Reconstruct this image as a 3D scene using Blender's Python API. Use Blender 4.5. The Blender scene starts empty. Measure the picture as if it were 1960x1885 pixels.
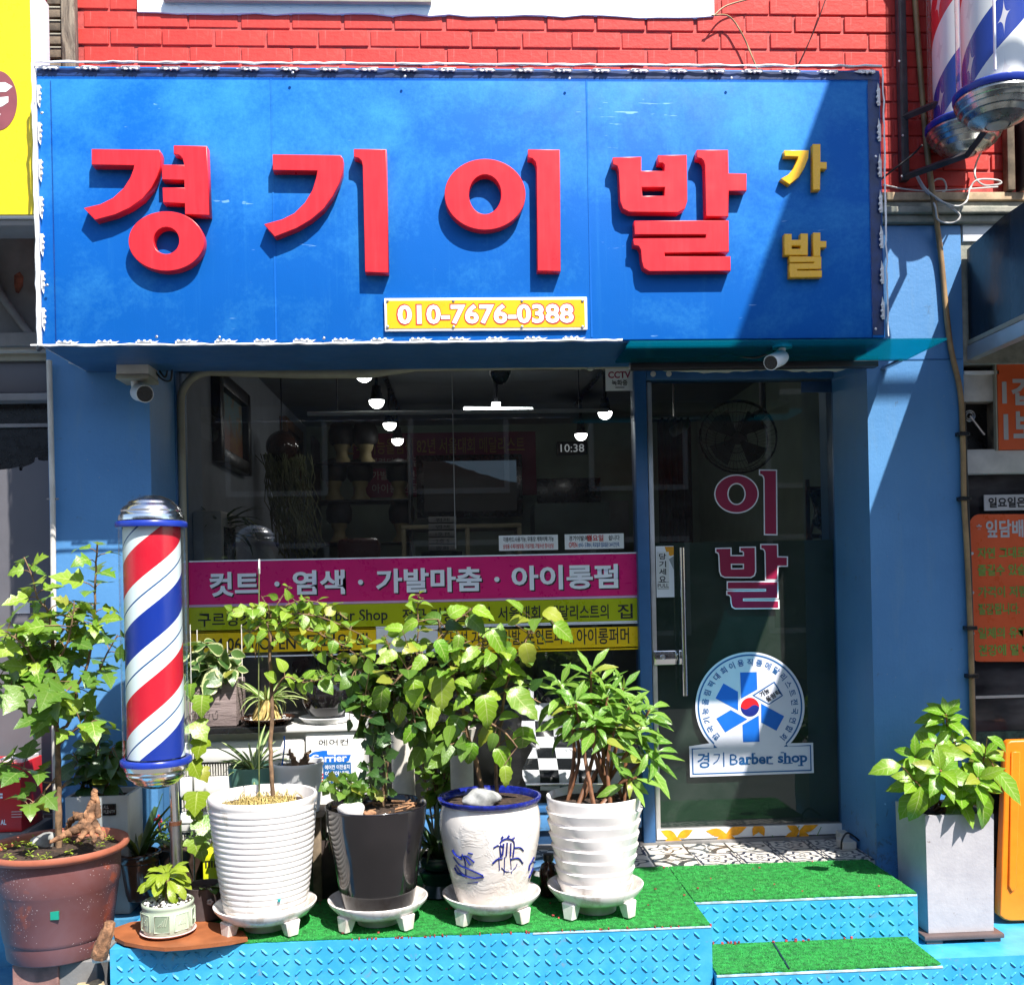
import bpy, bmesh, math, random
from math import sin, cos, pi, radians, sqrt, atan2
from mathutils import Vector, Matrix

# ------------------------------------------------------------------ camera, world, sun, exposure
sc = bpy.context.scene
col = sc.collection
F = 1963.0; CX, CY = 980.0, 1115.0            # focal length and principal point, in 1960-wide photo units
PSI, RHO, ZC = radians(3.0), radians(1.2), 1.15
FW = Vector((sin(PSI), cos(PSI), 0)); RT = Vector((cos(PSI), -sin(PSI), 0)); UP = Vector((0, 0, 1))
CR = RT*cos(RHO) - UP*sin(RHO); CU = RT*sin(RHO) + UP*cos(RHO)
CAM = Vector((0, 0, ZC))
cd = bpy.data.cameras.new('camera'); cam = bpy.data.objects.new('camera', cd); col.objects.link(cam)
cd.sensor_fit = 'HORIZONTAL'; cd.sensor_width = 36.0; cd.lens = 36.0*F/1960.0
cd.shift_y = (CY-942.5)/1960.0; cd.clip_start = 0.05; cd.clip_end = 2000
mw = Matrix((CR, CU, -FW)).transposed().to_4x4(); mw.translation = CAM
cam.matrix_world = mw
sc.camera = cam

TOSUN = Vector((0.385, -0.65, 1.0)).normalized()
world = bpy.data.worlds.new('World'); sc.world = world; world.use_nodes = True
wn = world.node_tree.nodes; wn.clear()
wo = wn.new('ShaderNodeOutputWorld'); wb = wn.new('ShaderNodeBackground'); ws = wn.new('ShaderNodeTexSky')
ws.sky_type = 'NISHITA'; ws.sun_disc = False
ws.sun_elevation = math.asin(TOSUN.z); ws.sun_rotation = atan2(TOSUN.x, TOSUN.y)
wb.inputs[1].default_value = 0.115
world.node_tree.links.new(ws.outputs[0], wb.inputs[0]); world.node_tree.links.new(wb.outputs[0], wo.inputs[0])
sl = bpy.data.lights.new('sun', 'SUN'); sl.energy = 5.0; sl.angle = radians(0.53); sl.color = (1.0, 0.955, 0.89)
so = bpy.data.objects.new('sun', sl); col.objects.link(so)
so.rotation_euler = (-TOSUN).to_track_quat('-Z', 'Y').to_euler(); so.location = (3, -5, 8)
sc.view_settings.view_transform = 'Standard'; sc.view_settings.look = 'None'
sc.view_settings.exposure = 1.0; sc.view_settings.gamma = 1.0; sc.view_settings.use_curve_mapping = False
sc.cycles.max_bounces = 8; sc.cycles.transparent_max_bounces = 24; sc.cycles.use_denoising = True
sc.cycles.caustics_reflective = False; sc.cycles.caustics_refractive = False

# ------------------------------------------------------------------ measuring helpers
def ray(x, y): return FW*F + CR*(x-CX) + CU*(CY-y)
def U(x, y, Y):                       # the point seen at photo position x, y on the upright plane at distance Y
    d = ray(x, y); return CAM + d*(Y/d.y)
def UZ(x, y, Z):                      # ... on the level plane at height Z
    d = ray(x, y); return CAM + d*((Z-ZC)/d.z)
def MP(px, Y): return px*Y/F
YG, YC, YS = 4.45, 4.05, 3.62         # shop glass, wall face, sign face
GZ = -0.40                            # street level; 0 is the top of the platform

# ------------------------------------------------------------------ object helpers
def tag(o, label, cat, group=None, kind=None):
    if label: o['label'] = label
    if cat: o['category'] = cat
    if group: o['group'] = group
    if kind: o['kind'] = kind
    return o
def thing(name, label, cat, loc=(0, 0, 0), group=None, kind=None):
    o = bpy.data.objects.new(name, None); col.objects.link(o); o.location = loc
    o.empty_display_size = 0.05
    return tag(o, label, cat, group, kind)
def rootloc(p): return Vector(p.location)     # every mesh is built in world coordinates, so a parent's own location is all there is to undo
def link(name, me, m=None, parent=None, loc=None, smooth=None):
    o = bpy.data.objects.new(name, me); col.objects.link(o)
    if m is not None and not me.materials: me.materials.append(m)
    if smooth is not None and me.polygons:
        me.polygons.foreach_set('use_smooth', [True]*len(me.polygons))
        if smooth > 0: me.set_sharp_from_angle(angle=radians(smooth))
    if loc is not None: o.location = loc
    if parent is not None:
        o.parent = parent
        o.matrix_parent_inverse = Matrix.Translation(-rootloc(parent))
    return o
def obj(name, bm, m, parent=None, smooth=None):
    me = bpy.data.meshes.new(name); bm.to_mesh(me); bm.free()
    return link(name, me, m, parent, None, smooth)
def B(): return bmesh.new()
def box(bm, x0, x1, y0, y1, z0, z1, bev=0):
    vs = [bm.verts.new((x, y, z)) for z in (z0, z1) for y in (y0, y1) for x in (x0, x1)]
    fs = [bm.faces.new([vs[i] for i in f]) for f in ((0, 2, 3, 1), (4, 5, 7, 6), (0, 1, 5, 4), (2, 6, 7, 3), (0, 4, 6, 2), (1, 3, 7, 5))]
    if bev:
        es = list({e for f in fs for e in f.edges})
        bmesh.ops.bevel(bm, geom=es, offset=bev, segments=2, affect='EDGES', profile=0.5)
    return bm
def bx(name, m, parent, x0, x1, y0, y1, z0, z1, bev=0):
    return obj(name, box(B(), x0, x1, y0, y1, z0, z1, bev), m, parent, 40 if bev else None)
def lathe(prof, c=(0, 0, 0), n=40, bm=None, closed=False, ripple=None):
    bm = bm or B(); rings = []
    for i, (r, z) in enumerate(prof):
        ring = []
        for k in range(n):
            a = 2*pi*k/n; rr = max(r, 1e-5)
            if ripple: rr = ripple(rr, z, a)
            ring.append(bm.verts.new((c[0]+rr*cos(a), c[1]+rr*sin(a), c[2]+z)))
        rings.append(ring)
    for a, b in zip(rings, rings[1:]):
        for k in range(n):
            bm.faces.new((a[k], a[(k+1) % n], b[(k+1) % n], b[k]))
    if prof[0][0] > 1e-4 and closed: bm.faces.new(rings[0][::-1])
    if prof[-1][0] > 1e-4 and closed: bm.faces.new(rings[-1])
    return bm
def tube(bm, pts, r, n=8, caps=True):
    pts = [Vector(p) for p in pts]
    rs = r if isinstance(r, (list, tuple)) else [r]*len(pts)
    rings = []; nrm = None
    for i, p in enumerate(pts):
        t = (pts[min(i+1, len(pts)-1)] - pts[max(i-1, 0)])
        t = t.normalized() if t.length > 1e-9 else Vector((0, 0, 1))
        if nrm is None:
            nrm = t.cross(Vector((0, 0, 1)) if abs(t.z) < 0.9 else Vector((1, 0, 0))).normalized()
        else:
            nrm = (nrm - t*nrm.dot(t))
            nrm = nrm.normalized() if nrm.length > 1e-6 else t.orthogonal().normalized()
        b = t.cross(nrm)
        rings.append([bm.verts.new(p + (nrm*cos(2*pi*k/n) + b*sin(2*pi*k/n))*rs[i]) for k in range(n)])
    for a, b in zip(rings, rings[1:]):
        for k in range(n): bm.faces.new((a[k], a[(k+1) % n], b[(k+1) % n], b[k]))
    if caps and n > 2: bm.faces.new(rings[0][::-1]); bm.faces.new(rings[-1])
    return bm
def smoothline(pts, k=6):
    pts = [Vector(p) for p in pts]; out = []
    P = [pts[0]*2-pts[1]] + pts + [pts[-1]*2-pts[-2]]
    for i in range(1, len(P)-2):
        p0, p1, p2, p3 = P[i-1:i+3]
        for j in range(k):
            t = j/k
            out.append(0.5*((2*p1)+(p2-p0)*t+(2*p0-5*p1+4*p2-p3)*t*t+(3*p1-p0-3*p2+p3)*t**3))
    out.append(pts[-1]); return out
def shape_mesh(loops, thick=0.0, offset=0.0, bevel=0.0):
    """loops: lists of (x, z) world coordinates; later loops inside earlier ones are holes. Faces towards -Y at y=0, back at y=thick."""
    cu = bpy.data.curves.new('s', 'CURVE'); cu.dimensions = '2D'; cu.fill_mode = 'BOTH'
    for lp in loops:
        s = cu.splines.new('POLY'); s.points.add(len(lp)-1)
        for p, (x, z) in zip(s.points, lp): p.co = (x, z, 0, 1)
        s.use_cyclic_u = True
    cu.extrude = thick/2; cu.offset = offset; cu.bevel_depth = bevel; cu.bevel_resolution = 1
    o = bpy.data.objects.new('s', cu); me = bpy.data.meshes.new_from_object(o)
    bpy.data.objects.remove(o); bpy.data.curves.remove(cu)
    for v in me.vertices: v.co = Vector((v.co.x, thick/2 - v.co.z, v.co.y))
    me.materials.clear(); return me
def shape(name, loops, Y, m, parent, thick=0.0, offset=0.0, bevel=0.0, px=True):
    """flat or raised outline traced on the plane Y; its front face lies at Y"""
    if px: loops = [[(lambda p: (p.x, p.z))(U(x, y, Y)) for x, y in lp] for lp in loops]
    me = shape_mesh(loops, thick, offset, bevel)
    for v in me.vertices: v.co.y += Y + bevel
    return link(name, me, m, parent)
def text_mesh(body, weight=0.0, spacing=1.0, thick=0.0):
    cu = bpy.data.curves.new('t', 'FONT'); cu.body = body; cu.size = 1; cu.offset = weight; cu.space_character = spacing
    cu.resolution_u = 3; cu.extrude = thick
    o = bpy.data.objects.new('t', cu); me = bpy.data.meshes.new_from_object(o)
    bpy.data.objects.remove(o); bpy.data.curves.remove(cu); me.materials.clear(); return me
def text(name, body, x0, y0, x1, y1, Y, m, parent, weight=0.0, spacing=1.0, grow=0.0, base=None):
    """lettering fitted into the photo box x0..x1, y0..y1 on the upright plane Y (grow: metres added all round)"""
    me = text_mesh(body, weight, spacing)
    ref = me if base is None else text_mesh(body, base, spacing)
    xs = [v.co.x for v in ref.vertices]; ys = [v.co.y for v in ref.vertices]
    a, b, c, d = min(xs), max(xs), min(ys), max(ys)
    ym, xm = (y0+y1)/2, (x0+x1)/2
    X0, X1 = U(x0, ym, Y).x, U(x1, ym, Y).x; Z0, Z1 = U(xm, y1, Y).z, U(xm, y0, Y).z
    for v in me.vertices:
        v.co = Vector((X0+(v.co.x-a)/(b-a)*(X1-X0), Y, Z0+(v.co.y-c)/(d-c)*(Z1-Z0)))
    return link(name, me, m, parent)
def rectpx(x0, y0, x1, y1, Y):       # world X0, X1, Z0, Z1 of a photo box on the plane Y
    ym, xm = (y0+y1)/2, (x0+x1)/2
    return U(x0, ym, Y).x, U(x1, ym, Y).x, U(xm, y1, Y).z, U(xm, y0, Y).z
def ell(cx, cy, rx, ry, n=48, a0=0): return [(cx+rx*cos(a0+2*pi*k/n), cy+ry*sin(a0+2*pi*k/n)) for k in range(n)]

# ------------------------------------------------------------------ materials
class X:                              # small arithmetic on shader sockets
    def __init__(s, nt, v): s.nt, s.v = nt, v
    def op(s, o, *a):
        n = s.nt.nodes.new('ShaderNodeMath'); n.operation = o
        for i, q in enumerate((s,)+a):
            q = q.v if isinstance(q, X) else q
            if isinstance(q, (int, float)): n.inputs[i].default_value = q
            else: s.nt.links.new(q, n.inputs[i])
        return X(s.nt, n.outputs[0])
    def __add__(s, o): return s.op('ADD', o)
    __radd__ = __add__
    def __sub__(s, o): return s.op('SUBTRACT', o)
    def __rsub__(s, o): return X(s.nt, float(o)).op('SUBTRACT', s)
    def __mul__(s, o): return s.op('MULTIPLY', o)
    __rmul__ = __mul__
    def __truediv__(s, o): return s.op('DIVIDE', o)
    def lt(s, o): return s.op('LESS_THAN', o)
    def gt(s, o): return s.op('GREATER_THAN', o)
    def fr(s): return s.op('FRACT')
    def ab(s): return s.op('ABSOLUTE')
    def sn(s): return s.op('SINE')
    def cs(s): return s.op('COSINE')
    def mx(s, o): return s.op('MAXIMUM', o)
    def mn(s, o): return s.op('MINIMUM', o)
    def sq(s): return s.op('SQRT')
    def at2(s, o): return s.op('ARCTAN2', o)
class Mat:
    def __init__(s, name, rough=0.5, metal=0.0, spec=0.5):
        s.m = bpy.data.materials.new(name); s.m.use_nodes = True; s.nt = s.m.node_tree; s.n = s.nt.nodes
        s.p = s.n['Principled BSDF']; s.out = s.n['Material Output']
        s.p.inputs['Roughness'].default_value = rough; s.p.inputs['Metallic'].default_value = metal
        s.p.inputs['Specular IOR Level'].default_value = spec
        s.tc = s.n.new('ShaderNodeTexCoord'); s.co = s.tc.outputs['Object']
    def L(s, a, b): s.nt.links.new(a, b)
    def xyz(s, sock=None):
        n = s.n.new('ShaderNodeSeparateXYZ'); s.L(sock or s.co, n.inputs[0]); return [X(s.nt, o) for o in n.outputs]
    def noise(s, scale, detail=5, rough=0.6, dist=0.0, stretch=None):
        n = s.n.new('ShaderNodeTexNoise'); n.inputs['Scale'].default_value = scale; n.inputs['Detail'].default_value = detail
        n.inputs['Roughness'].default_value = rough; n.inputs['Distortion'].default_value = dist
        src = s.co
        if stretch:
            mp = s.n.new('ShaderNodeMapping'); mp.inputs['Scale'].default_value = stretch; s.L(s.co, mp.inputs[0]); src = mp.outputs[0]
        s.L(src, n.inputs['Vector']); return X(s.nt, n.outputs[0])
    def voro(s, scale, feature='F1'):
        n = s.n.new('ShaderNodeTexVoronoi'); n.feature = feature; n.inputs['Scale'].default_value = scale
        s.L(s.co, n.inputs['Vector']); return X(s.nt, n.outputs['Distance'])
    def ramp(s, x, a, b):
        n = s.n.new('ShaderNodeMapRange'); n.inputs['From Min'].default_value = a; n.inputs['From Max'].default_value = b
        s.L(x.v, n.inputs['Value']); return X(s.nt, n.outputs[0])
    def mix(s, f, a, b, mode='MIX'):
        n = s.n.new('ShaderNodeMix'); n.data_type = 'RGBA'; n.blend_type = mode
        if isinstance(f, X): s.L(f.v, n.inputs[0])
        else: n.inputs[0].default_value = f
        for i, q in ((6, a), (7, b)):
            if isinstance(q, (tuple, list)): n.inputs[i].default_value = (*q[:3], 1)
            else: s.L(q, n.inputs[i])
        return n.outputs[2]
    def color(s, c):
        if isinstance(c, (tuple, list)): s.p.inputs['Base Color'].default_value = (*c[:3], 1)
        else: s.L(c, s.p.inputs['Base Color'])
    def bump(s, h, strength=0.3, dist=0.01):
        n = s.n.new('ShaderNodeBump'); n.inputs['Strength'].default_value = strength; n.inputs['Distance'].default_value = dist
        s.L(h.v, n.inputs['Height']); s.L(n.outputs[0], s.p.inputs['Normal'])
    def rand(s):
        n = s.n.new('ShaderNodeObjectInfo'); return X(s.nt, n.outputs['Random'])
def dk(c, f): return tuple(min(1, q*f) for q in c)
def mat(name, c, rough=0.5, metal=0.0, var=0.12, scale=7, bump=0.0, bs=60, c2=None, lo=0.4, hi=0.65, spec=0.5, coat=0.0, rnd=0.0, bd=0.004):
    M = Mat(name, rough, metal, spec)
    a, b = dk(c, 1-var), (c2 or dk(c, 1+var))
    f = M.ramp(M.noise(scale), lo, hi); out = M.mix(f, a, b)
    if rnd:
        v = M.rand()*rnd*2 + (1-rnd)
        n = M.n.new('ShaderNodeVectorMath'); n.operation = 'SCALE'; M.L(out, n.inputs[0]); M.L(v.v, n.inputs['Scale']); out = n.outputs[0]
    M.color(out)
    rr = M.noise(scale*4)*0.25 + (rough-0.125); M.L(rr.v, M.p.inputs['Roughness'])
    if bump: M.bump(M.noise(bs, 6, 0.65), bump, bd)
    if coat: M.p.inputs['Coat Weight'].default_value = coat; M.p.inputs['Coat Roughness'].default_value = 0.08
    return M.m
def glass(name, tint, refl=1.45, rough=0.0, dirt=0.0):
    M = Mat(name); nt = M.nt; M.n.remove(M.p)
    t = M.n.new('ShaderNodeBsdfTransparent'); t.inputs[0].default_value = (*tint, 1)
    g = M.n.new('ShaderNodeBsdfGlossy'); g.inputs['Roughness'].default_value = rough; g.inputs[0].default_value = (0.95, 0.97, 1, 1)
    lw = M.n.new('ShaderNodeLayerWeight'); lw.inputs[0].default_value = 0.5; f0 = ((refl-1)/(refl+1))**2   # Schlick, the same from both sides
    fr = X(nt, lw.outputs['Facing']).op('POWER', 5.0)*(1-f0)+f0
    mx = M.n.new('ShaderNodeMixShader'); M.L(fr.v, mx.inputs[0]); M.L(t.outputs[0], mx.inputs[1]); M.L(g.outputs[0], mx.inputs[2])
    out = mx.outputs[0]
    if dirt:
        d = M.n.new('ShaderNodeBsdfDiffuse'); d.inputs[0].default_value = (0.5, 0.52, 0.5, 1)
        m2 = M.n.new('ShaderNodeMixShader'); f = M.ramp(M.noise(5, 6, 0.7, 0.6), 0.35, 0.8)*dirt
        M.L(f.v, m2.inputs[0]); M.L(out, m2.inputs[1]); M.L(d.outputs[0], m2.inputs[2]); out = m2.outputs[0]
    M.L(out, M.out.inputs[0]); return M.m
def emit(name, c, s):
    M = Mat(name); M.color((0.8, 0.8, 0.8)); M.p.inputs['Emission Color'].default_value = (*c, 1); M.p.inputs['Emission Strength'].default_value = s; return M.m

MT = {}
def mk(k, *a, **kw): MT[k] = mat(k, *a, **kw); return MT[k]
M = Mat('wall_blue', .45); n1 = M.noise(2.2, 6); x_, y_, z_q = M.xyz()
c_ = M.mix(M.ramp(n1, .35, .7), (0.070, 0.215, 0.45), (0.092, 0.262, 0.52)); c_ = M.mix(M.ramp(M.noise(5, 8, .7, .3, (3, 3, .5)), .54, .70)*.5, c_, (0.12, 0.26, 0.44))
c_ = M.mix(M.ramp(M.noise(17, 8, .75, .4)+(M.ramp(z_q, .35, -.2))*.16, .62, .72)*.75, c_, (0.07, 0.10, 0.13)); c_ = M.mix(M.voro(34).lt(.05)*M.noise(3.1).gt(.56), c_, (0.35, 0.38, 0.40))
M.color(c_); M.bump(M.noise(90, 5)+M.noise(7, 4)*2.2+M.noise(4, 6, .7, 0, (9, 9, .8))*1.2, .24, .004); MT['wall_blue'] = M.m
mk('frame_blue', (0.030, 0.115, 0.28), 0.35, var=0.12, scale=5, bump=0.06)
mk('dark_blue', (0.02, 0.06, 0.14), 0.4, var=0.15)
M = Mat('plate_blue', .42); c_ = M.mix(M.ramp(M.noise(8, 7, .65), .4, .75), (0.030, 0.30, 0.56), (0.075, 0.42, 0.66)); c_ = M.mix(M.ramp(M.noise(21, 8, .75, .5), .59, .69)*.8, c_, (0.16, 0.25, 0.30)); c_ = M.mix(M.ramp(M.noise(33, 6, .7), .70, .74)*.8, c_, (0.15, 0.07, 0.045))
M.color(c_); M.bump(M.noise(60), .12, .003); MT['plate_blue'] = M.m
mk('floor_blue', (0.02, 0.20, 0.44), 0.6, var=0.25, scale=7, c2=(0.10, 0.30, 0.46), bump=0.3, bs=40)
M = Mat('red_letter', .3); n1 = M.noise(4, 6, .7, 0, (14, 1, 1.0)); c_ = M.mix(M.ramp(n1, .45, .75)*.22, (0.70, 0.014, 0.022), (0.74, 0.075, 0.09)); c_ = M.mix(M.ramp(M.noise(40, 6, .7), .68, .74)*.5, c_, (0.35, 0.02, 0.02)); M.color(c_); M.L((M.noise(12)*.3+.18).v, M.p.inputs['Roughness']); M.bump(M.noise(5), .08, .004); MT['red_letter'] = M.m
mk('yellow_letter', (0.88, 0.47, 0.006), 0.25, var=0.05, scale=3)
mk('white', (0.80, 0.80, 0.80), 0.4, var=0.04)
M = Mat('white_gloss', .18); c_ = M.mix(M.ramp(M.noise(4, 6), .4, .7), (0.80, 0.77, 0.75), (0.74, 0.70, 0.67)); x_, y_, z_q = M.xyz(); c_ = M.mix(M.ramp(M.noise(9, 8, .7, 0, (2, 2, .6))+M.ramp(z_q, .16, .0)*.14, .56, .70)*.6, c_, (0.40, 0.32, 0.24)); M.color(c_); M.p.inputs['Coat Weight'].default_value = .35; MT['white_gloss'] = M.m
mk('offwhite', (0.60, 0.56, 0.50), 0.55, var=0.12, scale=9)
mk('beige', (0.36, 0.33, 0.25), 0.6, var=0.12)
mk('grey', (0.24, 0.235, 0.235), 0.55, var=0.12)
mk('grey_panel', (0.115, 0.112, 0.125), 0.5, var=0.08, scale=2)
mk('dark', (0.018, 0.018, 0.022), 0.4, var=0.3)
mk('black_plastic', (0.012, 0.012, 0.013), 0.28, var=0.3)
mk('black_ceramic', (0.012, 0.010, 0.011), 0.13, var=0.25, scale=5, coat=0.5)
mk('brown_ceramic', (0.085, 0.032, 0.016), 0.2, var=0.4, scale=6, coat=0.5)
mk('terracotta', (0.215, 0.072, 0.055), 0.6, var=0.22, scale=5, c2=(0.26, 0.135, 0.13), lo=0.35, hi=0.7, bump=0.15)
mk('terracotta_rim', (0.42, 0.13, 0.075), 0.5, var=0.15, scale=8)
mk('concrete', (0.36, 0.35, 0.36), 0.75, var=0.18, scale=5, c2=(0.52, 0.50, 0.51), bump=0.3, bs=50)
mk('concrete_dark', (0.19, 0.185, 0.18), 0.8, var=0.2, scale=6, bump=0.3, bs=50)
mk('soil', (0.055, 0.032, 0.02), 0.95, var=0.6, scale=60, bump=1.0, bs=90, bd=0.012)
mk('pebble', (0.62, 0.60, 0.58), 0.6, var=0.25, scale=30, bump=0.6, bs=60, rnd=0.2)
mk('stone', (0.27, 0.28, 0.27), 0.7, var=0.3, scale=14, bump=0.4, bs=40, c2=(0.45, 0.45, 0.43))
mk('wood', (0.30, 0.155, 0.075), 0.8, var=0.5, scale=16, bump=0.8, bs=35, bd=0.012)
mk('driftwood', (0.26, 0.13, 0.065), 0.85, var=0.6, scale=30, bump=0.9, bs=45, bd=0.008)
mk('old_wood', (0.16, 0.12, 0.08), 0.8, var=0.5, scale=12, bump=0.5, bs=30)
mk('bark', (0.20, 0.12, 0.065), 0.85, var=0.4, scale=30, bump=0.6, bs=60)
mk('stem_green', (0.13, 0.16, 0.05), 0.6, var=0.3, scale=20)
mk('stem_red', (0.20, 0.085, 0.04), 0.55, var=0.4, scale=14)
mk('board_orange', (0.27, 0.085, 0.028), 0.6, var=0.2, scale=9, bump=0.1)
mk('celadon', (0.40, 0.47, 0.36), 0.2, var=0.12, scale=8, coat=0.3)
mk('celadon_dark', (0.22, 0.28, 0.20), 0.3, var=0.1)
mk('green_pot', (0.10, 0.22, 0.175), 0.35, var=0.12)
mk('teal_dark', (0.015, 0.04, 0.045), 0.2, var=0.3)
mk('saucer_pink', (0.62, 0.42, 0.40), 0.5, var=0.1)
mk('cobalt', (0.008, 0.016, 0.19), 0.2, var=0.35, scale=60)
mk('ring_blue', (0.012, 0.035, 0.30), 0.3, var=0.1)
mk('cap_chrome', (0.88, 0.88, 0.88), 0.2, metal=1.0, var=0.05)
mk('chrome', (0.78, 0.78, 0.78), 0.09, metal=1.0, var=0.05)
mk('steel', (0.50, 0.49, 0.50), 0.32, metal=1.0, var=0.1)
mk('alu', (0.55, 0.53, 0.52), 0.4, metal=0.6, var=0.1)
mk('bracket', (0.045, 0.040, 0.042), 0.5, var=0.3, scale=20)
mk('conduit', (0.32, 0.20, 0.09), 0.55, var=0.25, scale=12)
mk('cable_black', (0.012, 0.012, 0.012), 0.5)
mk('cable_white', (0.55, 0.53, 0.50), 0.5)
mk('orange', (0.88, 0.22, 0.008), 0.4, var=0.08)
mk('orange_red', (0.78, 0.12, 0.03), 0.35, var=0.06)
mk('yellow_sign', (0.80, 0.63, 0.008), 0.3, var=0.05)
mk('plate_yellow', (0.80, 0.44, 0.006), 0.3, var=0.05)
mk('magenta', (0.68, 0.010, 0.16), 0.3, var=0.05)
mk('olive', (0.40, 0.45, 0.004), 0.3, var=0.05)
mk('amber', (0.90, 0.58, 0.008), 0.3, var=0.05)
mk('pink_line', (0.62, 0.35, 0.55), 0.4, var=0.03)
mk('print_white', (0.84, 0.85, 0.90), 0.5, var=0.03)
mk('print_paper', (0.74, 0.74, 0.73), 0.5, var=0.04)
mk('print_black', (0.010, 0.010, 0.012), 0.5, var=0.1)
mk('print_red', (0.55, 0.02, 0.02), 0.5, var=0.05)
mk('print_blue', (0.006, 0.10, 0.30), 0.5, var=0.08)
mk('print_blue2', (0.004, 0.13, 0.56), 0.45, var=0.05)
mk('print_green', (0.10, 0.28, 0.05), 0.5, var=0.08)
mk('red_box', (0.55, 0.015, 0.02), 0.4, var=0.08)
M = Mat('brick', .55, spec=.2); n1 = M.noise(5, 6); c_ = M.mix(M.ramp(n1, .35, .75), (0.50, 0.040, 0.032), (0.60, 0.075, 0.055)); v_ = M.rand()
c_ = M.mix(v_*.30, c_, (0.40, 0.030, 0.026)); c_ = M.mix(M.ramp(M.noise(4, 7, .7, .2, (16, 16, 1.2)), .60, .76)*.4, c_, (0.66, 0.26, 0.22)); c_ = M.mix(M.ramp(M.noise(30, 8, .75), .68, .73)*.7, c_, (0.20, 0.05, 0.04))
M.color(c_); M.bump(M.noise(45, 6)+M.noise(9, 4)*.8, .5, .004); MT['brick'] = M.m
mk('mortar', (0.50, 0.06, 0.05), 0.7, var=0.25, scale=20, bump=0.6, bs=40)
mk('turf_base', (0.012, 0.20, 0.03), 0.9, var=0.4, scale=40, bump=0.6, bs=120)
mk('petal', (0.78, 0.33, 0.008), 0.5, var=0.22, scale=22)
mk('navy_cloth', (0.012, 0.022, 0.034), 0.35, var=0.3, scale=3)
mk('asphalt', (0.10, 0.10, 0.10), 0.9, var=0.2, scale=20, bump=0.4, bs=120)
mk('grass_dry', (0.50, 0.38, 0.13), 0.7, var=0.4, scale=40)
mk('rust', (0.22, 0.07, 0.04), 0.8, var=0.5, scale=30)
# ================================================================== SETTING
rng = random.Random(11)
g = B(); s = 400
g.faces.new([g.verts.new(p) for p in ((-s, -s, GZ), (s, -s, GZ), (s, s, GZ), (-s, s, GZ))])
tag(obj('street', g, MT['asphalt']), 'grey asphalt street in front of the shops', 'street', kind='structure')

# platform edges (world)
PY = 3.37                                            # front edge of the long platform
PX0 = U(210, 1815, PY).x; PXM = U(1362, 1770, PY).x; PX1 = U(1756, 1714, 3.62).x
PYR = 3.62                                           # front edge of the right-hand, set-back part
LY = 3.345; LX0, LX1 = PXM+.004, U(1806, 1858, 3.345).x
LZ = -0.155

plat = thing('platform', 'blue painted steel platform with tread plate front before the shop', 'platform', (PX0, PY, GZ), kind='structure')
p = B(); box(p, PX0, PXM, PY, 4.08, GZ+.002, -0.004); obj('deck', p, MT['plate_blue'], plat)
p = B(); box(p, PXM+.001, PX1, PYR, 4.08, GZ+.002, -0.004); obj('deck', p, MT['plate_blue'], plat)
step = thing('step', 'low blue tread plate step with green turf below the shop door', 'step', (LX0, LY, GZ), kind='structure')
p = B(); box(p, LX0+.002, LX1, LY, PYR-.002, GZ+.002, LZ-.004); obj('deck', p, MT['plate_blue'], step)
ledge = thing('ledge', 'blue tread plate ledge under the tall concrete planter', 'ledge', (LX1, 3.6, GZ), kind='structure')
p = B(); box(p, LX1+.003, 6.5, 3.55, 4.04, GZ+.002, -.212); obj('deck', p, MT['plate_blue'], ledge)
p = B(); box(p, PX1+.004, LX1+.002, PYR+.002, 4.04, GZ+.002, -.212); obj('deck', p, MT['floor_blue'], ledge)
low = thing('kerb', 'blue painted concrete kerb under the terracotta tub', 'kerb', (-2, 3.4, GZ), kind='structure')
p = B(); box(p, -7.0, PX0-.004, 3.10, 3.80, GZ+.002, -0.20); obj('kerb_slab', p, MT['floor_blue'], low)
p = B(); box(p, -7.0, PX0-.004, 3.801, 4.24, GZ+.002, -0.045); obj('kerb_slab', p, MT['floor_blue'], low)

def lug_mesh():
    L, W, H = 0.0155, 0.0046, 0.0048
    v = [(-L, 0, 0), (-L*.5, 0, -W), (L*.5, 0, -W), (L, 0, 0), (L*.5, 0, W), (-L*.5, 0, W), (-L*.55, -H, 0), (L*.55, -H, 0)]
    f = [(0, 1, 6), (1, 2, 7, 6), (2, 3, 7), (3, 4, 7), (4, 5, 6, 7), (5, 0, 6)]
    return v, f
def treads(name, parent, x0, x1, z0, z1, Y, pitch=0.0355):
    V, Fc = [], []; v, f = lug_mesh()
    nx, nz = int((x1-x0)/pitch), int((z1-z0)/pitch)
    for i in range(nx):
        for j in range(nz+1):
            cx, cz = x0+(i+.6)*pitch, z1-(j+.55)*pitch
            if cz < z0: continue
            a = radians(-42 if (i+j) % 2 else 42) + rng.uniform(-.05, .05); n = len(V)
            for q in v: V.append((cx+q[0]*cos(a)-q[2]*sin(a), Y+q[1], cz+q[0]*sin(a)+q[2]*cos(a)))
            Fc += [tuple(n+k for k in ff) for ff in f]
    me = bpy.data.meshes.new(name); me.from_pydata(V, [], Fc); me.update()
    o = link(name, me, MT['plate_blue'], parent); o['kind'] = 'stuff'; return o
mk('worn_edge', (0.42, 0.56, 0.62), .6, var=.3, scale=30)
bx('worn_edge', MT['worn_edge'], plat, PXM+.004, PX1-.002, PYR-.0022, PYR+.004, -.0095, -.0036); bx('worn_edge', MT['worn_edge'], plat, U(1020, 1785, PY).x, PXM-.002, PY-.0022, PY+.003, -.008, -.0036); bx('worn_edge', MT['worn_edge'], step, LX0+.004, LX1-.002, LY-.0022, LY+.003, LZ-.0095, LZ-.0036)
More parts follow.
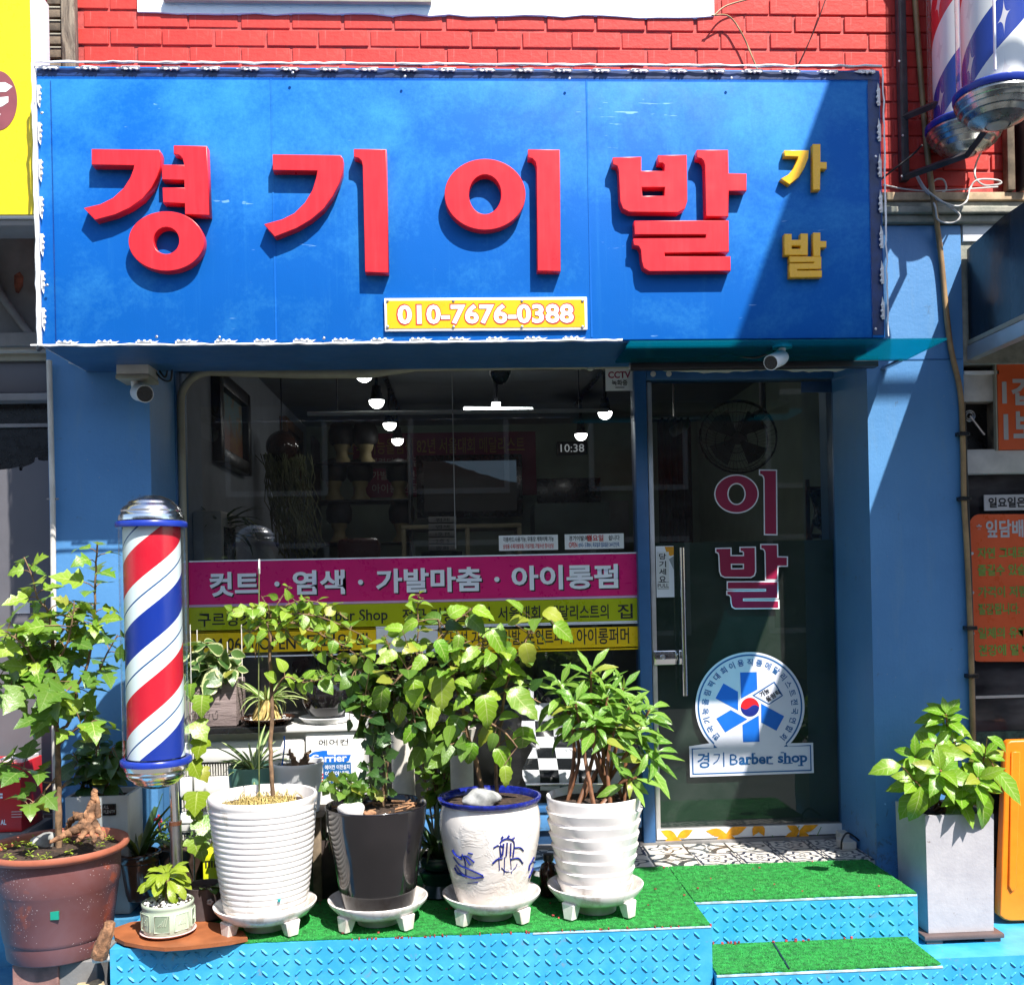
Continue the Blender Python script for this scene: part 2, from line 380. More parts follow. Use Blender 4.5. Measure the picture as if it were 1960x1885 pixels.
treads('tread_pattern', plat, PX0+.01, PXM-.005, GZ, -.012, PY-.0005)
treads('tread_pattern', plat, PXM+.02, PX1-.006, LZ, -.012, PYR-.0005)
treads('tread_pattern', step, LX0+.01, LX1-.006, GZ, LZ-.012, LY-.0005)
treads('tread_pattern', ledge, LX1+.01, 4.0, GZ, -.225, 3.5495)

# green turf mats
def turf(name, label, x0, x1, y0, y1, z, n, hole=None):
    r = random.Random(len(label)); t = thing(name, label, 'turf mat', ((x0+x1)/2, y0, z), kind='thing')
    b = B(); nx = 40; rag = [r.uniform(-.004, .006) for _ in range(nx+1)]
    vs = []
    for zz in (z, z+.006):
        vs.append([[b.verts.new((x0+(x1-x0)*i/nx, (y0+rag[i]) if k == 0 else y1, zz)) for i in range(nx+1)] for k in (0, 1)])
    for i in range(nx):
        b.faces.new((vs[1][0][i], vs[1][0][i+1], vs[1][1][i+1], vs[1][1][i]))
        b.faces.new((vs[0][0][i], vs[0][0][i+1], vs[1][0][i+1], vs[1][0][i]))
    obj('backing', b, MT['turf_base'], t)
    V, Fc = [], []
    for _ in range(n):
        x, y = r.uniform(x0, x1), r.uniform(y0-.003, y1); h = r.uniform(.003, .008); a = r.uniform(0, 2*pi); w = .0016
        lx, ly = r.gauss(0, .005), r.gauss(0, .005); k = len(V)
        V += [(x-w*cos(a), y-w*sin(a), z+.004), (x+w*cos(a), y+w*sin(a), z+.004), (x+lx, y+ly, z+.004+h)]; Fc.append((k, k+1, k+2))
    me = bpy.data.meshes.new('turf_fibres'); me.from_pydata(V, [], Fc); me.update()
    o = link('turf_fibres', me, MT['turf'], t); o['kind'] = 'stuff'
    return t
M = Mat('turf', 0.8); c_ = M.mix(M.ramp(M.noise(9, 6)*.7+M.noise(2.5, 5)*.3, .3, .7), (0.008, 0.22, 0.03), (0.035, 0.40, 0.07)); c_ = M.mix(M.ramp(M.noise(3.3, 7, .7), .50, .68)*.45, c_, (0.09, 0.26, 0.07)); M.color(M.mix(M.ramp(M.noise(15, 6, .7), .62, .70)*.5, c_, (0.07, 0.13, 0.035))); MT['turf'] = M.m
turf('turf_mat', 'large green artificial turf mat lying under the row of pots', PX0+.12, PXM-.004, PY+.004, 4.065, -.003, 42000)
turf('turf_mat', 'green artificial turf mat in front of the glass door', PXM, PX1-.003, PYR+.003, 4.065, -.003, 16000)
turf_low = turf('turf_mat', 'narrow green turf mat on the lower step', LX0+.005, LX1-.004, LY+.005, PYR-.006, LZ-.003, 9000)
q0, q1 = UZ(1488, 1814, LZ), UZ(1512, 1858, LZ); b = B(); tube(b, [(q0.x, PYR-.01, LZ+.006), (q1.x, LY+.008, LZ+.006)], .003, 4); obj('seam', b, MT['dark'], turf_low)
# petals and rust crumbs on the mat edge
crumbs = B()
for i in range(46):
    x = rng.uniform(PX0+.75, PXM); w = rng.uniform(.002, .006); box(crumbs, x, x+w, PY-.001, PY+.006, -.005, rng.uniform(-.002, .004))
for i in range(20):
    x = LX0 + rng.random()**1.6*(LX1-LX0-.1); w = rng.uniform(.004, .009); y = rng.uniform(.004, .016); box(crumbs, x, x+w, PYR-y-.006, PYR-y, LZ+.004, LZ+rng.uniform(.008, .014))
for i in range(46):
    x = rng.uniform(PX0+.3, PX1-.1); y = rng.uniform(PYR+.02 if x > PXM else PY+.02, 4.05); w = rng.uniform(.003, .010); box(crumbs, x, x+w, y, y+w*.6, .008, .012)
tag(obj('petal_litter', crumbs, mat('litter', (0.36, 0.05, 0.05), .7, var=.6, scale=40)), 'fallen red petals, rust flakes and brown crumbs on the mats and plate edges', 'litter', kind='stuff')

# ================================================================== THE BARBER SHOP BUILDING
LCX0, LCX1 = U(93, 900, YC).x, U(289, 900, YC).x
RCX0, RCX1 = U(1663, 900, YC).x, U(1848, 900, YC).x
shop = thing('barber_shop', 'blue fronted barber shop with painted red brick above its sign', 'building', ((LCX0+RCX1)/2, YC, 0))
W = MT['wall_blue']
TOPZ = 4.4; SOF = 2.10
cz = U(1760, 432, YC).z
bx('column', W, shop, LCX0, LCX1, YC, 4.60, GZ+.003, SOF)
bx('column', W, shop, RCX0, RCX1, YC, 4.60, GZ+.003, cz)
bx('wall_seam', MT['frame_blue'], shop, RCX0+.01, RCX1-.004, YC-.0025, YC+.01, U(1760, 689, YC).z, U(1760, 687, YC).z)
bx('soffit', MT['wall_blue'], shop, LCX0+.001, RCX0-.001, YC+.002, 4.60, SOF+.002, SOF+.15)
bx('mortar_wall', MT['mortar'], shop, LCX0-.001, RCX0+.001, YC+.007, 4.60, SOF+.152, TOPZ)
bx('mortar_wall', MT['mortar'], shop, RCX0+.002, 6.5, YC+.007, 4.60, cz+.12, TOPZ)
# bricks, each one a block
bw = [o for o in shop.children if o.name.startswith('mortar_wall')]
def brick_mesh(L, H):
    b = box(B(), 0, L, 0, .02, 0, H, 0.0032); me = bpy.data.meshes.new('brick'); b.to_mesh(me); b.free(); return me
z1 = U(240, 51.8, YC).z; z3 = U(240, 120, YC).z; CH = (z1-z3)/2; JT = 0.0085
bmL = [brick_mesh(0.1905 + d, CH-JT) for d in (0, -.003, .002)]
bmH = brick_mesh(0.092, CH-JT)
xst = U(262, 90, YC).x
nb = 0
for r in range(-8, 12):
    zb = z3 + r*CH
    xa = LCX0-.02 if r >= -2 else 1.42
    off = xst + (0.1 if r % 2 else 0.0)
    if zb < cz+.13 and xa < 1: continue
    if zb < cz+.125: continue
    i = int((xa-off)/0.2)-1
    while True:
        x = off + i*0.2 + rng.uniform(-.003, .003); i += 1
        if x < xa: continue
        if x > 3.3: break
        if zb > U(800, 22, YC).z and U(262, 10, YC).x-.15 < x < U(1366, 10, YC).x: continue
        o = link('brick', bmL[rng.randrange(3)], MT['brick'], bw[0] if x < RCX0 else bw[1], (x, YC+rng.uniform(-.002, .003), zb+rng.uniform(-.0015, .0015)))
        o.rotation_euler = (0, rng.uniform(-.004, .004), rng.uniform(-.006, .006)); nb += 1
        o.matrix_parent_inverse = Matrix.Translation(-rootloc(o.parent))
# white stone sill over the bricks
sx0, sx1 = U(264, 12, YC).x, U(1366, 12, YC).x; sz = U(800, 29, YC-.008).z
M = Mat('white_sill', .6); M.color(M.mix(M.ramp(M.noise(18, 8), .55, .75), (0.78, 0.77, 0.75), (0.55, 0.5, 0.47))); M.bump(M.noise(40), .4, .006); MT['white_sill'] = M.m
sb = B(); n = 30
prev = None
for i in range(n+1):
    x = sx0+(sx1-sx0)*i/n; d = rng.uniform(-.006, .006)
    a = [sb.verts.new(q) for q in ((x, YC-.008, sz+d), (x, YC+.05, sz+d), (x, YC+.05, sz+.42), (x, YC-.008, sz+.42))]
    if prev:
        for k in range(4): sb.faces.new((prev[k], prev[(k+1) % 4], a[(k+1) % 4], a[k]))
    else: sb.faces.new(a)
    prev = a
sb.faces.new(prev[::-1]); obj('window_sill', sb, MT['white_sill'], shop)
bx('sill_rail', MT['beige'], shop, U(316, 3, YC).x, U(826, 3, YC).x, YC-.035, YC-.009, U(560, 4, YC-.03).z, U(560, -8, YC-.03).z, .004)
# stone cornice to the right of the sign
k0 = RCX0+.01
M = Mat('old_stone', .75); M.color(M.mix(M.ramp(M.noise(14, 7), .35, .7), (0.20, 0.21, 0.17), (0.40, 0.37, 0.30))); M.bump(M.noise(60), .5, .006); MT['old_stone'] = M.m
cor = B(); zt = U(1760, 374, YC).z
box(cor, k0-.25, 6.5, YC-.035, YC+.1, zt-.032, zt, .003); obj('cornice', cor, mat('tan_stone', (0.50, 0.36, 0.22), .8, var=.25, scale=18, bump=.4), shop)
cor = B(); box(cor, k0-.25, 6.5, YC-.022, YC+.1, zt-.060, zt-.033, .004); box(cor, k0-.25, 6.5, YC-.05, YC+.1, zt-.088, zt-.061, .006); box(cor, k0-.25, 6.5, YC-.028, YC+.1, zt-.118, zt-.0885, .004)
obj('cornice_moulding', cor, MT['old_stone'], shop)
bx('stone_band', MT['old_stone'], shop, RCX1+.001, 6.5, YC+.01, 4.6, 2.0, zt-.119)
bx('white_patch', MT['white'], shop, RCX1+.01, U(1906, 440, YC).x, YC+.0, YC+.02, U(1870, 462, YC).z, U(1870, 421, YC).z, .002)
# recess reveal and shopfront frame -------------------------------------------------
FB = MT['frame_blue']; D_ = MT['dark_blue']
wx0 = U(345, 900, YG).x; mx0, mx1 = U(1216, 1000, YG).x, U(1239, 1000, YG).x
dx0, dx1 = U(1244, 1100, YG).x, U(1600, 1100, YG).x
wz0, wz1 = U(1180, 1545, YG).z, U(800, 712, YG).z
fr = thing('x', '', '', (0, 0, 0)); bpy.data.objects.remove(fr)
bx('window_jamb', FB, shop, LCX1-.002, wx0-.001, YG-.05, YG+.06, 0, SOF-.001, .003)
bx('window_head', FB, shop, wx0, mx0-.001, YG-.03, YG+.05, wz1+.012, SOF-.001, .003)
bx('mullion', FB, shop, mx0, mx1, YG-.045, YG+.06, 0, SOF-.002, .003)
bx('door_head', FB, shop, mx1+.001, RCX0-.002, YG-.04, YG+.06, U(1420, 728, YG).z, SOF-.003, .003)
bx('door_jamb', FB, shop, dx1+.006, dx1+.075, YG-.04, YG+.06, .003, U(1420, 728, YG).z-.001, .003)
bx('reveal_panel', FB, shop, dx1+.0755, RCX0-.001, YG-.02, YG+.06, .004, U(1420, 728, YG).z-.002, .002)
bx('window_bench', W, shop, wx0+.001, mx0-.002, YG-.03, YG+.04, .075, wz0-.004, .003)
bx('window_plinth', D_, shop, wx0+.001, mx0-.002, YG-.01, YG+.04, .0, .074)
bx('window_bench_cap', FB, shop, wx0+.001, mx0-.002, YG-.04, YG+.05, wz0-.003, wz0+.02, .003)
for dx in (.33, .38, .35):
    pass
# beige gasket with a rounded corner inside the window
gz1 = wz1+.006; gx = wx0+.012
path = [(gx, YG-.02, wz0+.03), (gx, YG-.02, gz1-.16)] + [(gx+.13-.13*cos(a), YG-.02, gz1-.13+.13*sin(a)) for a in [k*pi/16 for k in range(1, 8)]] + [(gx+.13, YG-.02, gz1), (gx+.5, YG-.02, gz1-.012), (gx+.8, YG-.02, gz1-.014), (gx+1.0, YG-.02, gz1+.004), (mx0-.005, YG-.02, gz1+.004)]
gb = B(); tube(gb, path, [.017]*3+[.018]*6+[.018, .022, .022, .012, .008], 8); obj('window_gasket', gb, MT['beige'], shop, 60)
# glass
MT['shop_glass'] = glass('shop_glass', (0.50, 0.52, 0.52), 1.6, dirt=0.05)
MT['door_glass'] = glass('door_glass', (0.46, 0.50, 0.48), 1.6, dirt=0.05)
b = B(); b.faces.new([b.verts.new(q) for q in ((wx0+.002, YG, wz0+.02), (mx0-.001, YG, wz0+.02), (mx0-.001, YG, wz1+.012), (wx0+.002, YG, wz1+.012))]); obj('window_pane', b, MT['shop_glass'], shop)
# silicone seam between panes
bx('pane_seam', MT['grey'], shop, U(868, 900, YG).x, U(869.6, 900, YG).x, YG-.002, YG+.012, U(868, 1050, YG).z, wz1)

# room behind the glass ------------------------------------------------------------
RX0, RX1, RY1, RZ1 = -1.235, 2.05, 8.6, 2.48
mk('room_wall', (0.34, 0.36, 0.40), .8, var=.06); mk('room_green', (0.24, 0.30, 0.24), .8, var=.06); mk('room_ceiling', (0.22, 0.23, 0.24), .8, var=.06); mk('room_floor', (0.07, 0.06, 0.055), .5)
bx('room_wall', MT['room_wall'], shop, RX0-.06, RX0, 4.56, RY1, 0, RZ1)
bx('room_wall', MT['room_green'], shop, RX1, RX1+.06, 4.61, RY1, 0, RZ1)
bx('room_wall', MT['room_green'], shop, RX0-.06, RX1+.06, RY1+.001, RY1+.06, 0, RZ1)
bx('room_ceiling', MT['room_ceiling'], shop, RX0-.06, RX1+.06, 4.61, RY1+.06, RZ1+.001, RZ1+.06)
bx('room_floor', MT['room_floor'], shop, RX0-.06, RX1+.06, 4.52, RY1+.06, -.05, -.002)

# glass door (a part with its own pieces) -------------------------------------------
dz0, dz1 = .015, U(1420, 731, YG).z; KZ = U(1430, 1579, YG).z
door = B(); box(door, dx0, U(1253, 1100, YG).x, YG-.02, YG+.02, dz0, dz1, .002)
door = obj('door', door, MT['alu'], shop, 40); door['label'] = 'tinted glass door with pale metal edge'
ex1 = U(1253, 1100, YG).x
b = B(); b.faces.new([b.verts.new(q) for q in ((ex1+.001, YG-.006, KZ+.002), (dx1-.001, YG-.006, KZ+.002), (dx1-.001, YG-.006, dz1-.002), (ex1+.001, YG-.006, dz1-.002))]); obj('pane', b, MT['door_glass'], door)
bx('hinge_plate', D_, door, U(1532, 745, YG).x, dx1-.002, YG-.012, YG-.0065, U(1560, 752, YG).z, dz1-.003, .001)
M = Mat('privacy_film', .5); M.color((0.055, 0.10, 0.075)); M.bump(M.noise(3), .1); MT['film'] = M.m
bx('privacy_film', MT['film'], door, ex1+.002, dx1-.003, YG+.0125, YG+.0145, KZ+.004, U(1420, 1036, YG).z)
bx('kick_panel', MT['print_paper'], door, dx0+.004, dx1-.002, YG-.0235, YG-.0205, .018, KZ)
bx('kick_panel', MT['alu'], door, ex1+.001, dx1-.002, YG-.02, YG+.02, .016, KZ+.0015)
# petals printed on the kick panel
def petal(cx, cy, a, L, w):
    out = []
    for k in range(16):
        t = 2*pi*k/16; u = .5-.5*cos(t); v = sin(t)*w*(sin(pi*u**.8)**.8 if 0 < u < 1 else 0)
        out.append((cx+L*u*cos(a)-v*sin(a), cy-(L*u*sin(a)+v*cos(a))))
    return out
YK = YG-.0245; ki = 0
def clipk(pts):                     # cut a petal off at the edges of the printed strip
    for f in (lambda x, y: x-1261, lambda x, y: 1609-x, lambda x, y: y-(1585-(x-1260)*.024), lambda x, y: (1621-(x-1260)*.024)-y):
        out = []
        for (p, q) in zip(pts, pts[1:]+pts[:1]):
            a, b = f(*p), f(*q)
            if a >= 0: out.append(p)
            if a*b < 0: t = a/(a-b); out.append((p[0]+(q[0]-p[0])*t, p[1]+(q[1]-p[1])*t))
        pts = out
    return pts
for cx, cy, ps in ((1296, 1602, ((158, 34, 8), (-75, 26, 8), (25, 34, 8), (205, 30, 7))), (1390, 1595, ((172, 40, 8), (18, 42, 9), (-128, 32, 8), (-52, 32, 8))), (1530, 1589, ((18, 40, 8), (-145, 42, 8), (-52, 34, 9), (158, 26, 7))), (1452, 1576, ((-115, 26, 7), (-65, 26, 7)))):
    for a, L, w in ps:
        ki += 1; lp_ = clipk(petal(cx, cy, radians(a), L, w)); len(lp_) > 2 and shape('petal', [lp_], YK-.0002*ki, MT['petal'], door)
sb = B()
for pts in ([(1478, 1598), (1484, 1614)], [(1515, 1612), (1524, 1590), (1530, 1580)], [(1560, 1606), (1572, 1582)]):
    tube(sb, [U(x, y, YK) for x, y in pts], .0015, 5)
obj('stem', sb, MT['print_green'], door)
bx('lock', MT['chrome'], door, U(1251, 1257, YG-.03).x, U(1305, 1257, YG-.03).x, YG-.034, YG-.021, U(1278, 1271, YG).z, U(1278, 1244, YG).z, .003)
lk = B(); lathe([(.011, 0), (.012, .004), (.009, .006), (.006, .005), (.006, .008), (.0, .008)], (0, 0, 0), 20, lk)
bmesh.ops.rotate(lk, verts=lk.verts, cent=(0, 0, 0), matrix=Matrix.Rotation(pi/2, 3, 'X')); bmesh.ops.translate(lk, verts=lk.verts, vec=U(1268, 1257, YG-.03)+Vector((0, -.005, 0)))
obj('keyhole', lk, MT['steel'], door, 40)
hb = B(); hx = U(1308, 1190, YG-.07); tube(hb, [(hx.x, YG-.075, U(1308, 1331, YG-.07).z), (hx.x, YG-.075, U(1308, 1048, YG-.07).z)], .0115, 14)
for y in (1300, 1080): tube(hb, [(hx.x, YG-.075, U(1308, y, YG-.07).z), (hx.x, YG-.006, U(1308, y, YG-.07).z)], .007, 8)
obj('handle', hb, MT['chrome'], door, 50)
bx('threshold', MT['concrete_dark'], shop, wx0, RCX0-.001, YG-.05, YG+.07, -.02, .0125)
# patterned tiles before the door
def tilemat(i):
    M = Mat('tile_%s' % 'abcd'[i], .35); x, y, z = M.xyz(); s = 1/0.088
    u, v = x*s, y*s; r = (u*u+v*v).sq(); th = v.at2(u)
    if i == 0: f = (r-(.62+.16*(th*4).cs())).ab().lt(.07).mx((r-(.27+.13*(th*4).cs())).lt(0)).mx(((u.ab()).mx(v.ab())).gt(.93))
    elif i == 1: f = ((u*9).sn()*(v*9).sn()).gt(.25).mx((r-.75).ab().lt(.05)).mx((r-(.3+.2*(th*8).cs())).lt(0))
    elif i == 2: f = ((1.0-u.ab())*(1.0-u.ab())+(1.0-v.ab())*(1.0-v.ab())).sq(); f = (f*9).sn().gt(.35).mx((r-(.35+.22*(th*2).cs())).lt(0)*((th*8).sn().gt(-.4)))
    else: f = (r*14+(th*6).sn()*1.6).sn().gt(.45).mx(((u.ab()-.88).ab()).lt(.035)).mx(((v.ab()-.88).ab()).lt(.035))
    n = M.noise(30); M.color(M.mix((f*(n.gt(.36))), (0.62, 0.59, 0.53), (0.028, 0.040, 0.045) if i != 3 else (0.03, 0.035, 0.06))); return M.m
TM = [tilemat(i) for i in range(4)]
tme = []
for m_ in TM:
    b = box(B(), -.0875, .0875, -.0875, .0875, -.012, 0, .0012); me = bpy.data.meshes.new('tile'); b.to_mesh(me); b.free(); me.materials.append(m_); tme.append(me)
tf = bx('tile_bed', MT['concrete'], shop, U(700, 1650, 4.2).x, RCX0-.0005, 4.068, YG-.051, -.02, -.004)
tx = RCX0-.09; k = 0
while tx > U(760, 1650, 4.2).x:
    for j in range(2):
        o = link('tile', tme[rng.randrange(4)], None, tf, (tx+j*.0, 4.16+j*.178, .0015)); o.rotation_euler = (0, 0, rng.randrange(4)*pi/2)
        o.matrix_parent_inverse = Matrix.Translation(-rootloc(tf))
    tx -= .178
# small debris by the jamb
db = B(); box(db, RCX0-.075, RCX0-.015, 4.22, 4.30, .002, .035, .004); box(db, RCX0-.05, RCX0-.01, 4.31, 4.37, .002, .05, .004)
tag(obj('wooden_scrap', db, MT['offwhite']), 'small broken wooden scraps at the foot of the door reveal', 'scrap', kind='thing')
cb = B(); tube(cb, smoothline([(RCX0-.09, 4.2, .01), (RCX0-.085, 4.2, .05), (RCX0-.06, 4.21, .075), (RCX0-.03, 4.21, .06), (RCX0-.006, 4.22, .04)]), .004, 6)
tag(obj('cable', cb, MT['cable_black']), 'short black cable loop by the foot of the door reveal', 'cable')

# ================================================================== SIGN
SX0, SX1 = U(75, 390, YS).x, U(1689, 390, YS).x; SZ0, SZ1 = 2.004, U(880, 131, YS).z
sign = thing('shop_sign', 'large blue signboard with raised red Korean letters over the shopfront', 'sign', ((SX0+SX1)/2, YS, SZ0))
M = Mat('sign_blue', .33); x, y, z = M.xyz()
up = M.ramp(z, 2.35, 3.0)
fade = M.ramp(M.noise(2.6, 8, .66, .4) + M.noise(55, 5, .75)*.34 + up*.16, .66, .94)
streak = M.ramp(M.noise(3.0, 7, .75, 0, (11, 1, .35)), .56, .76)*.20
f = (fade*.75 + streak).mn(1.0)
scr = M.ramp(M.noise(9, 3, .5, .3, (1, 1, 7)), .70, .735)*(M.noise(2.2).gt(.54))*.6
c = M.mix(f*.8, (0.004, 0.115, 0.46), (0.045, 0.29, 0.62)); c = M.mix(scr, c, (0.25, 0.5, 0.8)); c = M.mix(M.ramp(M.noise(26, 8, .75), .66, .72)*.45, c, (0.01, 0.06, 0.22)); M.color(c)
M.L((M.noise(8)*.25+.42).v, M.p.inputs['Roughness']); M.p.inputs['Specular IOR Level'].default_value = .12; M.bump(M.noise(150, 4, .6)+M.noise(6, 3)*2.5, .09, .004); MT['sign_blue'] = M.m
bx('board', MT['sign_blue'], sign, SX0, SX1, YS, YC+.005, SZ0, SZ1, .004)
bx('underside', MT['frame_blue'], sign, SX0+.004, SX1-.004, YS+.012, YC, SZ0-.006, SZ0-.001); [bx('sheet_seam', MT['sign_blue'], sign, U(x_, 400, YS).x, U(x_, 400, YS).x+.006, YS-.0016, YS+.001, SZ0+.01, SZ1-.04) for x_ in (522, 1126)]; bx('side_return', MT['white'], sign, SX0-.006, SX0-.001, YS-.008, YC, SZ0-.002, SZ1+.004)
# clear plastic edge strips and rims
MT['clear'] = glass('clear_plastic', (0.55, 0.66, 0.80), 1.35, .08, dirt=.05)
ew = .052
M = Mat('rim_white', .3); M.color((0.78, 0.78, 0.78)); M.bump(M.noise(24, 5), .6, .006); MT['rim'] = M.m
def rim(pts, r):
    b = B(); q = []
    for a, c in zip(pts, pts[1:]):
        a, c = Vector(a), Vector(c); n = max(2, int((c-a).length/.03))
        for i in range(n): q.append(a.lerp(c, i/n) + Vector((rng.gauss(0, .0012), rng.gauss(0, .0012), rng.gauss(0, .0009))))
    q.append(Vector(pts[-1])); tube(b, q, [r*rng.uniform(.75, 1.3) for _ in q], 6); return obj('rim_bead', b, MT['rim'], sign, 60)
rim([(SX0-.004, YS-.018, SZ1+.006), (SX1, YS-.018, SZ1+.006)], .0036); rim([(SX0-.006, YS-.018, SZ1), (SX0-.006, YS-.018, SZ0-.006)], .0048)
rim([(SX0-.03, YS-.018, SZ0-.006), (SX0+1.0, YS-.018, SZ0-.008), (U(1190, 655, YS).x, YS-.018, SZ0-.004)], .0042); rim([(SX1+.004, YS-.018, SZ1), (SX1+.004, YS-.018, SZ0)], .003)
def hline(x0, x1, z): return bx('edge_lip', MT['clear'], sign, x0, x1, YS-.004, YS+.001, z-.0012, z+.0012)
hline(SX0, SX1, SZ1-ew*.72)
MT['edge_navy'] = mat('edge_navy', (0.006, 0.03, 0.13), .4, var=.4, scale=14)
bx('edge_band', MT['edge_navy'], sign, SX0+.003, SX1-.003, YS-.0012, YS+.001, SZ1-ew*.65, SZ1-.006); bx('edge_band', MT['edge_navy'], sign, SX1-ew*.86, SX1-.004, YS-.0012, YS+.001, SZ0+.01, SZ1-ew*.66)
bx('edge_lip', MT['clear'], sign, SX0+ew*.9, SX0+ew*.9+.002, YS-.004, YS+.001, SZ0, SZ1-ew)
bx('edge_lip', MT['clear'], sign, SX1-ew*.9-.002, SX1-ew*.9, YS-.004, YS+.001, SZ0, SZ1-ew)
# light modules: a white strip with three domed diodes
def module():
    b = B(); box(b, -.031, .031, -.003, 0, -.004, .007, .001)
    for k in (-1, 0, 1):
        lathe([(.0055, 0), (.005, .003), (.0035, .005), (0, .006)], (0, 0, 0), 8, b)
        vs = b.verts[-32:] if False else list(b.verts)[-32:]
        bmesh.ops.rotate(b, verts=vs, cent=(0, 0, 0), matrix=Matrix.Rotation(pi/2, 3, 'X')); bmesh.ops.translate(b, verts=vs, vec=(k*.02, -.003, -.004))
    me = bpy.data.meshes.new('light_module'); b.to_mesh(me); b.free(); me.materials.append(MT['white']); return me
mm = module()
def put(me, name, loc, ry=0, parent=sign):
    o = link(name, me, None, parent, loc); o.rotation_euler = (0, ry, 0); o.matrix_parent_inverse = Matrix.Translation(-rootloc(parent)); return o
n = 22
for i in range(n): put(mm, 'light_module', (SX0+.05+i*(SX1-SX0-.1)/(n-1), YS-.006, SZ1-.009))
for i in range(7):
    put(mm, 'light_module', (SX0+.010, YS-.004, SZ1-.10-i*.128), -pi/2); put(mm, 'light_module', (SX1-.010, YS-.006, SZ1-.10-i*.128), pi/2)
for i in range(14): put(mm, 'light_module', (SX0+.08+i*.135, YS-.004, SZ0+.004), pi)
sc_me = bpy.data.meshes.new('screw'); b = lathe([(.005, 0), (.005, .002), (.003, .003), (0, .003)], (0, 0, 0), 8); bmesh.ops.rotate(b, verts=b.verts, cent=(0, 0, 0), matrix=Matrix.Rotation(pi/2, 3, 'X')); b.to_mesh(sc_me); b.free(); sc_me.materials.append(MT['steel'])
for x, y in ((775, 147), (560, 140), (1090, 151), (1400, 150), (80, 217), (90, 546), (1676, 630), (1676, 300), (300, 645), (420, 646), (620, 648)): put(sc_me, 'screw', U(x, y, YS-.025))

def Z(dx, dy=0):                       # enlargement coordinates -> photo coordinates
    return lambda pts: [((x/1.885+dx)*.64815, (y/1.885+dy)*.64815) for x, y in pts]
q1, q2, q3 = Z(0), Z(1000), Z(2024)
GG1 = [(513, 833), (885, 838), (892, 856), (888, 930), (870, 985), (840, 1045), (790, 1105), (720, 1155), (640, 1192), (530, 1222), (472, 1160), (560, 1140), (630, 1105), (690, 1050), (728, 990), (746, 940), (750, 918), (513, 915)]
YU = [(970, 813), (1148, 817), (1163, 1195), (1032, 1190), (1026, 910), (1018, 880), (1000, 862), (970, 855)]
T1 = [(905, 920), (1025.5, 922), (1027, 1000), (905, 998)]; T2 = [(908, 1048), (1028, 1048), (1030, 1130), (910, 1125)]
GG2 = [(1521, 863), (1895, 868), (1906, 885), (1903, 960), (1885, 1020), (1850, 1090), (1800, 1160), (1730, 1220), (1650, 1268), (1530, 1315), (1476, 1250), (1570, 1225), (1640, 1190), (1700, 1130), (1742, 1060), (1763, 990), (1770, 948), (1521, 945)]
I2 = [(88, 833), (262, 835), (275, 1515), (150, 1512), (137, 925), (130, 895), (112, 878), (88, 872)]
I3 = [(1058, 835), (1228, 837), (1233, 1507), (1110, 1505), (1105, 930), (1098, 900), (1080, 880), (1058, 876)]
BB = [(1530, 880), (1682, 876), (1682, 955), (1818, 955), (1818, 918), (1805, 905), (1782, 905), (1782, 868), (1935, 866), (1938, 1120), (1925, 1160), (1890, 1180), (1620, 1178), (1585, 1160), (1570, 1120), (1562, 950), (1553, 922), (1530, 914)]
BH = [(1685, 1040), (1818, 1040), (1818, 1093), (1688, 1095)]
AA = [(1998, 838), (2165, 838), (2168, 968), (2268, 970), (2268, 1060), (2170, 1060), (2167, 1203), (2048, 1202), (2042, 920), (2035, 895), (2020, 880), (1998, 876)]
RR = [(1650, 1232), (2168, 1230), (2170, 1400), (1812, 1405), (1812, 1430), (2178, 1430), (2180, 1505), (1730, 1508), (1700, 1490), (1690, 1450), (1685, 1390), (1672, 1368), (1645, 1362), (1645, 1330), (2048, 1328), (2048, 1303), (1650, 1303)]
LT = .038; YL = YS-.042
def letter(name, sets, m, Y, parent, thick, off=0, label=None):
    first = None
    for lp in sets:
        o = shape(name if first is None else 'stroke', lp, Y, m, parent if first is None else first, thick, off, .002 if thick > .01 else 0)
        if first is None: first = o
    if label: first['label'] = label
    return first
letter('letter', [[q1(GG1)], [q1(YU)], [q1(T1)], [q1(T2)], [q1(ell(925, 1343, 207, 163)), q1(ell(925, 1340, 75, 78))]], MT['red_letter'], YL, sign, LT, label='raised red letter gyeong')
letter('letter', [[q1(GG2)], [q2(I2)]], MT['red_letter'], YL, sign, LT, label='raised red letter gi')
OO = [ell(815, 1083, 222, 195), ell(815, 1083, 93, 113)]
letter('letter', [[q2(l) for l in OO], [q2(I3)]], MT['red_letter'], YL, sign, LT, label='raised red letter i')
letter('letter', [[q2(BB), q2(BH)], [q2(AA)], [q2(RR)]], MT['red_letter'], YL, sign, LT, label='raised red letter bal')
YA = [[(555, 840), (685, 840), (682, 880), (660, 935), (630, 985), (580, 1025), (538, 995), (575, 975), (605, 940), (628, 890), (632, 870), (555, 868)], [(713, 805), (750, 805), (750, 905), (785, 905), (785, 938), (750, 938), (748, 1055), (713, 1055)]]
letter('letter', [[q3(l)] for l in YA], MT['yellow_letter'], YS-.026, sign, .024, label='small raised yellow letter ga')
YB = [[(555, 1305), (590, 1305), (590, 1338), (645, 1338), (645, 1303), (680, 1303), (680, 1418), (555, 1418)], [(590, 1365), (645, 1365), (645, 1388), (590, 1388)]]
YA2 = [(715, 1298), (750, 1298), (750, 1345), (783, 1345), (783, 1375), (750, 1375), (750, 1425), (715, 1425)]
YR2 = [(583, 1430), (755, 1432), (755, 1495), (620, 1497), (620, 1510), (758, 1508), (758, 1540), (583, 1542), (583, 1470), (720, 1468), (720, 1456), (583, 1458)]
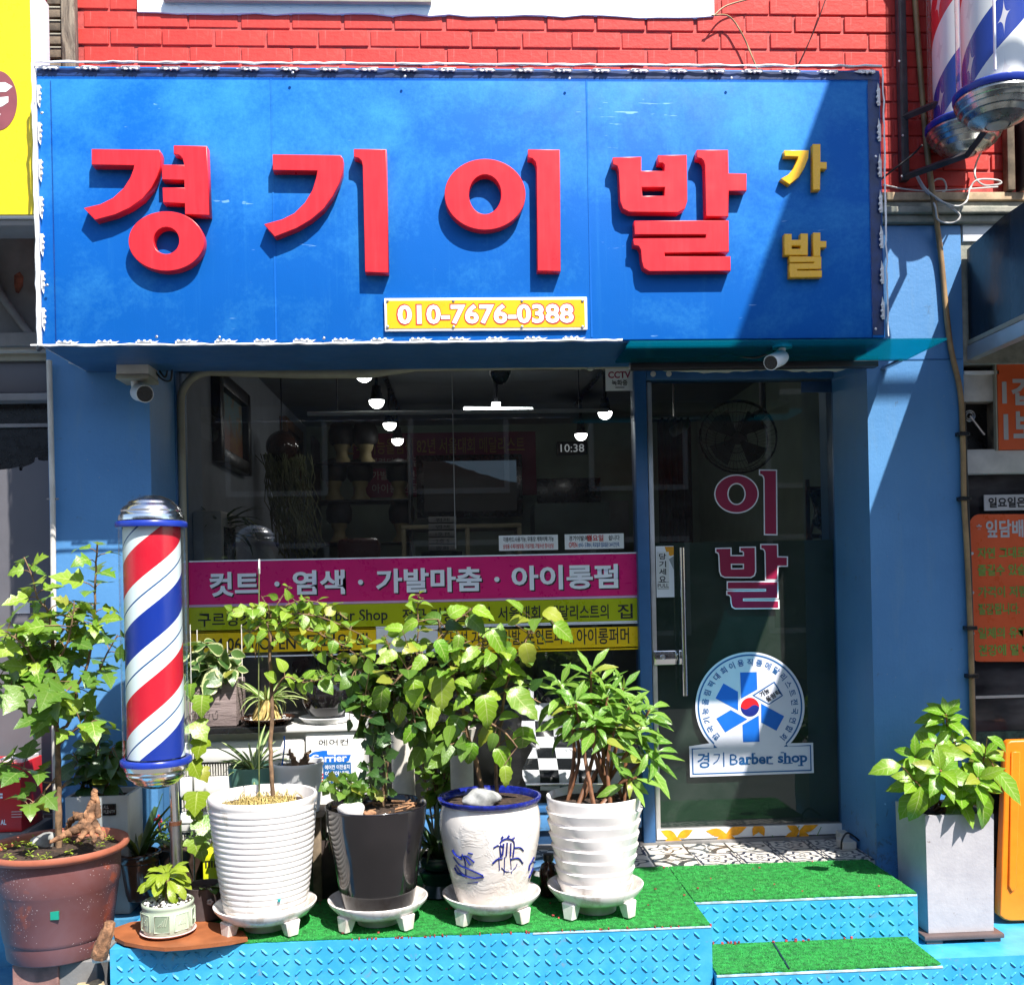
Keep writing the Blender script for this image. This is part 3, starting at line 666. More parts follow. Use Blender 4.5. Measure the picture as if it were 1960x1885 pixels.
letter('letter', [[q3(l) for l in YB], [q3(YA2)], [q3(YR2)]], MT['yellow_letter'], YS-.026, sign, .024, label='small raised yellow letter bal')
# phone number plate
pl = thing('phone_plate', 'yellow plate with a white border and phone number below the red letters', 'plate', U(930, 632, YS-.01))
a = rectpx(736, 570, 1124, 633, YS-.01); bx('plate', MT['white'], pl, a[0], a[1], YS-.012, YS-.003, a[2], a[3], .002)
a = rectpx(741, 575, 1119, 628, YS-.01); bx('face', MT['plate_yellow'], pl, a[0], a[1], YS-.0135, YS-.0121, a[2], a[3])
text('lettering_outline', '010-7676-0388', 759, 580, 1100, 622, YS-.0145, MT['print_red'], pl, .062, 1.02, base=.05)
text('lettering', '010-7676-0388', 760, 581, 1099, 621, YS-.0155, MT['white'], pl, .032, 1.02, base=.05)
for x in (742, 868, 999, 1115):
    for y in (576, 626): put(sc_me, 'screw', U(x, y, YS-.014), 0, pl)

# teal canopy sheet over the door
M = Mat('teal_acrylic', .15); M.color((0.01, 0.27, 0.34))
t_ = M.n.new('ShaderNodeBsdfTransparent'); t_.inputs[0].default_value = (0.04, 0.55, 0.68, 1); l_ = M.n.new('ShaderNodeBsdfTranslucent'); l_.inputs[0].default_value = (0.01, 0.36, 0.45, 1)
m1 = M.n.new('ShaderNodeMixShader'); m1.inputs[0].default_value = .5; M.L(M.p.outputs[0], m1.inputs[1]); M.L(l_.outputs[0], m1.inputs[2])
m2 = M.n.new('ShaderNodeMixShader'); m2.inputs[0].default_value = .66; M.L(m1.outputs[0], m2.inputs[1]); M.L(t_.outputs[0], m2.inputs[2]); M.L(m2.outputs[0], M.out.inputs[0]); MT['teal_glass'] = M.m
can = thing('canopy', 'turquoise clear plastic canopy sheet sticking out over the door', 'canopy', (1.1, YC, 2.0))
cz0 = 1.978
b = B(); xs = (U(1203, 650, 3.575).x, U(1806, 644, 3.575).x, U(1703, 680, YC).x, U(1180, 690, YC).x)
vs = [b.verts.new(q) for q in ((xs[0], 3.55, cz0), (xs[1], 3.55, cz0), (xs[1], 3.88, cz0), (xs[0], 3.88, cz0))]
f = b.faces.new(vs); r_ = bmesh.ops.extrude_face_region(b, geom=[f]); bmesh.ops.translate(b, verts=[v for v in r_['geom'] if isinstance(v, bmesh.types.BMVert)], vec=(0, 0, .006))
obj('sheet', b, MT['teal_glass'], can)
bx('batten', MT['dark'], can, xs[0]+.06, RCX0-.02, 3.885, 3.93, cz0-.022, cz0+.02, .003); bx('bracket', MT['steel'], can, xs[1]-.03, xs[1]-.012, 3.8805, YC-.001, cz0-.004, cz0+.006)
M = Mat('sheeting', .45); M.color((0.42, 0.40, 0.36)); M.bump(M.noise(9, 5, .6, .8), .6, .02); MT['sheeting'] = M.m
# rolled plastic curtain under the canopy
b = B(); pts = []; rs = []
x0c, x1c = U(1232, 690, 3.97).x, U(1655, 688, 3.97).x
zc_ = U(1440, 694, 3.97).z
for i in range(41):
    t = i/40; pts.append((x0c+(x1c-x0c)*t, 3.97+.012*sin(9*t), zc_+.004*sin(14*t)+rng.gauss(0, .0015))); rs.append(.034*min(1, (t*9+.15), ((1-t)*7+.2))*rng.uniform(.93, 1.07))
tube(b, pts, rs, 14)
tag(obj('rolled_curtain', b, MT['sheeting'], None, 60), 'rolled up translucent plastic curtain hanging below the turquoise canopy', 'curtain')
# ================================================================== NEIGHBOURS
nl = thing('neighbour_shop', 'grey shuttered neighbouring shopfront left of the blue wall', 'building', (-2.3, 4.2, GZ))
NX1 = LCX0-.002; NX0 = -7.0
def npx(name, m, y0, y1, Y, x0=-2500, x1=None, th=.05, bev=0):
    a = rectpx(40, y0, 60, y1, Y); a = (NX0,)+a[1:]; X1 = NX1 if x1 is None else U(x1, (y0+y1)/2, Y).x
    return bx(name, m, nl, a[0], X1, Y, Y+th, a[2], a[3], bev)
npx('upper_wall', MT['concrete_dark'], 425, 640, 4.16, th=.4); npx('upper_wall', MT['concrete_dark'], -480, 424, 4.17, th=.4)
npx('wall_ledge', MT['concrete_dark'], 636, 662, 4.10, th=.4, bev=.004); npx('rail', MT['offwhite'], 664, 672, 4.13, th=.3, bev=.003)
npx('rail_board', MT['beige'], 673, 690, 4.17, th=.3); npx('shutter_box', MT['grey_panel'], 690, 752, 4.19, th=.3, bev=.004); npx('rail', MT['grey'], 752, 766, 4.17, th=.3, bev=.003)  # plain beige board below the pale rail
npx('dark_pane', MT['black_plastic'], 766, 1000, 4.25, th=.02)
bx('pane_bar', MT['grey'], nl, NX0, NX1, 4.235, 4.249, U(40, 818, 4.24).z, U(40, 811, 4.24).z, .002)
# grey film with a torn upper edge
shape('torn_film', [[(-900, 905), (-120, 900), (0, 899), (20, 897), (36, 893), (37, 900), (42, 901), (44, 894), (58, 889), (66, 884), (67, 876), (72, 875), (73, 880), (84, 882), (96, 881), (104, 1640), (-900, 1660)]], 4.238, MT['grey_panel'], nl, .004)
npx('lower_wall', MT['dark'], 1570, 1720, 4.22, th=.4); npx('lower_rail', MT['grey'], 1560, 1572, 4.21, th=.3)
bx('paper_label', MT['print_paper'], nl, U(25, 1160, 4.23).x, U(56, 1160, 4.23).x, 4.2345, 4.2375, U(40, 1174, 4.23).z, U(40, 1152, 4.23).z)
b = B(); tube(b, [U(94, 690, 4.02), U(101, 960, 4.02), U(105, 1480, 4.02), U(108, 1640, 4.02)], .0105, 10); obj('downpipe', b, MT['offwhite'], nl, 60)
b = B(); tube(b, [U(100, 955, 4.02)+Vector((-.02, 0, 0)), U(102, 955, 4.02)+Vector((.02, 0, 0))], .004, 6); obj('pipe_clip', b, MT['grey'], nl)
b = B(); tube(b, smoothline([U(-20, 500, 4.14), U(0, 560, 4.14), U(35, 610, 4.13), U(78, 668, 4.12)], 5), .016, 8); obj('brace', b, MT['concrete_dark'], nl, 60)
shape('rust_stain', [[(27, 527), (38, 520), (45, 530), (44, 548), (36, 562), (30, 560), (27, 545)]], 4.1585, MT['rust'], nl)

ys = thing('yellow_sign', 'bright yellow box sign at the upper left with a maroon round emblem', 'sign', U(30, 415, 3.72))
a = rectpx(-40, -40, 63, 415, 3.70); a = (-3.6,)+a[1:]; yx1 = min(a[1], SX0-.012)
bx('box', MT['white'], ys, a[0], yx1, 3.706, 3.865, a[2]-.002, a[3], .003); bx('mount', MT['grey'], ys, a[0], yx1-.25, 3.866, 4.165, a[2]+.1, a[3]-.1); bx('face', MT['yellow_sign'], ys, a[0], yx1-.004, 3.700, 3.7055, a[2]+.008, a[3])
mk('maroon', (0.22, 0.06, 0.07), .4); Ye = 3.6985
shape('emblem', [ell(-4, 193, 37, 57)], Ye, MT['maroon'], ys)
shape('emblem_mark', [[(-30, 160), (10, 158), (24, 166), (12, 176), (-30, 178)]], Ye-.001, MT['white'], ys); shape('emblem_mark', [[(-30, 190), (16, 185), (16, 196), (4, 204), (-30, 212)]], Ye-.001, MT['white'], ys); shape('emblem_mark', [[(-20, 222), (2, 218), (-6, 228), (-20, 232)]], Ye-.001, MT['white'], ys)
bx('under_tray', MT['grey'], ys, a[0], yx1-.002, 3.72, 3.86, U(30, 432, 3.72).z, a[2]-.003, .003)
sh = thing('wooden_shutter', 'dark slatted wooden shutter with a weathered post between the yellow sign and bricks', 'shutter', U(118, 130, YC-.03))
a = rectpx(92, -60, 120, 128, YC-.02); bx('backing', MT['dark'], sh, a[0], a[1], YC-.008, YC+.004, 2.97, 4.0)
for k in range(7):
    zz = U(105, 28+k*25.5-52, YC-.02).z
    o = bx('slat', MT['old_wood'], sh, a[0], a[1], YC-.030, YC-.010, zz-.018, zz+.016, .002)
for k in range(6):
    zz = U(105, 17+k*25.5-52, YC-.02).z; bx('slat_edge', MT['beige'], sh, a[0]+.001, a[1]-.001, YC-.034, YC-.0305, zz-.006, zz-.001)
M = Mat('weathered', .8); n = M.noise(9, 8, .7, 1.0, (6, 6, .7)); M.color(M.mix(M.ramp(n, .4, .62), (0.30, 0.24, 0.17), (0.06, 0.04, 0.03))); M.bump(n, .5, .01); MT['weathered'] = M.m
a = rectpx(120, -60, 146, 128, YC-.03); bx('post', MT['weathered'], sh, a[0], a[1], YC-.05, YC-.009, 2.965, 4.0, .004)

nr = thing('tobacco_shop', 'dark tobacco shopfront at the right edge beyond the blue wall', 'building', (2.6, 4.2, GZ))
KX0 = RCX1+.003; KX1 = 6.5
def rpx(name, m, y0, y1, Y, x0=None, x1=5500, th=.05, bev=0, par=None):
    X0 = KX0 if x0 is None else U(x0, (y0+y1)/2, Y).x; X1 = min(KX1, U(x1, (y0+y1)/2, Y).x)
    return bx(name, m, par or nr, X0, X1, Y, Y+th, U(1900, y1, Y).z, U(1900, y0, Y).z, bev)
mk('rusty_board', (0.10, 0.06, 0.045), .7, var=.5, scale=12, bump=.4)
rpx('soffit_board', MT['rusty_board'], 640, 712, 4.18, th=.3)
for y in (668, 684, 697): rpx('soffit_rib', MT['beige'], y, y+4, 4.165, th=.02, bev=.001)
rpx('back_wall', MT['dark'], 712, 900, 4.2, th=.3)
rpx('lintel', MT['offwhite'], 862, 906, 4.09, th=.2, bev=.003)
M = Mat('smoky_pane', .1); M.color(M.mix(M.ramp(M.noise(2.5, 4, .5, 0, (1, 1, 3)), .45, .7), (0.015, 0.014, 0.016), (0.10, 0.09, 0.09))); MT['smoky'] = M.m
rpx('shop_pane', MT['smoky'], 906, 1660, 4.14, th=.02)
rpx('pane_strip', MT['offwhite'], 1331, 1336, 4.13, x0=1858, th=.009)
rpx('panel', mat('moss_print', (0.05, 0.09, 0.06), .6, var=.5, scale=40), 1400, 1500, 4.125, x0=1862, th=.012)
b = B(); box(b, KX0, KX1, 4.13, 4.3, GZ, U(1900, 1662, 4.14).z); obj('base_wall', b, MT['concrete_dark'], nr)
# projecting awning box
aw = thing('awning', 'dark navy awning box with pale metal rails jutting out at the right edge', 'awning', (2.2, YC, 2.1))
AX = U(1850, 560, YC).x
az0, az1 = U(1839, 662, YC).z, U(1839, 480, YC).z
M = Mat('awning_cloth', .25); M.color(M.mix(M.ramp(M.noise(2, 4, .5, .5, (1, 3, .6)), .45, .7), (0.006, 0.012, 0.018), (0.03, 0.05, 0.07))); M.bump(M.noise(3), .3, .02); MT['awning_cloth'] = M.m
b = B(); ny = 13; prev = None
for i in range(ny+1):
    Y = YC-.01-i*.09; zt_ = az1 + .012*min(i, 3)
    q = [b.verts.new((AX+.003*sin(i*1.3), Y, az0+.02)), b.verts.new((AX, Y, zt_)), b.verts.new((AX+3.5, Y, zt_+.02)), b.verts.new((AX+3.5, Y, az0+.02))]
    if prev:
        for k in range(4): b.faces.new((prev[k], q[k], q[(k+1) % 4], prev[(k+1) % 4]))
    else: b.faces.new(q)
    prev = q
b.faces.new(prev[::-1]); obj('cloth_box', b, MT['awning_cloth'], aw, 50)
yf = YC-.01-ny*.09
bx('rail', MT['beige'], aw, AX-.008, AX+.02, yf, YC-.012, az0-.002, az0+.0185, .003)
bx('rail', MT['alu'], aw, AX-.012, AX+.03, yf, YC-.012, az0-.062, az0-.004, .004)
# fan unit
fu = thing('vent_unit', 'square wall vent with a white hood and dark fan beside the orange sign', 'vent', U(1875, 855, 4.1))
a = rectpx(1845, 712, 1909, 860, 4.1)
bx('hood', MT['offwhite'], fu, a[0], a[1], 4.10, 4.19, U(1875, 768, 4.1).z, a[3], .004); bx('hood_lip', MT['white'], fu, a[0]-.002, a[1]+.002, 4.085, 4.0995, a[3]-.012, a[3]+.002)
bx('box', MT['black_plastic'], fu, a[0]+.002, a[1]-.002, 4.17, 4.19, a[2], U(1875, 769, 4.1).z)
for nm, q in (('frame', (a[0], a[0]+.008)), ('frame', (a[1]-.008, a[1]))): bx(nm, MT['old_wood'], fu, q[0], q[1], 4.10, 4.169, a[2], U(1875, 769, 4.1).z)
bx('frame', MT['offwhite'], fu, a[0], a[1], 4.095, 4.169, a[2]-.012, a[2]-.001)
b = B(); c0 = U(1856, 796, 4.12)
for r0 in (.022, .014): tube(b, [c0+Vector((r0*cos(t*pi/8), 0, r0*sin(t*pi/8))) for t in range(17)], .003, 6)
tube(b, [c0, U(1884, 832, 4.13)], .006, 6); obj('crank', b, MT['steel'], fu, 60)

def panel(name, label, x0, y0, x1, y1, Y, m, th=.004, cat='notice', bev=0):
    a = rectpx(x0, y0, x1, y1, Y); t = thing(name, label, cat, ((a[0]+a[1])/2, Y, a[2]))
    bx('panel', m, t, a[0], a[1], Y, Y+th, a[2], a[3], bev); return t
mk('print_grey', (0.50, 0.47, 0.46), .5, var=.04)
p = panel('orange_sign', 'orange red sign with two large pale lines beginning with 1 at the right edge', 1910, 697, 2060, 860, 4.085, MT['orange_red'], .02, 'sign')
text('lettering', '1갑당', 1918, 722, 2032, 776, 4.0835, MT['print_grey'], p, .035); text('lettering', '1보루', 1921, 785, 2036, 846, 4.0835, MT['print_grey'], p, .035)
bx('frame', MT['beige'], p, U(1906, 780, 4.08).x, U(1909, 780, 4.08).x, 4.08, 4.1, U(1908, 862, 4.08).z, U(1908, 692, 4.08).z)
p = panel('notice', 'small framed white notice reading Sunday above the orange notice', 1884, 946, 2030, 976, 4.115, MT['print_grey'], .006)
text('lettering', '일요일은 쉽니다', 1892, 951, 2024, 971, 4.1135, MT['print_black'], p, .03)
a = (1856, 984, 2060, 1266); Y = 4.118
on = thing('notice', 'tall orange notice with rounded corners and green printed lines about tobacco', 'notice', U(1930, 1266, Y))
rr = 20; lp = []
for (cx, cy, t0) in ((a[0]+rr, a[1]+rr, pi), (a[2]-rr, a[1]+rr, 1.5*pi), (a[2]-rr, a[3]-rr, 0), (a[0]+rr, a[3]-rr, .5*pi)):
    lp += [(cx+rr*cos(t0+k*pi/12), cy+rr*sin(t0+k*pi/12)) for k in range(7)]
mk('notice_orange', (0.74, 0.11, 0.03), .3, var=.05)
shape('panel', [lp], Y, MT['notice_orange'], on, .004)
Y -= .0015
text('lettering', '*', 1869, 1003, 1879, 1016, Y, MT['print_grey'], on, .03); text('lettering', '잎담배의 장점', 1887, 994, 2040, 1028, Y, MT['print_grey'], on, .03)
mk('print_lime', (0.16, 0.30, 0.04), .5)
for i, (tx, y) in enumerate((('자연 그대로의 맛을', 1046), ('즐길수 있습니다.', 1079), ('가격이 저렴하여', 1121), ('절감됩니다.', 1154), ('일체의 유해 물질이', 1199), ('건강에 덜 해롭다', 1232))):
    x = 1871+i*.4; w = {0: 150, 1: 132, 2: 130, 3: 80, 4: 150, 5: 138}[i]
    text('lettering', tx, x, y, x+w, y+22, Y, MT['print_lime'], on, .028)
    if i % 2 == 0: shape('bullet', [ell(x-10, y+13, 3, 3, 12)], Y, MT['print_grey'], on)
# unseen board on an arm, added to shade the right of the facade
rs_ = thing('shade_board', 'unseen board on an arm beyond the right edge, added to cast shade', 'sign', (3.35, 2.15, GZ))
bx('board', MT['white'], rs_, 2.17, 2.23, 1.55, 2.62, 3.78, 5.02); b = B(); tube(b, [(3.35, 2.1, GZ), (3.35, 2.1, 5.1)], .05, 10); tube(b, [(3.35, 2.1, 4.9), (2.23, 2.1, 4.9)], .025, 8); tube(b, [(3.35, 2.1, 4.0), (2.23, 2.1, 4.0)], .025, 8); obj('post', b, MT['grey'], rs_, 60)

# ================================================================== STRIPED POLES
def stripes(name, P, zoff, star=False, white=(0.70, 0.76, 0.78)):
    M = Mat(name, .25); x, y, z = M.xyz(); th = y.at2(x)/(2*pi)
    t = ((z+zoff)/P - th).fr()
    wd = .125 if not star else .11
    c = M.mix((t-.125).ab().lt(wd), white, (0.55, 0.012, 0.03))
    c = M.mix((t-.625).ab().lt(wd), c, (0.008, 0.03, 0.26))
    if not star:
        c = M.mix((t-.375).ab().lt(.007).mx((t-.875).ab().lt(.007)), c, (0.01, 0.07, 0.22))
    else:
        u = (th*6+.25).fr()-.5; v = ((z+zoff)/P*4-th*4).fr()-.5
        s_ = ((u.ab()+.0001).sq() + (v.ab()*.55+.0001).sq()).lt(.44)
        c = M.mix(s_*.8, c, (0.62, 0.55, 0.55))
    M.color(c); return M.m
def dome(bm, c, r, h, up=1, n=40, rings=4, flat=0.0):
    pr = []; N = 24
    for i in range(N+1):
        t = i/N; a = t*pi/2; rr = r*cos(a) if not flat else r*max(flat, cos(a)); z = h*sin(a)
        rr *= 1+.018*(1 if (t*rings) % 1 < .55 else -1)*(1 if t < .9 else 0)
        pr.append((rr, up*z))
    if flat: pr.append((0, up*h))
    lathe(pr, c, n, bm)
bp = thing('barber_pole', 'standing barber pole with red white and blue stripes and chrome caps', 'barber pole', U(336, 1735, 3.55))
ct, cb_ = U(290, 1000, 3.55), U(299, 1440, 3.55); cx = (ct.x+cb_.x)/2; cyp = 3.55
sc_ = 3.49/F
zt, zb = U(290, 1010, 3.55).z, U(299, 1447, 3.55).z
Rg = 61*sc_; Ri = 53*sc_
MT['tube_glass'] = glass('tube_glass', (0.95, 0.985, 0.985), 1.30, 0.0, dirt=.02)
bmx = lathe([(Ri, 0), (Ri, zt-zb)], (0, 0, 0), 56); me = bpy.data.meshes.new('striped_drum'); bmx.to_mesh(me); bmx.free()
P_ = 266*sc_
link('striped_drum', me, stripes('barber_stripes', P_, -.125*P_-(U(294, 1340, 3.45).z-zb)), bp, (cx, cyp, zb), 0)
obj('glass_tube', lathe([(Rg, 0), (Rg, zt-zb)], (cx, cyp, zb), 56), MT['tube_glass'], bp, 0)
for z_, nm in ((zt, 'ring'), (zb-.024, 'ring')):
    b = lathe([(Rg*.9, 0), (Rg*1.07, 0), (Rg*1.08, .004), (Rg*1.08, .016), (Rg*1.05, .020), (Rg*.9, .020)], (cx, cyp, z_), 56); obj(nm, b, MT['ring_blue'], bp, 50)
b = B(); dome(b, (cx, cyp, zt+.024), Rg*.98, .088); obj('top_cap', b, MT['cap_chrome'], bp, 30)
b = B(); dome(b, (cx, cyp, zb-.024), Rg*.98, .085, -1); obj('bottom_cap', b, MT['cap_chrome'], bp, 30)
px_ = U(333, 1560, 3.62).x
b = B(); tube(b, [(px_, 3.62, zb-.075), (px_+.004, 3.62, U(334, 1572, 3.62).z)], .0155, 16); obj('post', b, MT['chrome'], bp, 60)
b = B(); tube(b, [(px_+.004, 3.62, U(334, 1573, 3.62).z), (px_+.008, 3.62, .004)], .0205, 16); obj('lower_post', b, MT['steel'], bp, 60)
b = B(); tube(b, [(px_+.004, 3.62, U(334, 1578, 3.62).z), (px_+.004, 3.62, U(334, 1571, 3.62).z)], .0225, 16); obj('collar', b, MT['brown_ceramic'], bp, 60)

hp_mat = stripes('star_stripes', .74, .05, True, (0.74, 0.70, 0.68))
def hanging(xc, Yc, yring, r_px, label):
    d = Yc*cos(PSI)+1.8*sin(PSI); c = U(xc, yring, Yc); R_ = r_px*d/F
    h = thing('hanging_barber_pole', label, 'barber pole', (c.x, c.y, c.z-.1), 'barber poles hung from the wall bracket')
    me = bpy.data.meshes.new('striped_drum'); q = lathe([(R_*.80, 0), (R_*.80, .95)], (0, 0, 0), 48); q.to_mesh(me); q.free()
    link('striped_drum', me, hp_mat, h, (c.x, c.y, c.z+.02), 0)
    obj('glass_tube', lathe([(R_*.93, .015), (R_*.93, .97)], tuple(c), 48), MT['tube_glass'], h, 0)
    obj('ring', lathe([(R_*.85, -.012), (R_*1.0, -.012), (R_*1.03, -.006), (R_*1.03, .010), (R_*.98, .016), (R_*.85, .016)], tuple(c), 48), MT['ring_blue'], h, 40)
    b = lathe([(R_*.98, -.012), (R_*1.0, -.022), (R_*.97, -.034), (R_*.95, -.036), (R_*.92, -.05), (R_*.88, -.052), (R_*.83, -.068), (R_*.77, -.07), (R_*.68, -.086), (R_*.6, -.088), (R_*.45, -.102), (R_*.30, -.107), (R_*.30, -.101), (0, -.101)], tuple(c), 48)
    obj('bottom_cap', b, mat('dull_chrome', (0.46, 0.47, 0.44), .28, metal=.9, var=.35, scale=9), h, 30)
    b = lathe([(R_*.28, -.1005), (R_*.24, -.110), (R_*.1, -.113), (0, -.113)], tuple(c), 24); obj('end_lamp', b, MT['offwhite'], h, 60)
    obj('top_cap', lathe([(R_*1.03, .97), (R_*1.03, 1.0), (R_*.8, 1.05), (0, 1.08)], tuple(c), 48), MT['ring_blue'], h, 30)
    bx('seam', MT['print_white'], h, c.x-R_*.50, c.x-R_*.46, c.y-R_*.86, c.y-R_*.80, c.z+.03, c.z+.97)
    return c, R_
c1, r1 = hanging(1846, 3.90, 243, 69, 'hanging striped barber pole nearer the brick wall, partly behind another')
c2, r2 = hanging(1908, 3.50, 183, 77, 'hanging striped barber pole nearest the street at the top right corner')
br = thing('wall_bracket', 'dark steel bracket on the red bricks holding the hanging barber poles', 'bracket', U(1722, 350, YC))
bxX = U(1722, 180, YC).x
bx('upright', MT['bracket'], br, bxX-.016, bxX+.016, YC-.04, YC-.008, U(1720, 352, YC).z, 4.1, .002)
for y, zz in ((345, 0), (232, 0)):
    zz = U(1720, y, YC).z; b = B(); tube(b, [(bxX+.0, YC-.03, zz), (c1.x-.04, 3.80, zz-.0), (c2.x-.02, 3.45, zz)], .0145, 4); obj('arm', b, MT['bracket'], br)
for x, y in ((1721, 118), (1726, 338), (1728, 260)): put(sc_me, 'bolt', U(x, y, YC-.043), 0, br)
b = B(); Xr = U(1925, 300, YC).x
w2 = thing('wall_bracket', 'grey steel angle uprights on the bricks behind the hanging poles', 'bracket', (Xr, YC, 2.65))
bx('upright', MT['old_wood'], w2, U(1916, 300, YC).x, U(1930, 300, YC).x, YC-.05, YC-.01, zt_cor+.003 if False else U(1920, 372, YC).z, 4.1, .002); bx('upright', MT['bracket'], w2, U(1940, 300, YC).x, U(1952, 300, YC).x, YC-.09, YC-.01, U(1920, 372, YC).z, 4.1, .002)

# ================================================================== CONDUIT AND CABLES
cp = [(1750, -20), (1759, 103), (1773, 275), (1786, 378), (1800, 481), (1817, 648), (1838, 751), (1843, 854), (1845, 957), (1851, 1061), (1858, 1232), (1862, 1400), (1866, 1620)]
pts = smoothline([U(x, y, YC-.02 if y < 360 or y > 440 else YC-.075) for x, y in cp], 40); q = [pts[0]]; step_ = .0042; acc = 0
for a, b_ in zip(pts, pts[1:]):
    L = (b_-a).length; t = step_-acc
    while t < L: q.append(a.lerp(b_, t/L)); t += step_
    acc = L-(t-step_)
b = B(); tube(b, q, [.0125 if (i//1) % 2 else .0098 for i in range(len(q))], 8)
tag(obj('conduit', b, MT['conduit'], None, 0), 'brown corrugated conduit running down the right side of the blue wall', 'conduit')
def cable(label, pts, r, m, Y=YC-.03, k=8):
    b = B(); tube(b, smoothline([U(p[0], p[1], p[2] if len(p) > 2 else Y) for p in pts], k), r, 6)
    return tag(obj('cable', b, MT[m], None, 60), label, 'cable', 'loose cables on the facade')
cable('white cable drooping from the hanging pole and looping over the stone cornice', [(1881, 285, 3.9), (1868, 315), (1867, 340), (1885, 355), (1915, 352), (1908, 345), (1870, 345), (1855, 365), (1850, 385, 3.95), (1832, 395, 3.95), (1800, 385, 3.95), (1770, 365), (1755, 340), (1752, 330)], .004, 'cable_white')
cable('white cable loop hanging down below the stone cornice', [(1755, 335), (1775, 365, 3.96), (1812, 392, 3.96), (1836, 410, 3.96), (1832, 423, 3.96), (1815, 427, 3.98), (1795, 420, 3.98), (1790, 395, 3.96), (1778, 365), (1790, 345), (1806, 345), (1811, 362), (1800, 372)], .0038, 'cable_white')
cable('thin grey wire lying along the top of the stone cornice', [(1690, 354), (1730, 362), (1780, 366), (1840, 363), (1910, 358)], .003, 'cable_white')
cable('black cable running from the sign to the lower bracket arm', [(1686, 344, 3.8), (1710, 325, 3.95), (1745, 298, 3.95), (1765, 278, 3.9)], .004, 'cable_black')
cable('thin tan wire dropping from the white sill onto the sign', [(1362, 30, 4.0), (1395, 32), (1420, 65), (1440, 110), (1451, 137)], .0032, 'conduit')
cable('thin tan wire running up from the sill end', [(1366, 31, 4.0), (1390, 12), (1440, -3)], .0032, 'conduit')
cable('thin dark wire stretched diagonally across the bricks', [(1580, 0), (1560, 55), (1535, 110), (1520, 138)], .0022, 'cable_black')
cable('black cable bundle running beside the conduit on the blue wall', [(1792, 430), (1803, 520), (1815, 610), (1826, 700), (1845, 790), (1849, 900), (1856, 1060), (1862, 1250), (1866, 1420), (1868, 1600)], .0065, 'cable_black', YC-.012, 6)
for y in (840, 962, 1210, 1300):
    c = [q_ for q_ in pts if abs(U(1845, y, YC).z-q_.z) < .02][0]
    b = B(); box(b, c.x-.022, c.x+.022, c.y-.018, c.y+.02, c.z-.008, c.z+.008, .002); tag(obj('cable_tie', b, MT['black_plastic']), 'black clip holding the corrugated conduit at %s' % {840: 'vent height', 962: 'the height of the small white notice', 1210: 'the foot of the orange notice', 1300: 'just below the orange notice'}[y], 'clip', 'clips along the conduit')

# ================================================================== CAMERAS AND SMALL FITTINGS
def bullet_cam(par, base, neck, body, aim, L=.11, r=.032):
    base, neck, body, aim = [Vector(v) for v in (base, neck, body, aim)]
    b = B(); tube(b, [base+Vector((0, 0, .012)), base], [.036, .034], 20); tube(b, [base, neck], .0125, 12); tube(b, [neck, body], .011, 10); obj('mount', b, MT['white'], par, 40)
    d = (aim-body).normalized(); pts = [body+d*t for t in (-.05, -.045, -.02, .03, L*.6, L*.62)]
    b = B(); tube(b, pts, [.008, r*.8, r, r, r*1.02, r*1.02], 20); o = obj('housing', b, MT['white'], par, 40)
    b = B(); tube(b, [body+d*(L*.62), body+d*(L*.625)], [r*.93, r*.93], 20); obj('lens_window', b, MT['black_plastic'], par, 40)
    b = B(); pts = [body+d*t+Vector((0, 0, r*1.02)) for t in (-.02, L*.72)]
    sd = d.cross(UP).normalized()
    for s_ in (-1, 1): pass
    vs = []
    for p in pts:
        vs.append([b.verts.new(p+sd*(r*.95*sin(t))+Vector((0, 0, r*(cos(t)-1)*.9+.003))) for t in [(-1.1+.22*k) for k in range(11)]])
    for k in range(10): b.faces.new((vs[0][k], vs[0][k+1], vs[1][k+1], vs[1][k]))
    rg = bmesh.ops.solidify(b, geom=b.faces[:], thickness=.003); obj('sun_shield', b, MT['white'], par, 60)
cl = thing('security_camera', 'white bullet security camera on a junction box under the left end of the sign', 'camera', U(255, 715, 3.95))
a = rectpx(222, 690, 284, 716, 3.92); bx('junction_box', MT['offwhite'], cl, a[0], a[1], 3.92, 4.045, a[2], a[3], .004); bx('junction_lid', MT['beige'], cl, a[0]-.002, a[1]+.002, 3.917, 4.047, a[2]-.018, a[2]-.001, .003)
bullet_cam(cl, U(256, 724, 3.97), U(258, 743, 3.97), U(268, 752, 3.965), U(296, 758, 3.80))
cr_ = thing('security_camera', 'white bullet security camera tinted turquoise under the canopy over the door', 'camera', U(1497, 690, 3.75))
bullet_cam(cr_, (U(1497, 668, 3.66).x, 3.66, 1.978), U(1497, 680, 3.66), U(1489, 688, 3.64), U(1450, 706, 3.53), L=.095, r=.027)
cable('black cable below the canopy leading to the right security camera', [(1480, 672, 3.74), (1450, 684, 3.78), (1420, 683, 3.8), (1395, 676, 3.82), (1370, 682, 3.84), (1330, 678, 3.86)], .004, 'cable_black')
cable('thin dark cable sagging from the sign corner to the junction box', [(170, 672, 3.9), (190, 684, 3.93), (222, 694, 3.96)], .003, 'cable_black')
cable('grey wire poking out of the left blue wall towards the junction box', [(132, 694, 4.04), (150, 699, 4.0), (185, 700, 3.98), (222, 697, 3.96)], .003, 'cable_white')
cable('tangle of black wires hanging beside the junction box', [(292, 700, 4.02), (300, 715, 4.02), (312, 727, 4.02), (326, 728, 4.02), (329, 708, 4.02), (322, 705, 4.03), (316, 722, 4.03), (305, 710, 4.03)], .004, 'cable_black')
dm = thing('dome_camera', 'black dome security camera inside the top of the shop window', 'camera', U(957, 700, 4.6))
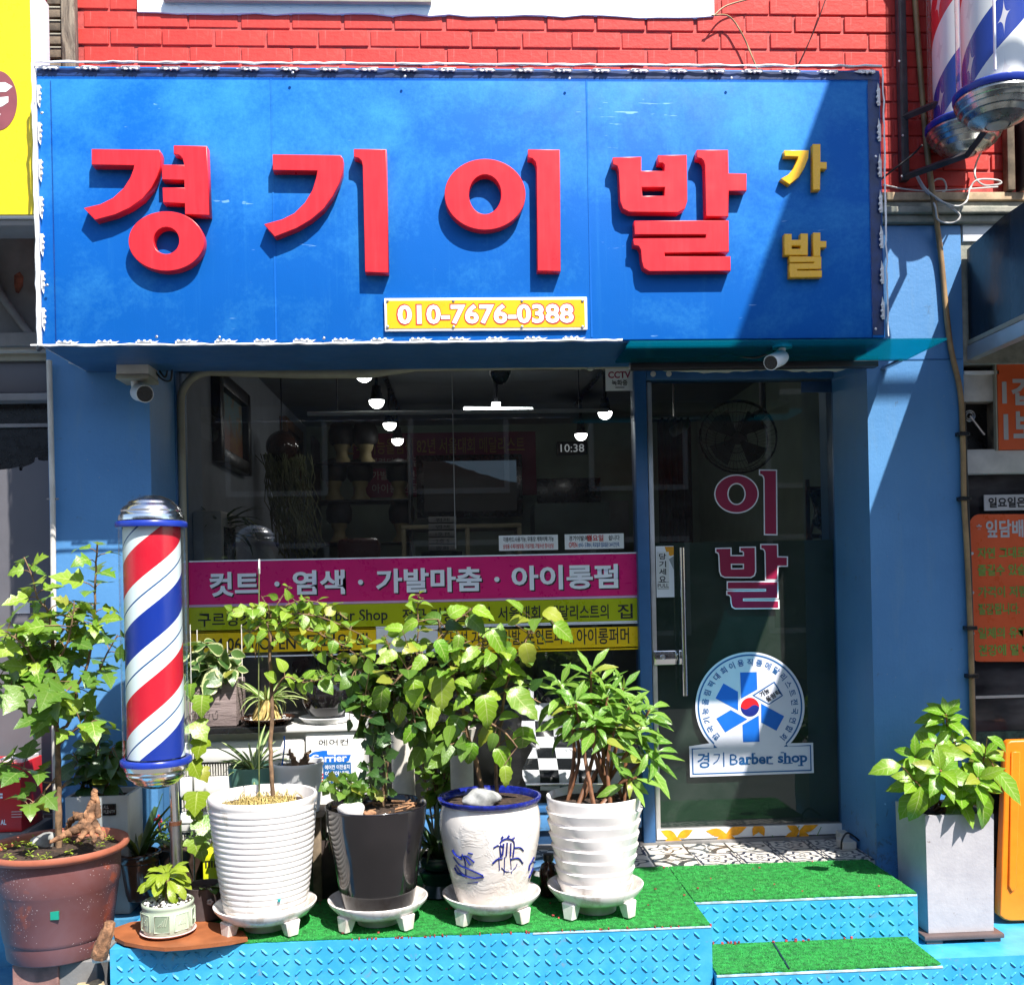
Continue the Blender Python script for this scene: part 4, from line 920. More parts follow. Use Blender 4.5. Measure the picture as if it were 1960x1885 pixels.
c = U(957, 706, 4.60); R_ = MP(22, 4.6); b = lathe([(0, .03), (R_*1.05, .03), (R_*1.05, .0), (R_*.95, -.004)], tuple(c), 32); obj('base', b, MT['dark'], dm, 40)
b = B(); dome(b, (c.x, c.y, c.z-.004), R_*.93, R_*1.3, -1, rings=.001); obj('dome', b, MT['black_plastic'], dm, 0)
b = B(); tube(b, [(c.x, c.y, c.z+.03), (c.x, c.y, RZ1+.002)], .012, 8); obj('drop_rod', b, MT['dark'], dm)
for (x, y, l) in ((551, 703, 'left'), (1130, 706, 'right')):
    b = lathe([(.014, 0), (.014, -.006), (.008, -.010), (0, -.011)], tuple(U(x, y-1, YG-.04)), 14); o = obj('downlight', b, MT['offwhite'], None, 50); tag(o, 'small round white fitting under the soffit, the %s of the two' % l, 'fitting', 'small fittings under the soffit')
for x, l in ((1264, 'round plastic screw cover above the door, leftmost'), (1294, 'round plastic screw cover above the door, rightmost')):
    b = lathe([(.012, 0), (.012, .004), (0, .006)], (0, 0, 0), 14); bmesh.ops.rotate(b, verts=b.verts, cent=(0, 0, 0), matrix=Matrix.Rotation(pi/2, 3, 'X')); bmesh.ops.translate(b, verts=b.verts, vec=U(x-14, 716, YG-.0415)); tag(obj('screw_cover', b, MT['offwhite'], None, 50), l, 'cover', 'screw covers above the door')

# ================================================================== ACROSS THE STREET (seen only as reflections in the glass)
ob = thing('opposite_building', 'brown building across the street, seen only mirrored in the shop glass', 'building', (0, -6, GZ))
bx('wall', mat('opp_wall', (0.13, 0.10, 0.085), .8, var=.2, scale=2), ob, -14, 14, -12, -6.5, GZ+.003, 4.6)
for i in range(9):
    for j in range(2):
        x = -11.5+i*2.7; z = .3+j*2.2
        w_ = bx('window', MT['offwhite'], ob, x, x+1.5, -6.5, -6.44, z, z+1.5); bx('pane', MT['smoky'], w_, x+.08, x+1.42, -6.438, -6.43, z+.08, z+1.42)

# ================================================================== PRINT ON THE GLASS
YB_ = YG-.006
wb_ = thing('window_banner', 'magenta banner strip with pale Korean lettering across the shop window', 'banner', U(790, 1152, YB_))
def strip(par, m, y0, y1, Y, x0=361.5, x1=1220): a = rectpx(x0, y0, x1, y1, Y); return bx('strip', m, par, a[0], a[1], Y, Y+.001, a[2], a[3])
strip(wb_, MT['magenta'], 1068, 1148, YB_); strip(wb_, MT['print_white'], 1065, 1067.6, YB_); strip(wb_, MT['pink_line'], 1148.4, 1153, YB_)
for dx, m, Y in ((2.5, 'print_black', YB_-.0012), (0, 'print_white', YB_-.0024)):
    for body, x0, x1 in (('컷트', 401, 496), ('염색', 560, 660), ('가발마춤', 719, 922), ('아이롱펌', 979, 1183)):
        yo = (790-(x0+x1)/2)*.021
        text('lettering', body, x0+dx, 1087+yo+dx, x1+dx, 1134+yo+dx, Y, MT[m], wb_, .03)
    for x in (530, 690, 951): shape('dot', [ell(x+dx, 1112+(790-x)*.021+dx, 5, 5, 16)], Y, MT[m], wb_)
wo_ = thing('window_banner', 'olive green banner strip with black lettering below the magenta one', 'banner', U(790, 1199, YB_))
strip(wo_, MT['olive'], 1153.5, 1197, YB_); strip(wo_, MT['print_white'], 1197.4, 1200, YB_)
for body, x0, x1 in (('구르밍컷, 가발', 379, 552), ('컷.', 562, 590), ('Barber Shop', 604, 742), ('전국 기능올림픽', 770, 938), ('서울대회', 953, 1034), ('메달리스트의', 1051, 1165), ('집', 1182, 1211)):
    yo = (790-(x0+x1)/2)*.021; text('lettering', body, x0, 1164+yo, x1, 1192+yo, YB_-.0012, MT['print_black'], wo_, .014)
wa_ = thing('window_banner', 'amber yellow banner strip with black lettering, lowest on the window', 'banner', U(790, 1250, YB_))
strip(wa_, MT['amber'], 1203, 1247, YB_, 364, 720); strip(wa_, MT['print_paper'], 1203, 1247, YB_, 720.5, 838); strip(wa_, MT['amber'], 1203, 1247, YB_, 838.5, 1221); strip(wa_, MT['print_white'], 1247.4, 1250, YB_, 364, 1221); strip(wa_, MT['print_white'], 1200.6, 1202.6, YB_, 364, 1221)
for body, x0, x1 in (('AM 06시 OPEN', 386, 566), ('두피염색', 584, 704), ('남성 기능성 가발, 포인트퍼머,', 862, 1099), ('아이롱퍼머', 1104, 1204)):
    yo = (790-(x0+x1)/2)*.021; text('lettering', body, x0, 1209+yo, x1, 1240+yo, YB_-.0012, MT['print_black'], wa_, .012)
for x0, x1, lab, l1, l2, hi in ((955, 1068, 'small white card with black and red lines, left of the pair above the magenta banner', '각종카드:사용가능, 무통장 계좌이체 가능', '남성용 수제가발맞춤, 기성가발, 가발수선 항시상담', None), (1081, 1194, 'small white card about closing days, right of the pair above the magenta banner', '경기이발:매주              쉽니다', ':07시~ 도후8시, 목요일과 일요일은 24시간단축.', ('월요일', 'OPEN'))):
    yo = -(x0-960)*.02; c = panel('window_card', lab, x0, 1024+yo, x1, 1053+yo, YB_, MT['print_paper'], .001, 'card')
    text('lettering', l1, x0+8, 1027+yo, x1-8, 1037+yo, YB_-.0012, MT['print_black'], c, .015)
    text('lettering', l2, x0+(8 if not hi else 26), 1040+yo, x1-8, 1050+yo, YB_-.0012, MT['print_red' if not hi else 'print_blue'], c, .015)
    if hi: text('lettering', hi[0], x0+42, 1026+yo, x0+74, 1038+yo, YB_-.0016, MT['print_red'], c, .02); text('lettering', hi[1], x0+8, 1040+yo, x0+24, 1050+yo, YB_-.0012, MT['print_red'], c, .015)
ct_ = panel('cctv_sticker', 'white square CCTV notice in the top right corner of the window', 1159, 705, 1211, 748, YB_, MT['print_paper'], .0015, 'sticker')
mk('print_maroon', (0.30, 0.02, 0.06), .5)
text('lettering', 'CCTV', 1164, 711, 1207, 724, YB_-.0012, MT['print_maroon'], ct_, .03); text('lettering', '녹화중', 1171, 727, 1201, 738, YB_-.0012, MT['print_black'], ct_, .02)
a = rectpx(1178, 741, 1195, 742.5, YB_); bx('underline', MT['print_black'], ct_, a[0], a[1], YB_-.0014, YB_-.0002, a[2], a[3])
YD = YG-.0085
pu = panel('pull_sticker', 'narrow white pull sticker beside the door handle', 1256, 1045, 1290, 1143, YD, MT['print_white'], .001, 'sticker')
shape('flower', [[(1272, 1046), (1289.5, 1046), (1289.5, 1062), (1283, 1064), (1276, 1058)]], YD-.0006, MT['petal'], pu); shape('flower', [[(1289.5, 1064), (1280, 1070), (1289.5, 1090)]], YD-.0006, mat('grey_leaf', (0.35, 0.37, 0.38), .5), pu)
shape('inner_card', [[(1257, 1056), (1280, 1056), (1281, 1128), (1258, 1128)]], YD-.0009, MT['print_paper'], pu)
for i, ch in enumerate('당기세요'): text('lettering', ch, 1261.5, 1059+i*14.5, 1275, 1071+i*14.5, YD-.0018, MT['print_black'], pu, .02)
text('lettering', 'PULL', 1259, 1117, 1280, 1124, YD-.0018, MT['print_black'], pu, .01)
b = B(); a = rectpx(1259, 1113.5, 1280, 1114.3, YD); box(b, a[0], a[1], YD-.0016, YD-.001, a[2], a[3]); a = rectpx(1259, 1126, 1280, 1126.8, YD); box(b, a[0], a[1], YD-.0016, YD-.001, a[2], a[3]); obj('rule', b, MT['print_black'], pu)

# door lettering, white edged
def remap(pts, s, d): return [(d[0]+(x-s[0])/(s[2]-s[0])*(d[2]-d[0]), d[1]+(y-s[1])/(s[3]-s[1])*(d[3]-d[1])) for x, y in pts]
qd = lambda pts: [((x/1.885+2024)*.64815, (y/1.885+1000)*.64815) for x, y in pts]
dl = thing('door_lettering', 'large maroon Korean letters with white edges on the glass door', 'lettering', U(1436, 1165, YD))
sI, dI = (593, 835, 1233, 1507), (166, 733, 508, 1089); sB, dB = (1530, 838, 2268, 1508), (171, 1147, 566, 1500)
mk('door_red', (0.30, 0.010, 0.055), .35, var=.04)
L1 = [[qd(remap(l, sI, dI)) for l in OO], [qd(remap(I3, sI, dI))], [qd(remap(l, sB, dB)) for l in (BB, BH)], [qd(remap(AA, sB, dB))], [qd(remap(RR, sB, dB))]]
for i, lps in enumerate(L1):
    shape('letter_edge', lps, YD, MT['print_white'], dl, 0, .0042); shape('letter', lps, YD-.0012, MT['door_red'], dl, 0, -.0012)

# round emblem sticker
em = thing('emblem_sticker', 'white round emblem sticker with blue pinwheel and Barber shop plate on the door', 'sticker', U(1438, 1485, YD))
qe = lambda pts: [((2000+x/3.92)*.64815, (1850+y/3.92)*.64815) for x, y in pts]
mk('sticker_white', (0.64, 0.66, 0.76), .4, var=.03)
C0 = (842, 925)
arc = lambda R, a0, a1, n=60: [(C0[0]+R*cos(a0+(a1-a0)*k/n), C0[1]+R*1.0*sin(a0+(a1-a0)*k/n)) for k in range(n+1)]
a0, a1 = radians(138), radians(402)
out = arc(632, a0, a1); shape('base', [qe(out + [(1572, 1342), (1582, 1692), (150, 1740), (138, 1384)])], YD, MT['sticker_white'], em)
i0, i1 = radians(132), radians(408)
ring = arc(606, i0+.03, i1-.03) + [(1232, 1388), (1548, 1366), (1556, 1668), (176, 1712), (166, 1408), (466, 1402)]
ring2 = arc(588, i0+.02, i1-.02) + [(1258, 1372), (1533, 1381), (1540, 1655), (190, 1697), (180, 1422), (430, 1392)]
shape('border_line', [qe(ring), qe(arc(588, i0+.045, i1-.045) + [(1282, 1374+12), (1534, 1380), (1541, 1654), (190, 1698), (181, 1421), (420, 1405)])], YD-.001, MT['print_blue'], em)
for pl_ in ([(728, 530), (920, 524), (927, 725), (740, 832)], [(535, 656), (702, 752), (706, 968), (443, 828)], [(452, 1062), (620, 962), (812, 1070), (556, 1222)], [(755, 1135), (943, 1026), (953, 1330), (762, 1336)], [(972, 890), (1238, 1036), (1148, 1203), (972, 1108)]):
    shape('blade', [qe(pl_)], YD-.001, MT['print_blue2'], em)
shape('tag_outline', [qe([(868, 794), (1124, 632), (1226, 798), (1062, 904)]), qe([(892, 796), (1119, 650), (1208, 794), (1061, 889)])], YD-.001, MT['print_blue'], em)
def text_map(name, body, fn, Y, m, par, weight=.02):
    me = text_mesh(body, weight); xs = [v.co.x for v in me.vertices]; ys = [v.co.y for v in me.vertices]
    for v in me.vertices:
        x, y = fn((v.co.x-(min(xs)+max(xs))/2), v.co.y-(min(ys)+max(ys))/2, max(xs)-min(xs), max(ys)-min(ys)); v.co = U(x, y, Y)
    return link(name, me, m, par)
def rotpx(cx, cy, s, ang):
    def fn(x, y, w, h):
        X_, Y_ = x*s, -y*s; p = (cx+X_*cos(ang)-Y_*sin(ang), cy+X_*sin(ang)+Y_*cos(ang)); return qe([p])[0]
    return fn
text_map('lettering', '기능', rotpx(1010, 762, 68, radians(-32)), YD-.002, MT['print_black'], em); text_map('lettering', '올림픽', rotpx(1108, 800, 68, radians(-32)), YD-.002, MT['print_black'], em)
phr = '한국기능올림픽대회이용직종메달리스트전국연합회'
for k, ch in enumerate(phr):
    t = radians(-221+k*262/(len(phr)-1)); text_map('lettering', ch, rotpx(842+520*cos(t), 930+520*sin(t), 86, t+pi/2), YD-.0015, MT['print_blue'], em, .016)
ty = lambda up: [(842+107*cos(t), 930+109*sin(t)) for t in [(pi if up else 0)+k*pi/20 for k in range(21)]]
s_c = [(842+107-214*t, 930-26*sin(2*pi*t)) for t in [k/20 for k in range(21)]]
mk('taeguk_red', (0.62, 0.012, 0.02), .4); mk('taeguk_blue', (0.008, 0.02, 0.20), .4)
shape('disc_half', [qe(ty(True)+s_c[1:-1])], YD-.001, MT['taeguk_red'], em); shape('disc_half', [qe(ty(False)+s_c[1:-1][::-1])], YD-.0011, MT['taeguk_blue'], em)
for body, x0, x1, w, y0, y1 in (('경', 234, 372, .010, 1460, 1635), ('기', 415, 545, -.006, 1455, 1622), ('B', 610, 700, -.006, 1478, 1596), ('arber', 714, 1098, .03, 1466, 1592), ('shop', 1164, 1506, .03, 1455, 1607)):
    me_ = [qe([(x0, y0), (x1, y1)])][0]; text('lettering', body, me_[0][0], me_[0][1], me_[1][0], me_[1][1], YD-.0015, MT['print_blue'], em, w)
# small serifs so the Latin words read as a book face
ser = []
for x, y, w in ((636, 1480, 40), (640, 1594, 44), (758, 1590, 40), (812, 1588, 60), (818, 1510, 40), (884, 1468, 40), (1082, 1584, 56), (1086, 1508, 40), (1218, 1456, 40), (1250, 1580, 60), (1308, 1578, 56), (1430, 1606, 64), (1424, 1494, 36)): ser.append((x, y, w))
for x, y, w in ser: shape('serif', [qe([(x-w/2, y-6), (x+w/2, y-6), (x+w/2, y+6), (x-w/2, y+6)])], YD-.0018, MT['print_blue'], em)

# ================================================================== AIR CONDITIONER AND WHAT STANDS BY IT
ax0, ax1 = U(340, 1480, 4.12).x, U(697, 1480, 4.12).x; azt = U(600, 1400, 4.12).z
ac = thing('air_conditioner', 'white air conditioner unit with louvred front below the shop window', 'air conditioner', ((ax0+ax1)/2, 4.12, 0))
mk('ac_white', (0.74, 0.73, 0.70), .35, var=.05); mk('ac_cream', (0.60, 0.58, 0.54), .4, var=.06)
axm = U(586, 1480, 4.12).x
bx('case', MT['ac_white'], ac, axm, ax1, 4.12, 4.36, .03, azt-.002, .006); bx('case', MT['ac_cream'], ac, ax0, axm-.001, 4.155, 4.36, .03, azt-.003)
bx('top_panel', MT['ac_white'], ac, ax0-.006, ax1+.006, 4.105, 4.37, azt, azt+.026, .008)
bx('foot', MT['dark'], ac, ax0+.04, ax0+.1, 4.14, 4.34, .004, .029); bx('foot', MT['dark'], ac, ax1-.1, ax1-.04, 4.14, 4.34, .004, .029)
for k in range(4):
    zt2 = azt-.03-k*.138
    bx('louvre', MT['ac_white'], ac, ax0+.004, axm-.006, 4.118, 4.153, zt2-.082, zt2, .012); bx('louvre_recess', MT['dark'], ac, ax0+.004, axm-.006, 4.150, 4.1545, zt2-.134, zt2-.083)
    b = B()
    for i in range(46): xx = ax0+.012+i*(axm-ax0-.03)/45; box(b, xx, xx+.0042, 4.128, 4.1495, zt2-.134, zt2-.088)
    obj('grille', b, MT['ac_cream'], ac)
YA_ = 4.118
text('lettering', '에어컨', 610, 1414, 667, 1426, YA_, MT['print_black'], ac, .0)
lp = [(588, 1447), (600, 1439), (618, 1436), (626, 1436), (627, 1444), (672, 1444), (668, 1455), (652, 1462), (640, 1469), (625, 1470), (604, 1463), (592, 1456)]
shape('logo', [lp], YA_, MT['print_blue2'], ac); text('lettering', 'Carrier', 595, 1443, 664, 1458, YA_-.0012, MT['white'], ac, .02); text('lettering', '캐리어', 588, 1478, 650, 1502, YA_, MT['print_red'], ac, .03)
stk = panel('repair_sticker', 'blue and white repair service sticker on the air conditioner', 619, 1459, 672, 1498, YA_-.001, MT['print_blue'], .0006, 'sticker')
for body, y0, y1 in (('에어컨 이전설치', 1463, 1472), ('아세아냉동', 1475, 1484), ('010-6738-9324', 1489, 1496)): text('lettering', body, 622, y0, 669, y1, YA_-.002, MT['print_white'], stk, .01)
zT = azt+.0265
bt = panel('tray', 'black flat tray on the air conditioner under the brown planter', 362, 1392, 546, 1404, 4.075, MT['black_plastic'], .22, 'tray', .004)
for o in list(bt.children): pass
def prof(xc, Yc, pts, ym=None):
    ym = ym or (pts[0][1]+pts[-1][1])/2; c = U(xc, ym, Yc); d = Yc*cos(PSI)+c.x*sin(PSI)
    return c, [(r*d/F, U(xc, y, Yc).z) for r, y in pts], d/F
# brown rectangular planter
tzt = U(450, 1391.5, 4.075).z
M = Mat('brown_planter', .8); n = M.noise(7, 7, .7, .3, (1, 1, 9)); M.color(M.mix(M.ramp(n, .35, .7), (0.17, 0.125, 0.12), (0.33, 0.26, 0.25))); M.bump(n, .7, .01); MT['brown_planter'] = M.m
pb = thing('planter', 'rough taupe rectangular planter with small printed words on the black tray', 'planter', U(408, 1390, 4.1))
a = rectpx(356, 1304, 452, 1390, 4.10); zpt = a[3]
b = B(); x0, x1 = a[0], a[1]
def shell(b, x0, x1, y0, y1, z0, z1, t):
    box(b, x0, x1, y0, y0+t, z0, z1, .003); box(b, x0, x1, y1-t, y1, z0, z1, .003); box(b, x0, x0+t, y0+t, y1-t, z0, z1); box(b, x1-t, x1, y0+t, y1-t, z0, z1); box(b, x0+t, x1-t, y0+t, y1-t, z0, z0+.01)
shell(b, x0, x1, 4.10, 4.28, tzt+.001, zpt, .012); obj('box', b, MT['brown_planter'], pb, 40)
bx('soil', MT['soil'], pb, x0+.0125, x1-.0125, 4.1125, 4.2675, tzt+.02, zpt-.018)
text('lettering', 'ENJOY SIMPLE LIFE', 361, 1321, 424, 1330, 4.0985, MT['print_black'], pb, .0); text('lettering', 'because your home is nature', 364, 1345, 422, 1349, 4.0985, MT['print_black'], pb, .0)
b = B()
for i, x in enumerate((367, 381, 396, 412)):
    w = 5
    for q in ([(x-w, 1366), (x-w+1, 1375), (x, 1377), (x+w-1, 1375), (x+w, 1366)], [(x, 1366), (x+2, 1361), (x+5, 1362)]): tube(b, [U(u_, v_-.02*(u_-390), 4.0985) for u_, v_ in q], .0009, 4)
obj('pot_drawing', b, MT['print_black'], pb)
# dark glazed bowl on a white saucer
db_ = thing('flower_pot', 'dark glossy ceramic bowl pot on a white saucer on the air conditioner', 'pot', U(625, 1392, 4.2))
c, pr, k = prof(624, 4.2, [(30, 1372), (37, 1362), (46, 1346), (50, 1330), (49, 1318), (46, 1311), (49, 1307), (51, 1303), (47, 1301), (44, 1306), (43, 1318)])
z0 = zT+.012; dz = z0+.018-pr[0][1]; pr = [(r, z+dz) for r, z in pr]; obj('bowl', lathe([(0, pr[0][1])]+pr, (c.x, c.y, 0), 44), MT['black_ceramic'], db_, 50)
obj('soil', lathe([(0, pr[-1][1]+.012), (pr[-1][0], pr[-1][1]+.006)], (c.x, c.y, 0), 24), MT['soil'], db_)
ss = thing('saucer', 'white round saucer under the dark glossy bowl pot', 'saucer', (c.x, c.y, zT))
obj('dish', lathe([(0, .002), (42*k, .002), (50*k, .022), (52*k, .024), (50*k, .026), (41*k, .010), (0, .010)], (c.x, c.y, zT), 40), MT['white'], ss, 50)

# ------------------------------------------------ trays and front pots
def tray(label, x, y, r, m='white_gloss', h=.085, ang=radians(45)):
    t = thing('pot_stand', label, 'pot stand', (x, y, .004)); z = .006
    obj('dish', lathe([(0, z+h*.58), (r*.74, z+h*.58), (r*.80, z+h*.62), (r*.93, z+h*.93), (r*.97, z+h), (r, z+h*.98), (r*.99, z+h*.88), (r*.88, z+h*.62), (r*.82, z+h*.50), (0, z+h*.50)], (x, y, 0), 56), MT[m], t, 50)
    for i in range(4):
        a = ang+i*pi/2; b = B(); w0, w1 = r*.17, r*.11
        cxx, cyy = cos(a), sin(a); tx, ty_ = -sin(a), cos(a); vs = []
        for zz, w, r0, r1 in ((z+h*.60, w0, .66, .93), (z, w1, .76, .93)):
            for rr_, s_ in ((r0, -1), (r1, -1), (r1, 1), (r0, 1)): vs.append(b.verts.new((x+cxx*r*rr_+tx*w*s_, y+cyy*r*rr_+ty_*w*s_, zz)))
        for f in ((3, 2, 1, 0), (4, 5, 6, 7), (0, 1, 5, 4), (1, 2, 6, 5), (2, 3, 7, 6), (3, 0, 4, 7)): b.faces.new([vs[i_] for i_ in f])
        bmesh.ops.bevel(b, geom=b.edges[:], offset=.004, segments=1, affect='EDGES'); obj('foot', b, MT[m], t, 30)
    obj('drip_cup', lathe([(r*.42, z), (r*.46, z+h*.48)], (x, y, 0), 24, closed=True), MT['offwhite'] if m != 'x' else MT[m], t, 40)
    return z+h*.585
def ringpot(prof_, c, m, t, n=64, name='bowl', ripple=None): return obj(name, lathe(prof_, (c.x, c.y, 0), n, ripple=ripple), m, t, 60)
def fit(pr, z0): d = z0-pr[0][1]; s = (pr[-1][1]-z0)/(pr[-1][1]-pr[0][1]); return [(r, pr[-1][1]-(pr[-1][1]-z)*s) for r, z in pr]
POT = {}
# white ribbed
Yp = 3.51; c = U(506, 1640, Yp); k = (Yp*cos(PSI)+c.x*sin(PSI))/F
zt_ = tray('white pot stand under the ribbed white pot, leftmost of the row', c.x, c.y, 97*k)
t = thing('flower_pot', 'tall white ribbed pot with many horizontal ridges', 'pot', (c.x, c.y, zt_))
ztop = U(500, 1519, Yp).z; R0, R1 = 76*k, 101*k; pr = [(0, zt_+.002), (R0*.94, zt_+.002), (R0*.98, zt_+.012)]; N = 18; H = ztop-zt_-.05
for i in range(N):
    for j in range(6):
        u = (i+j/6)/N; base = R0+(R1-R0)*(u**.8)*.95; pr.append((base*(1+.022*abs(sin(pi*j/6))**.7), zt_+.018+u*H))
pr += [(R1*.985, ztop-.030), (R1*1.01, ztop-.022), (R1*1.02, ztop-.006), (R1*1.0, ztop), (R1*.955, ztop-.002), (R1*.93, ztop-.03), (R1*.90, ztop-.06)]
lean = lambda r, z, a: r*(1+.006*sin(3*a+z*9))
ringpot(pr, c, MT['white_gloss'], t, 64, ripple=lean); obj('soil', lathe([(0, ztop-.035), (R1*.925, ztop-.04)], (c.x, c.y, 0), 32), MT['soil'], t); POT['rib'] = (c, ztop-.036, R1*.9, k)
bx('tape_scrap', mat('teal_paint', (0.02, 0.30, 0.30), .5), t, c.x+.066, c.x+.074, c.y-R0*1.0-.002, c.y-R0*.9, zt_+.072, zt_+.08)
# black
Yp = 3.52; c = U(722, 1640, Yp); k = (Yp*cos(PSI)+c.x*sin(PSI))/F
zt_ = tray('white pot stand under the glossy black pot', c.x, c.y, 95*k)
t = thing('flower_pot', 'tall glossy black pot between the ribbed pot and the porcelain pot', 'pot', (c.x, c.y, zt_)); ztop = U(719, 1538, Yp).z
R0, R1 = 69*k, 97*k; ringpot([(0, zt_+.002), (R0*.93, zt_+.002), (R0, zt_+.02), (R0*1.1, zt_+.09), (R0*1.2, zt_+.18), (R1*.965, ztop-.06), (R1*.99, ztop-.01), (R1, ztop-.002), (R1*.985, ztop+.001), (R1*.955, ztop-.004), (R1*.93, ztop-.05)], c, MT['black_ceramic'], t)
obj('soil', lathe([(0, ztop-.018), (R1*.945, ztop-.025)], (c.x, c.y, 0), 32), MT['soil'], t); POT['black'] = (c, ztop-.02, R1*.9, k)
# porcelain
Yp = 3.54; c = U(939, 1630, Yp); k = (Yp*cos(PSI)+c.x*sin(PSI))/F
zt_ = tray('white pot stand under the blue and white porcelain pot', c.x, c.y, 94*k, 'white_gloss')
t = thing('flower_pot', 'white porcelain pot with a cobalt rim and blue painted flowers', 'pot', (c.x, c.y, zt_)); ztop = U(939, 1521, Yp).z
pts = [(0, 0), (62, 0), (66, .02), (70, .09), (78, .24), (87, .42), (94, .60), (97, .74), (95, .85), (91, .92), (90, .955)]
Hh = ztop-zt_; M = Mat('porcelain', .12); x, y, z = M.xyz(); M.p.inputs['Coat Weight'].default_value = .4
M.color(M.mix(M.ramp(M.noise(6, 6), .45, .75), (0.70, 0.66, 0.62), (0.60, 0.52, 0.45))); bmp = M.ramp(M.noise(9, 5, .6, .9), .5, .62); M.bump(bmp, .35, .006); MT['porcelain'] = M.m
PR = [(r*k, zt_+.002+h*Hh) for r, h in pts]; ringpot(PR, c, MT['porcelain'], t)
ringpot([(90*k, ztop-.022), (96*k, ztop-.018), (99*k, ztop-.010), (99*k, ztop-.003), (95*k, ztop), (91*k, ztop-.003), (88*k, ztop-.02), (86*k, ztop-.06)], c, MT['cobalt'], t, name='rim')
obj('soil', lathe([(0, ztop-.018), (88*k, ztop-.024)], (c.x, c.y, 0), 32), MT['soil'], t); POT['porc'] = (c, ztop-.02, 86*k, k)
def rad(z):
    for (r0, z0_), (r1, z1_) in zip(PR[1:], PR[2:]):
        if z0_ <= z <= z1_: return r0+(r1-r0)*(z-z0_)/max(1e-6, z1_-z0_)
    return PR[-1][0]
def onpot(x, y):                        # photo position -> point on the porcelain wall
    d = ray(x, y)
    Yq = c.y-.1
    for _ in range(8):
        p = U(x, y, Yq); r_ = rad(p.z)+.0012; dx = p.x-c.x; Yq = c.y-sqrt(max(1e-6, r_*r_-dx*dx))
    return U(x, y, Yq)
def brush(lines, r=.0014):
    b = B()
    for ln, w in lines: tube(b, smoothline([onpot(x, y) for x, y in ln], 4), r*w, 5)
    return obj('painted_flower', b, MT['cobalt'], t, 60)
brush([([(959, 1640), (957, 1615), (965, 1606), (975, 1605), (984, 1612), (982, 1640)], 2.0), ([(962, 1636), (964, 1614)], 2.5), ([(969, 1638), (971, 1612)], 2.2), ([(977, 1638), (978, 1613)], 2.2), ([(945, 1622), (955, 1617), (962, 1620)], 2), ([(984, 1622), (996, 1622), (1002, 1628)], 2), ([(943, 1652), (952, 1644), (962, 1642)], 2.2), ([(978, 1644), (992, 1642), (1001, 1652)], 2.2), ([(955, 1640), (956, 1665)], 1.2), ([(966, 1640), (965, 1672)], 1.2), ([(977, 1642), (979, 1671)], 1.2), ([(960, 1660), (970, 1668), (985, 1662), (990, 1652)], 1), ([(960, 1604), (963, 1600)], 2.6), ([(972, 1602), (975, 1598)], 2.6), ([(980, 1606), (985, 1602)], 2.4)])
brush([([(868, 1640), (880, 1655), (900, 1664), (925, 1675)], 2.2), ([(872, 1655), (885, 1672), (905, 1680), (926, 1678)], 2.4), ([(870, 1660), (876, 1670), (890, 1676)], 3.4), ([(884, 1634), (890, 1650), (892, 1680)], 1.6), ([(880, 1640), (893, 1638), (908, 1650)], 2), ([(890, 1640), (900, 1655)], 2.6), ([(866, 1626), (872, 1636), (884, 1644)], 3.2), ([(896, 1632), (905, 1634)], 1.6), ([(895, 1690), (915, 1688)], 1)])
brush([([(1022, 1640), (1014, 1655), (1012, 1665)], 2.6), ([(1020, 1660), (1012, 1680)], 2.8), ([(1024, 1650), (1018, 1648)], 2.4)])
# white wavy
Yp = 3.56; c = U(1138, 1620, Yp); k = (Yp*cos(PSI)+c.x*sin(PSI))/F
zt_ = tray('white pot stand under the wavy white pot, rightmost of the row', c.x, c.y, 92*k, h=.095)
t = thing('flower_pot', 'white pot with broad wavy bands, rightmost of the front row', 'pot', (c.x, c.y, zt_)); ztop = U(1134, 1519, Yp).z
R0, R1 = 67*k, 91*k; pr = [(0, zt_+.002), (R0*.93, zt_+.002), (R0*.97, zt_+.012)]; N = 7; H = ztop-zt_-.06
for i in range(N):
    for j in range(8):
        u = (i+j/8)/N; pr.append(((R0+(R1-R0)*u**.85)*(.968+.06*((j/8)**.8)), zt_+.018+u*H))
pr += [(R1*.975, ztop-.045), (R1*.995, ztop-.012), (R1*1.0, ztop-.003), (R1*.985, ztop), (R1*.955, ztop-.003), (R1*.93, ztop-.04)]
ringpot(pr, c, MT['white_gloss'], t, 64, ripple=lambda r, z, a: r*(1+.010*sin(5*a+z*40)))
obj('soil', lathe([(0, ztop-.02), (R1*.94, ztop-.028)], (c.x, c.y, 0), 32), MT['soil'], t); POT['wavy'] = (c, ztop-.022, R1*.9, k)

# ------------------------------------------------ stones on the soil
def rock(name, label, ctr, sx, sy, sz, m, seed, cat='stone'):
    r = random.Random(seed); b = B(); bmesh.ops.create_icosphere(b, subdivisions=3, radius=1)
    ph = [r.uniform(0, 6) for _ in range(6)]
    for v in b.verts:
        d = 1+.16*sin(2.1*v.co.x*2+ph[0])*cos(2*v.co.y+ph[1])+.10*sin(4*v.co.z+3*v.co.x+ph[2])+.05*sin(9*v.co.y+ph[3]); v.co *= d
        v.co = Vector((v.co.x*sx+ctr[0], v.co.y*sy+ctr[1], max(v.co.z, -.75)*sz+ctr[2]))
    return tag(obj(name, b, m, None, 50), label, cat)
c, z_, R_, k = POT['black']; p_ = U(672, 1530, c.y-.09); rock('stone', 'white stone lying on the soil at the left of the black pot', (p_.x, p_.y, z_+.018), .042, .034, .030, MT['pebble'], 3)
rock('stone', 'small brown stone beside the white one on the black pot soil', (p_.x+.062, p_.y-.01, z_+.008), .024, .018, .012, MT['driftwood'], 4)
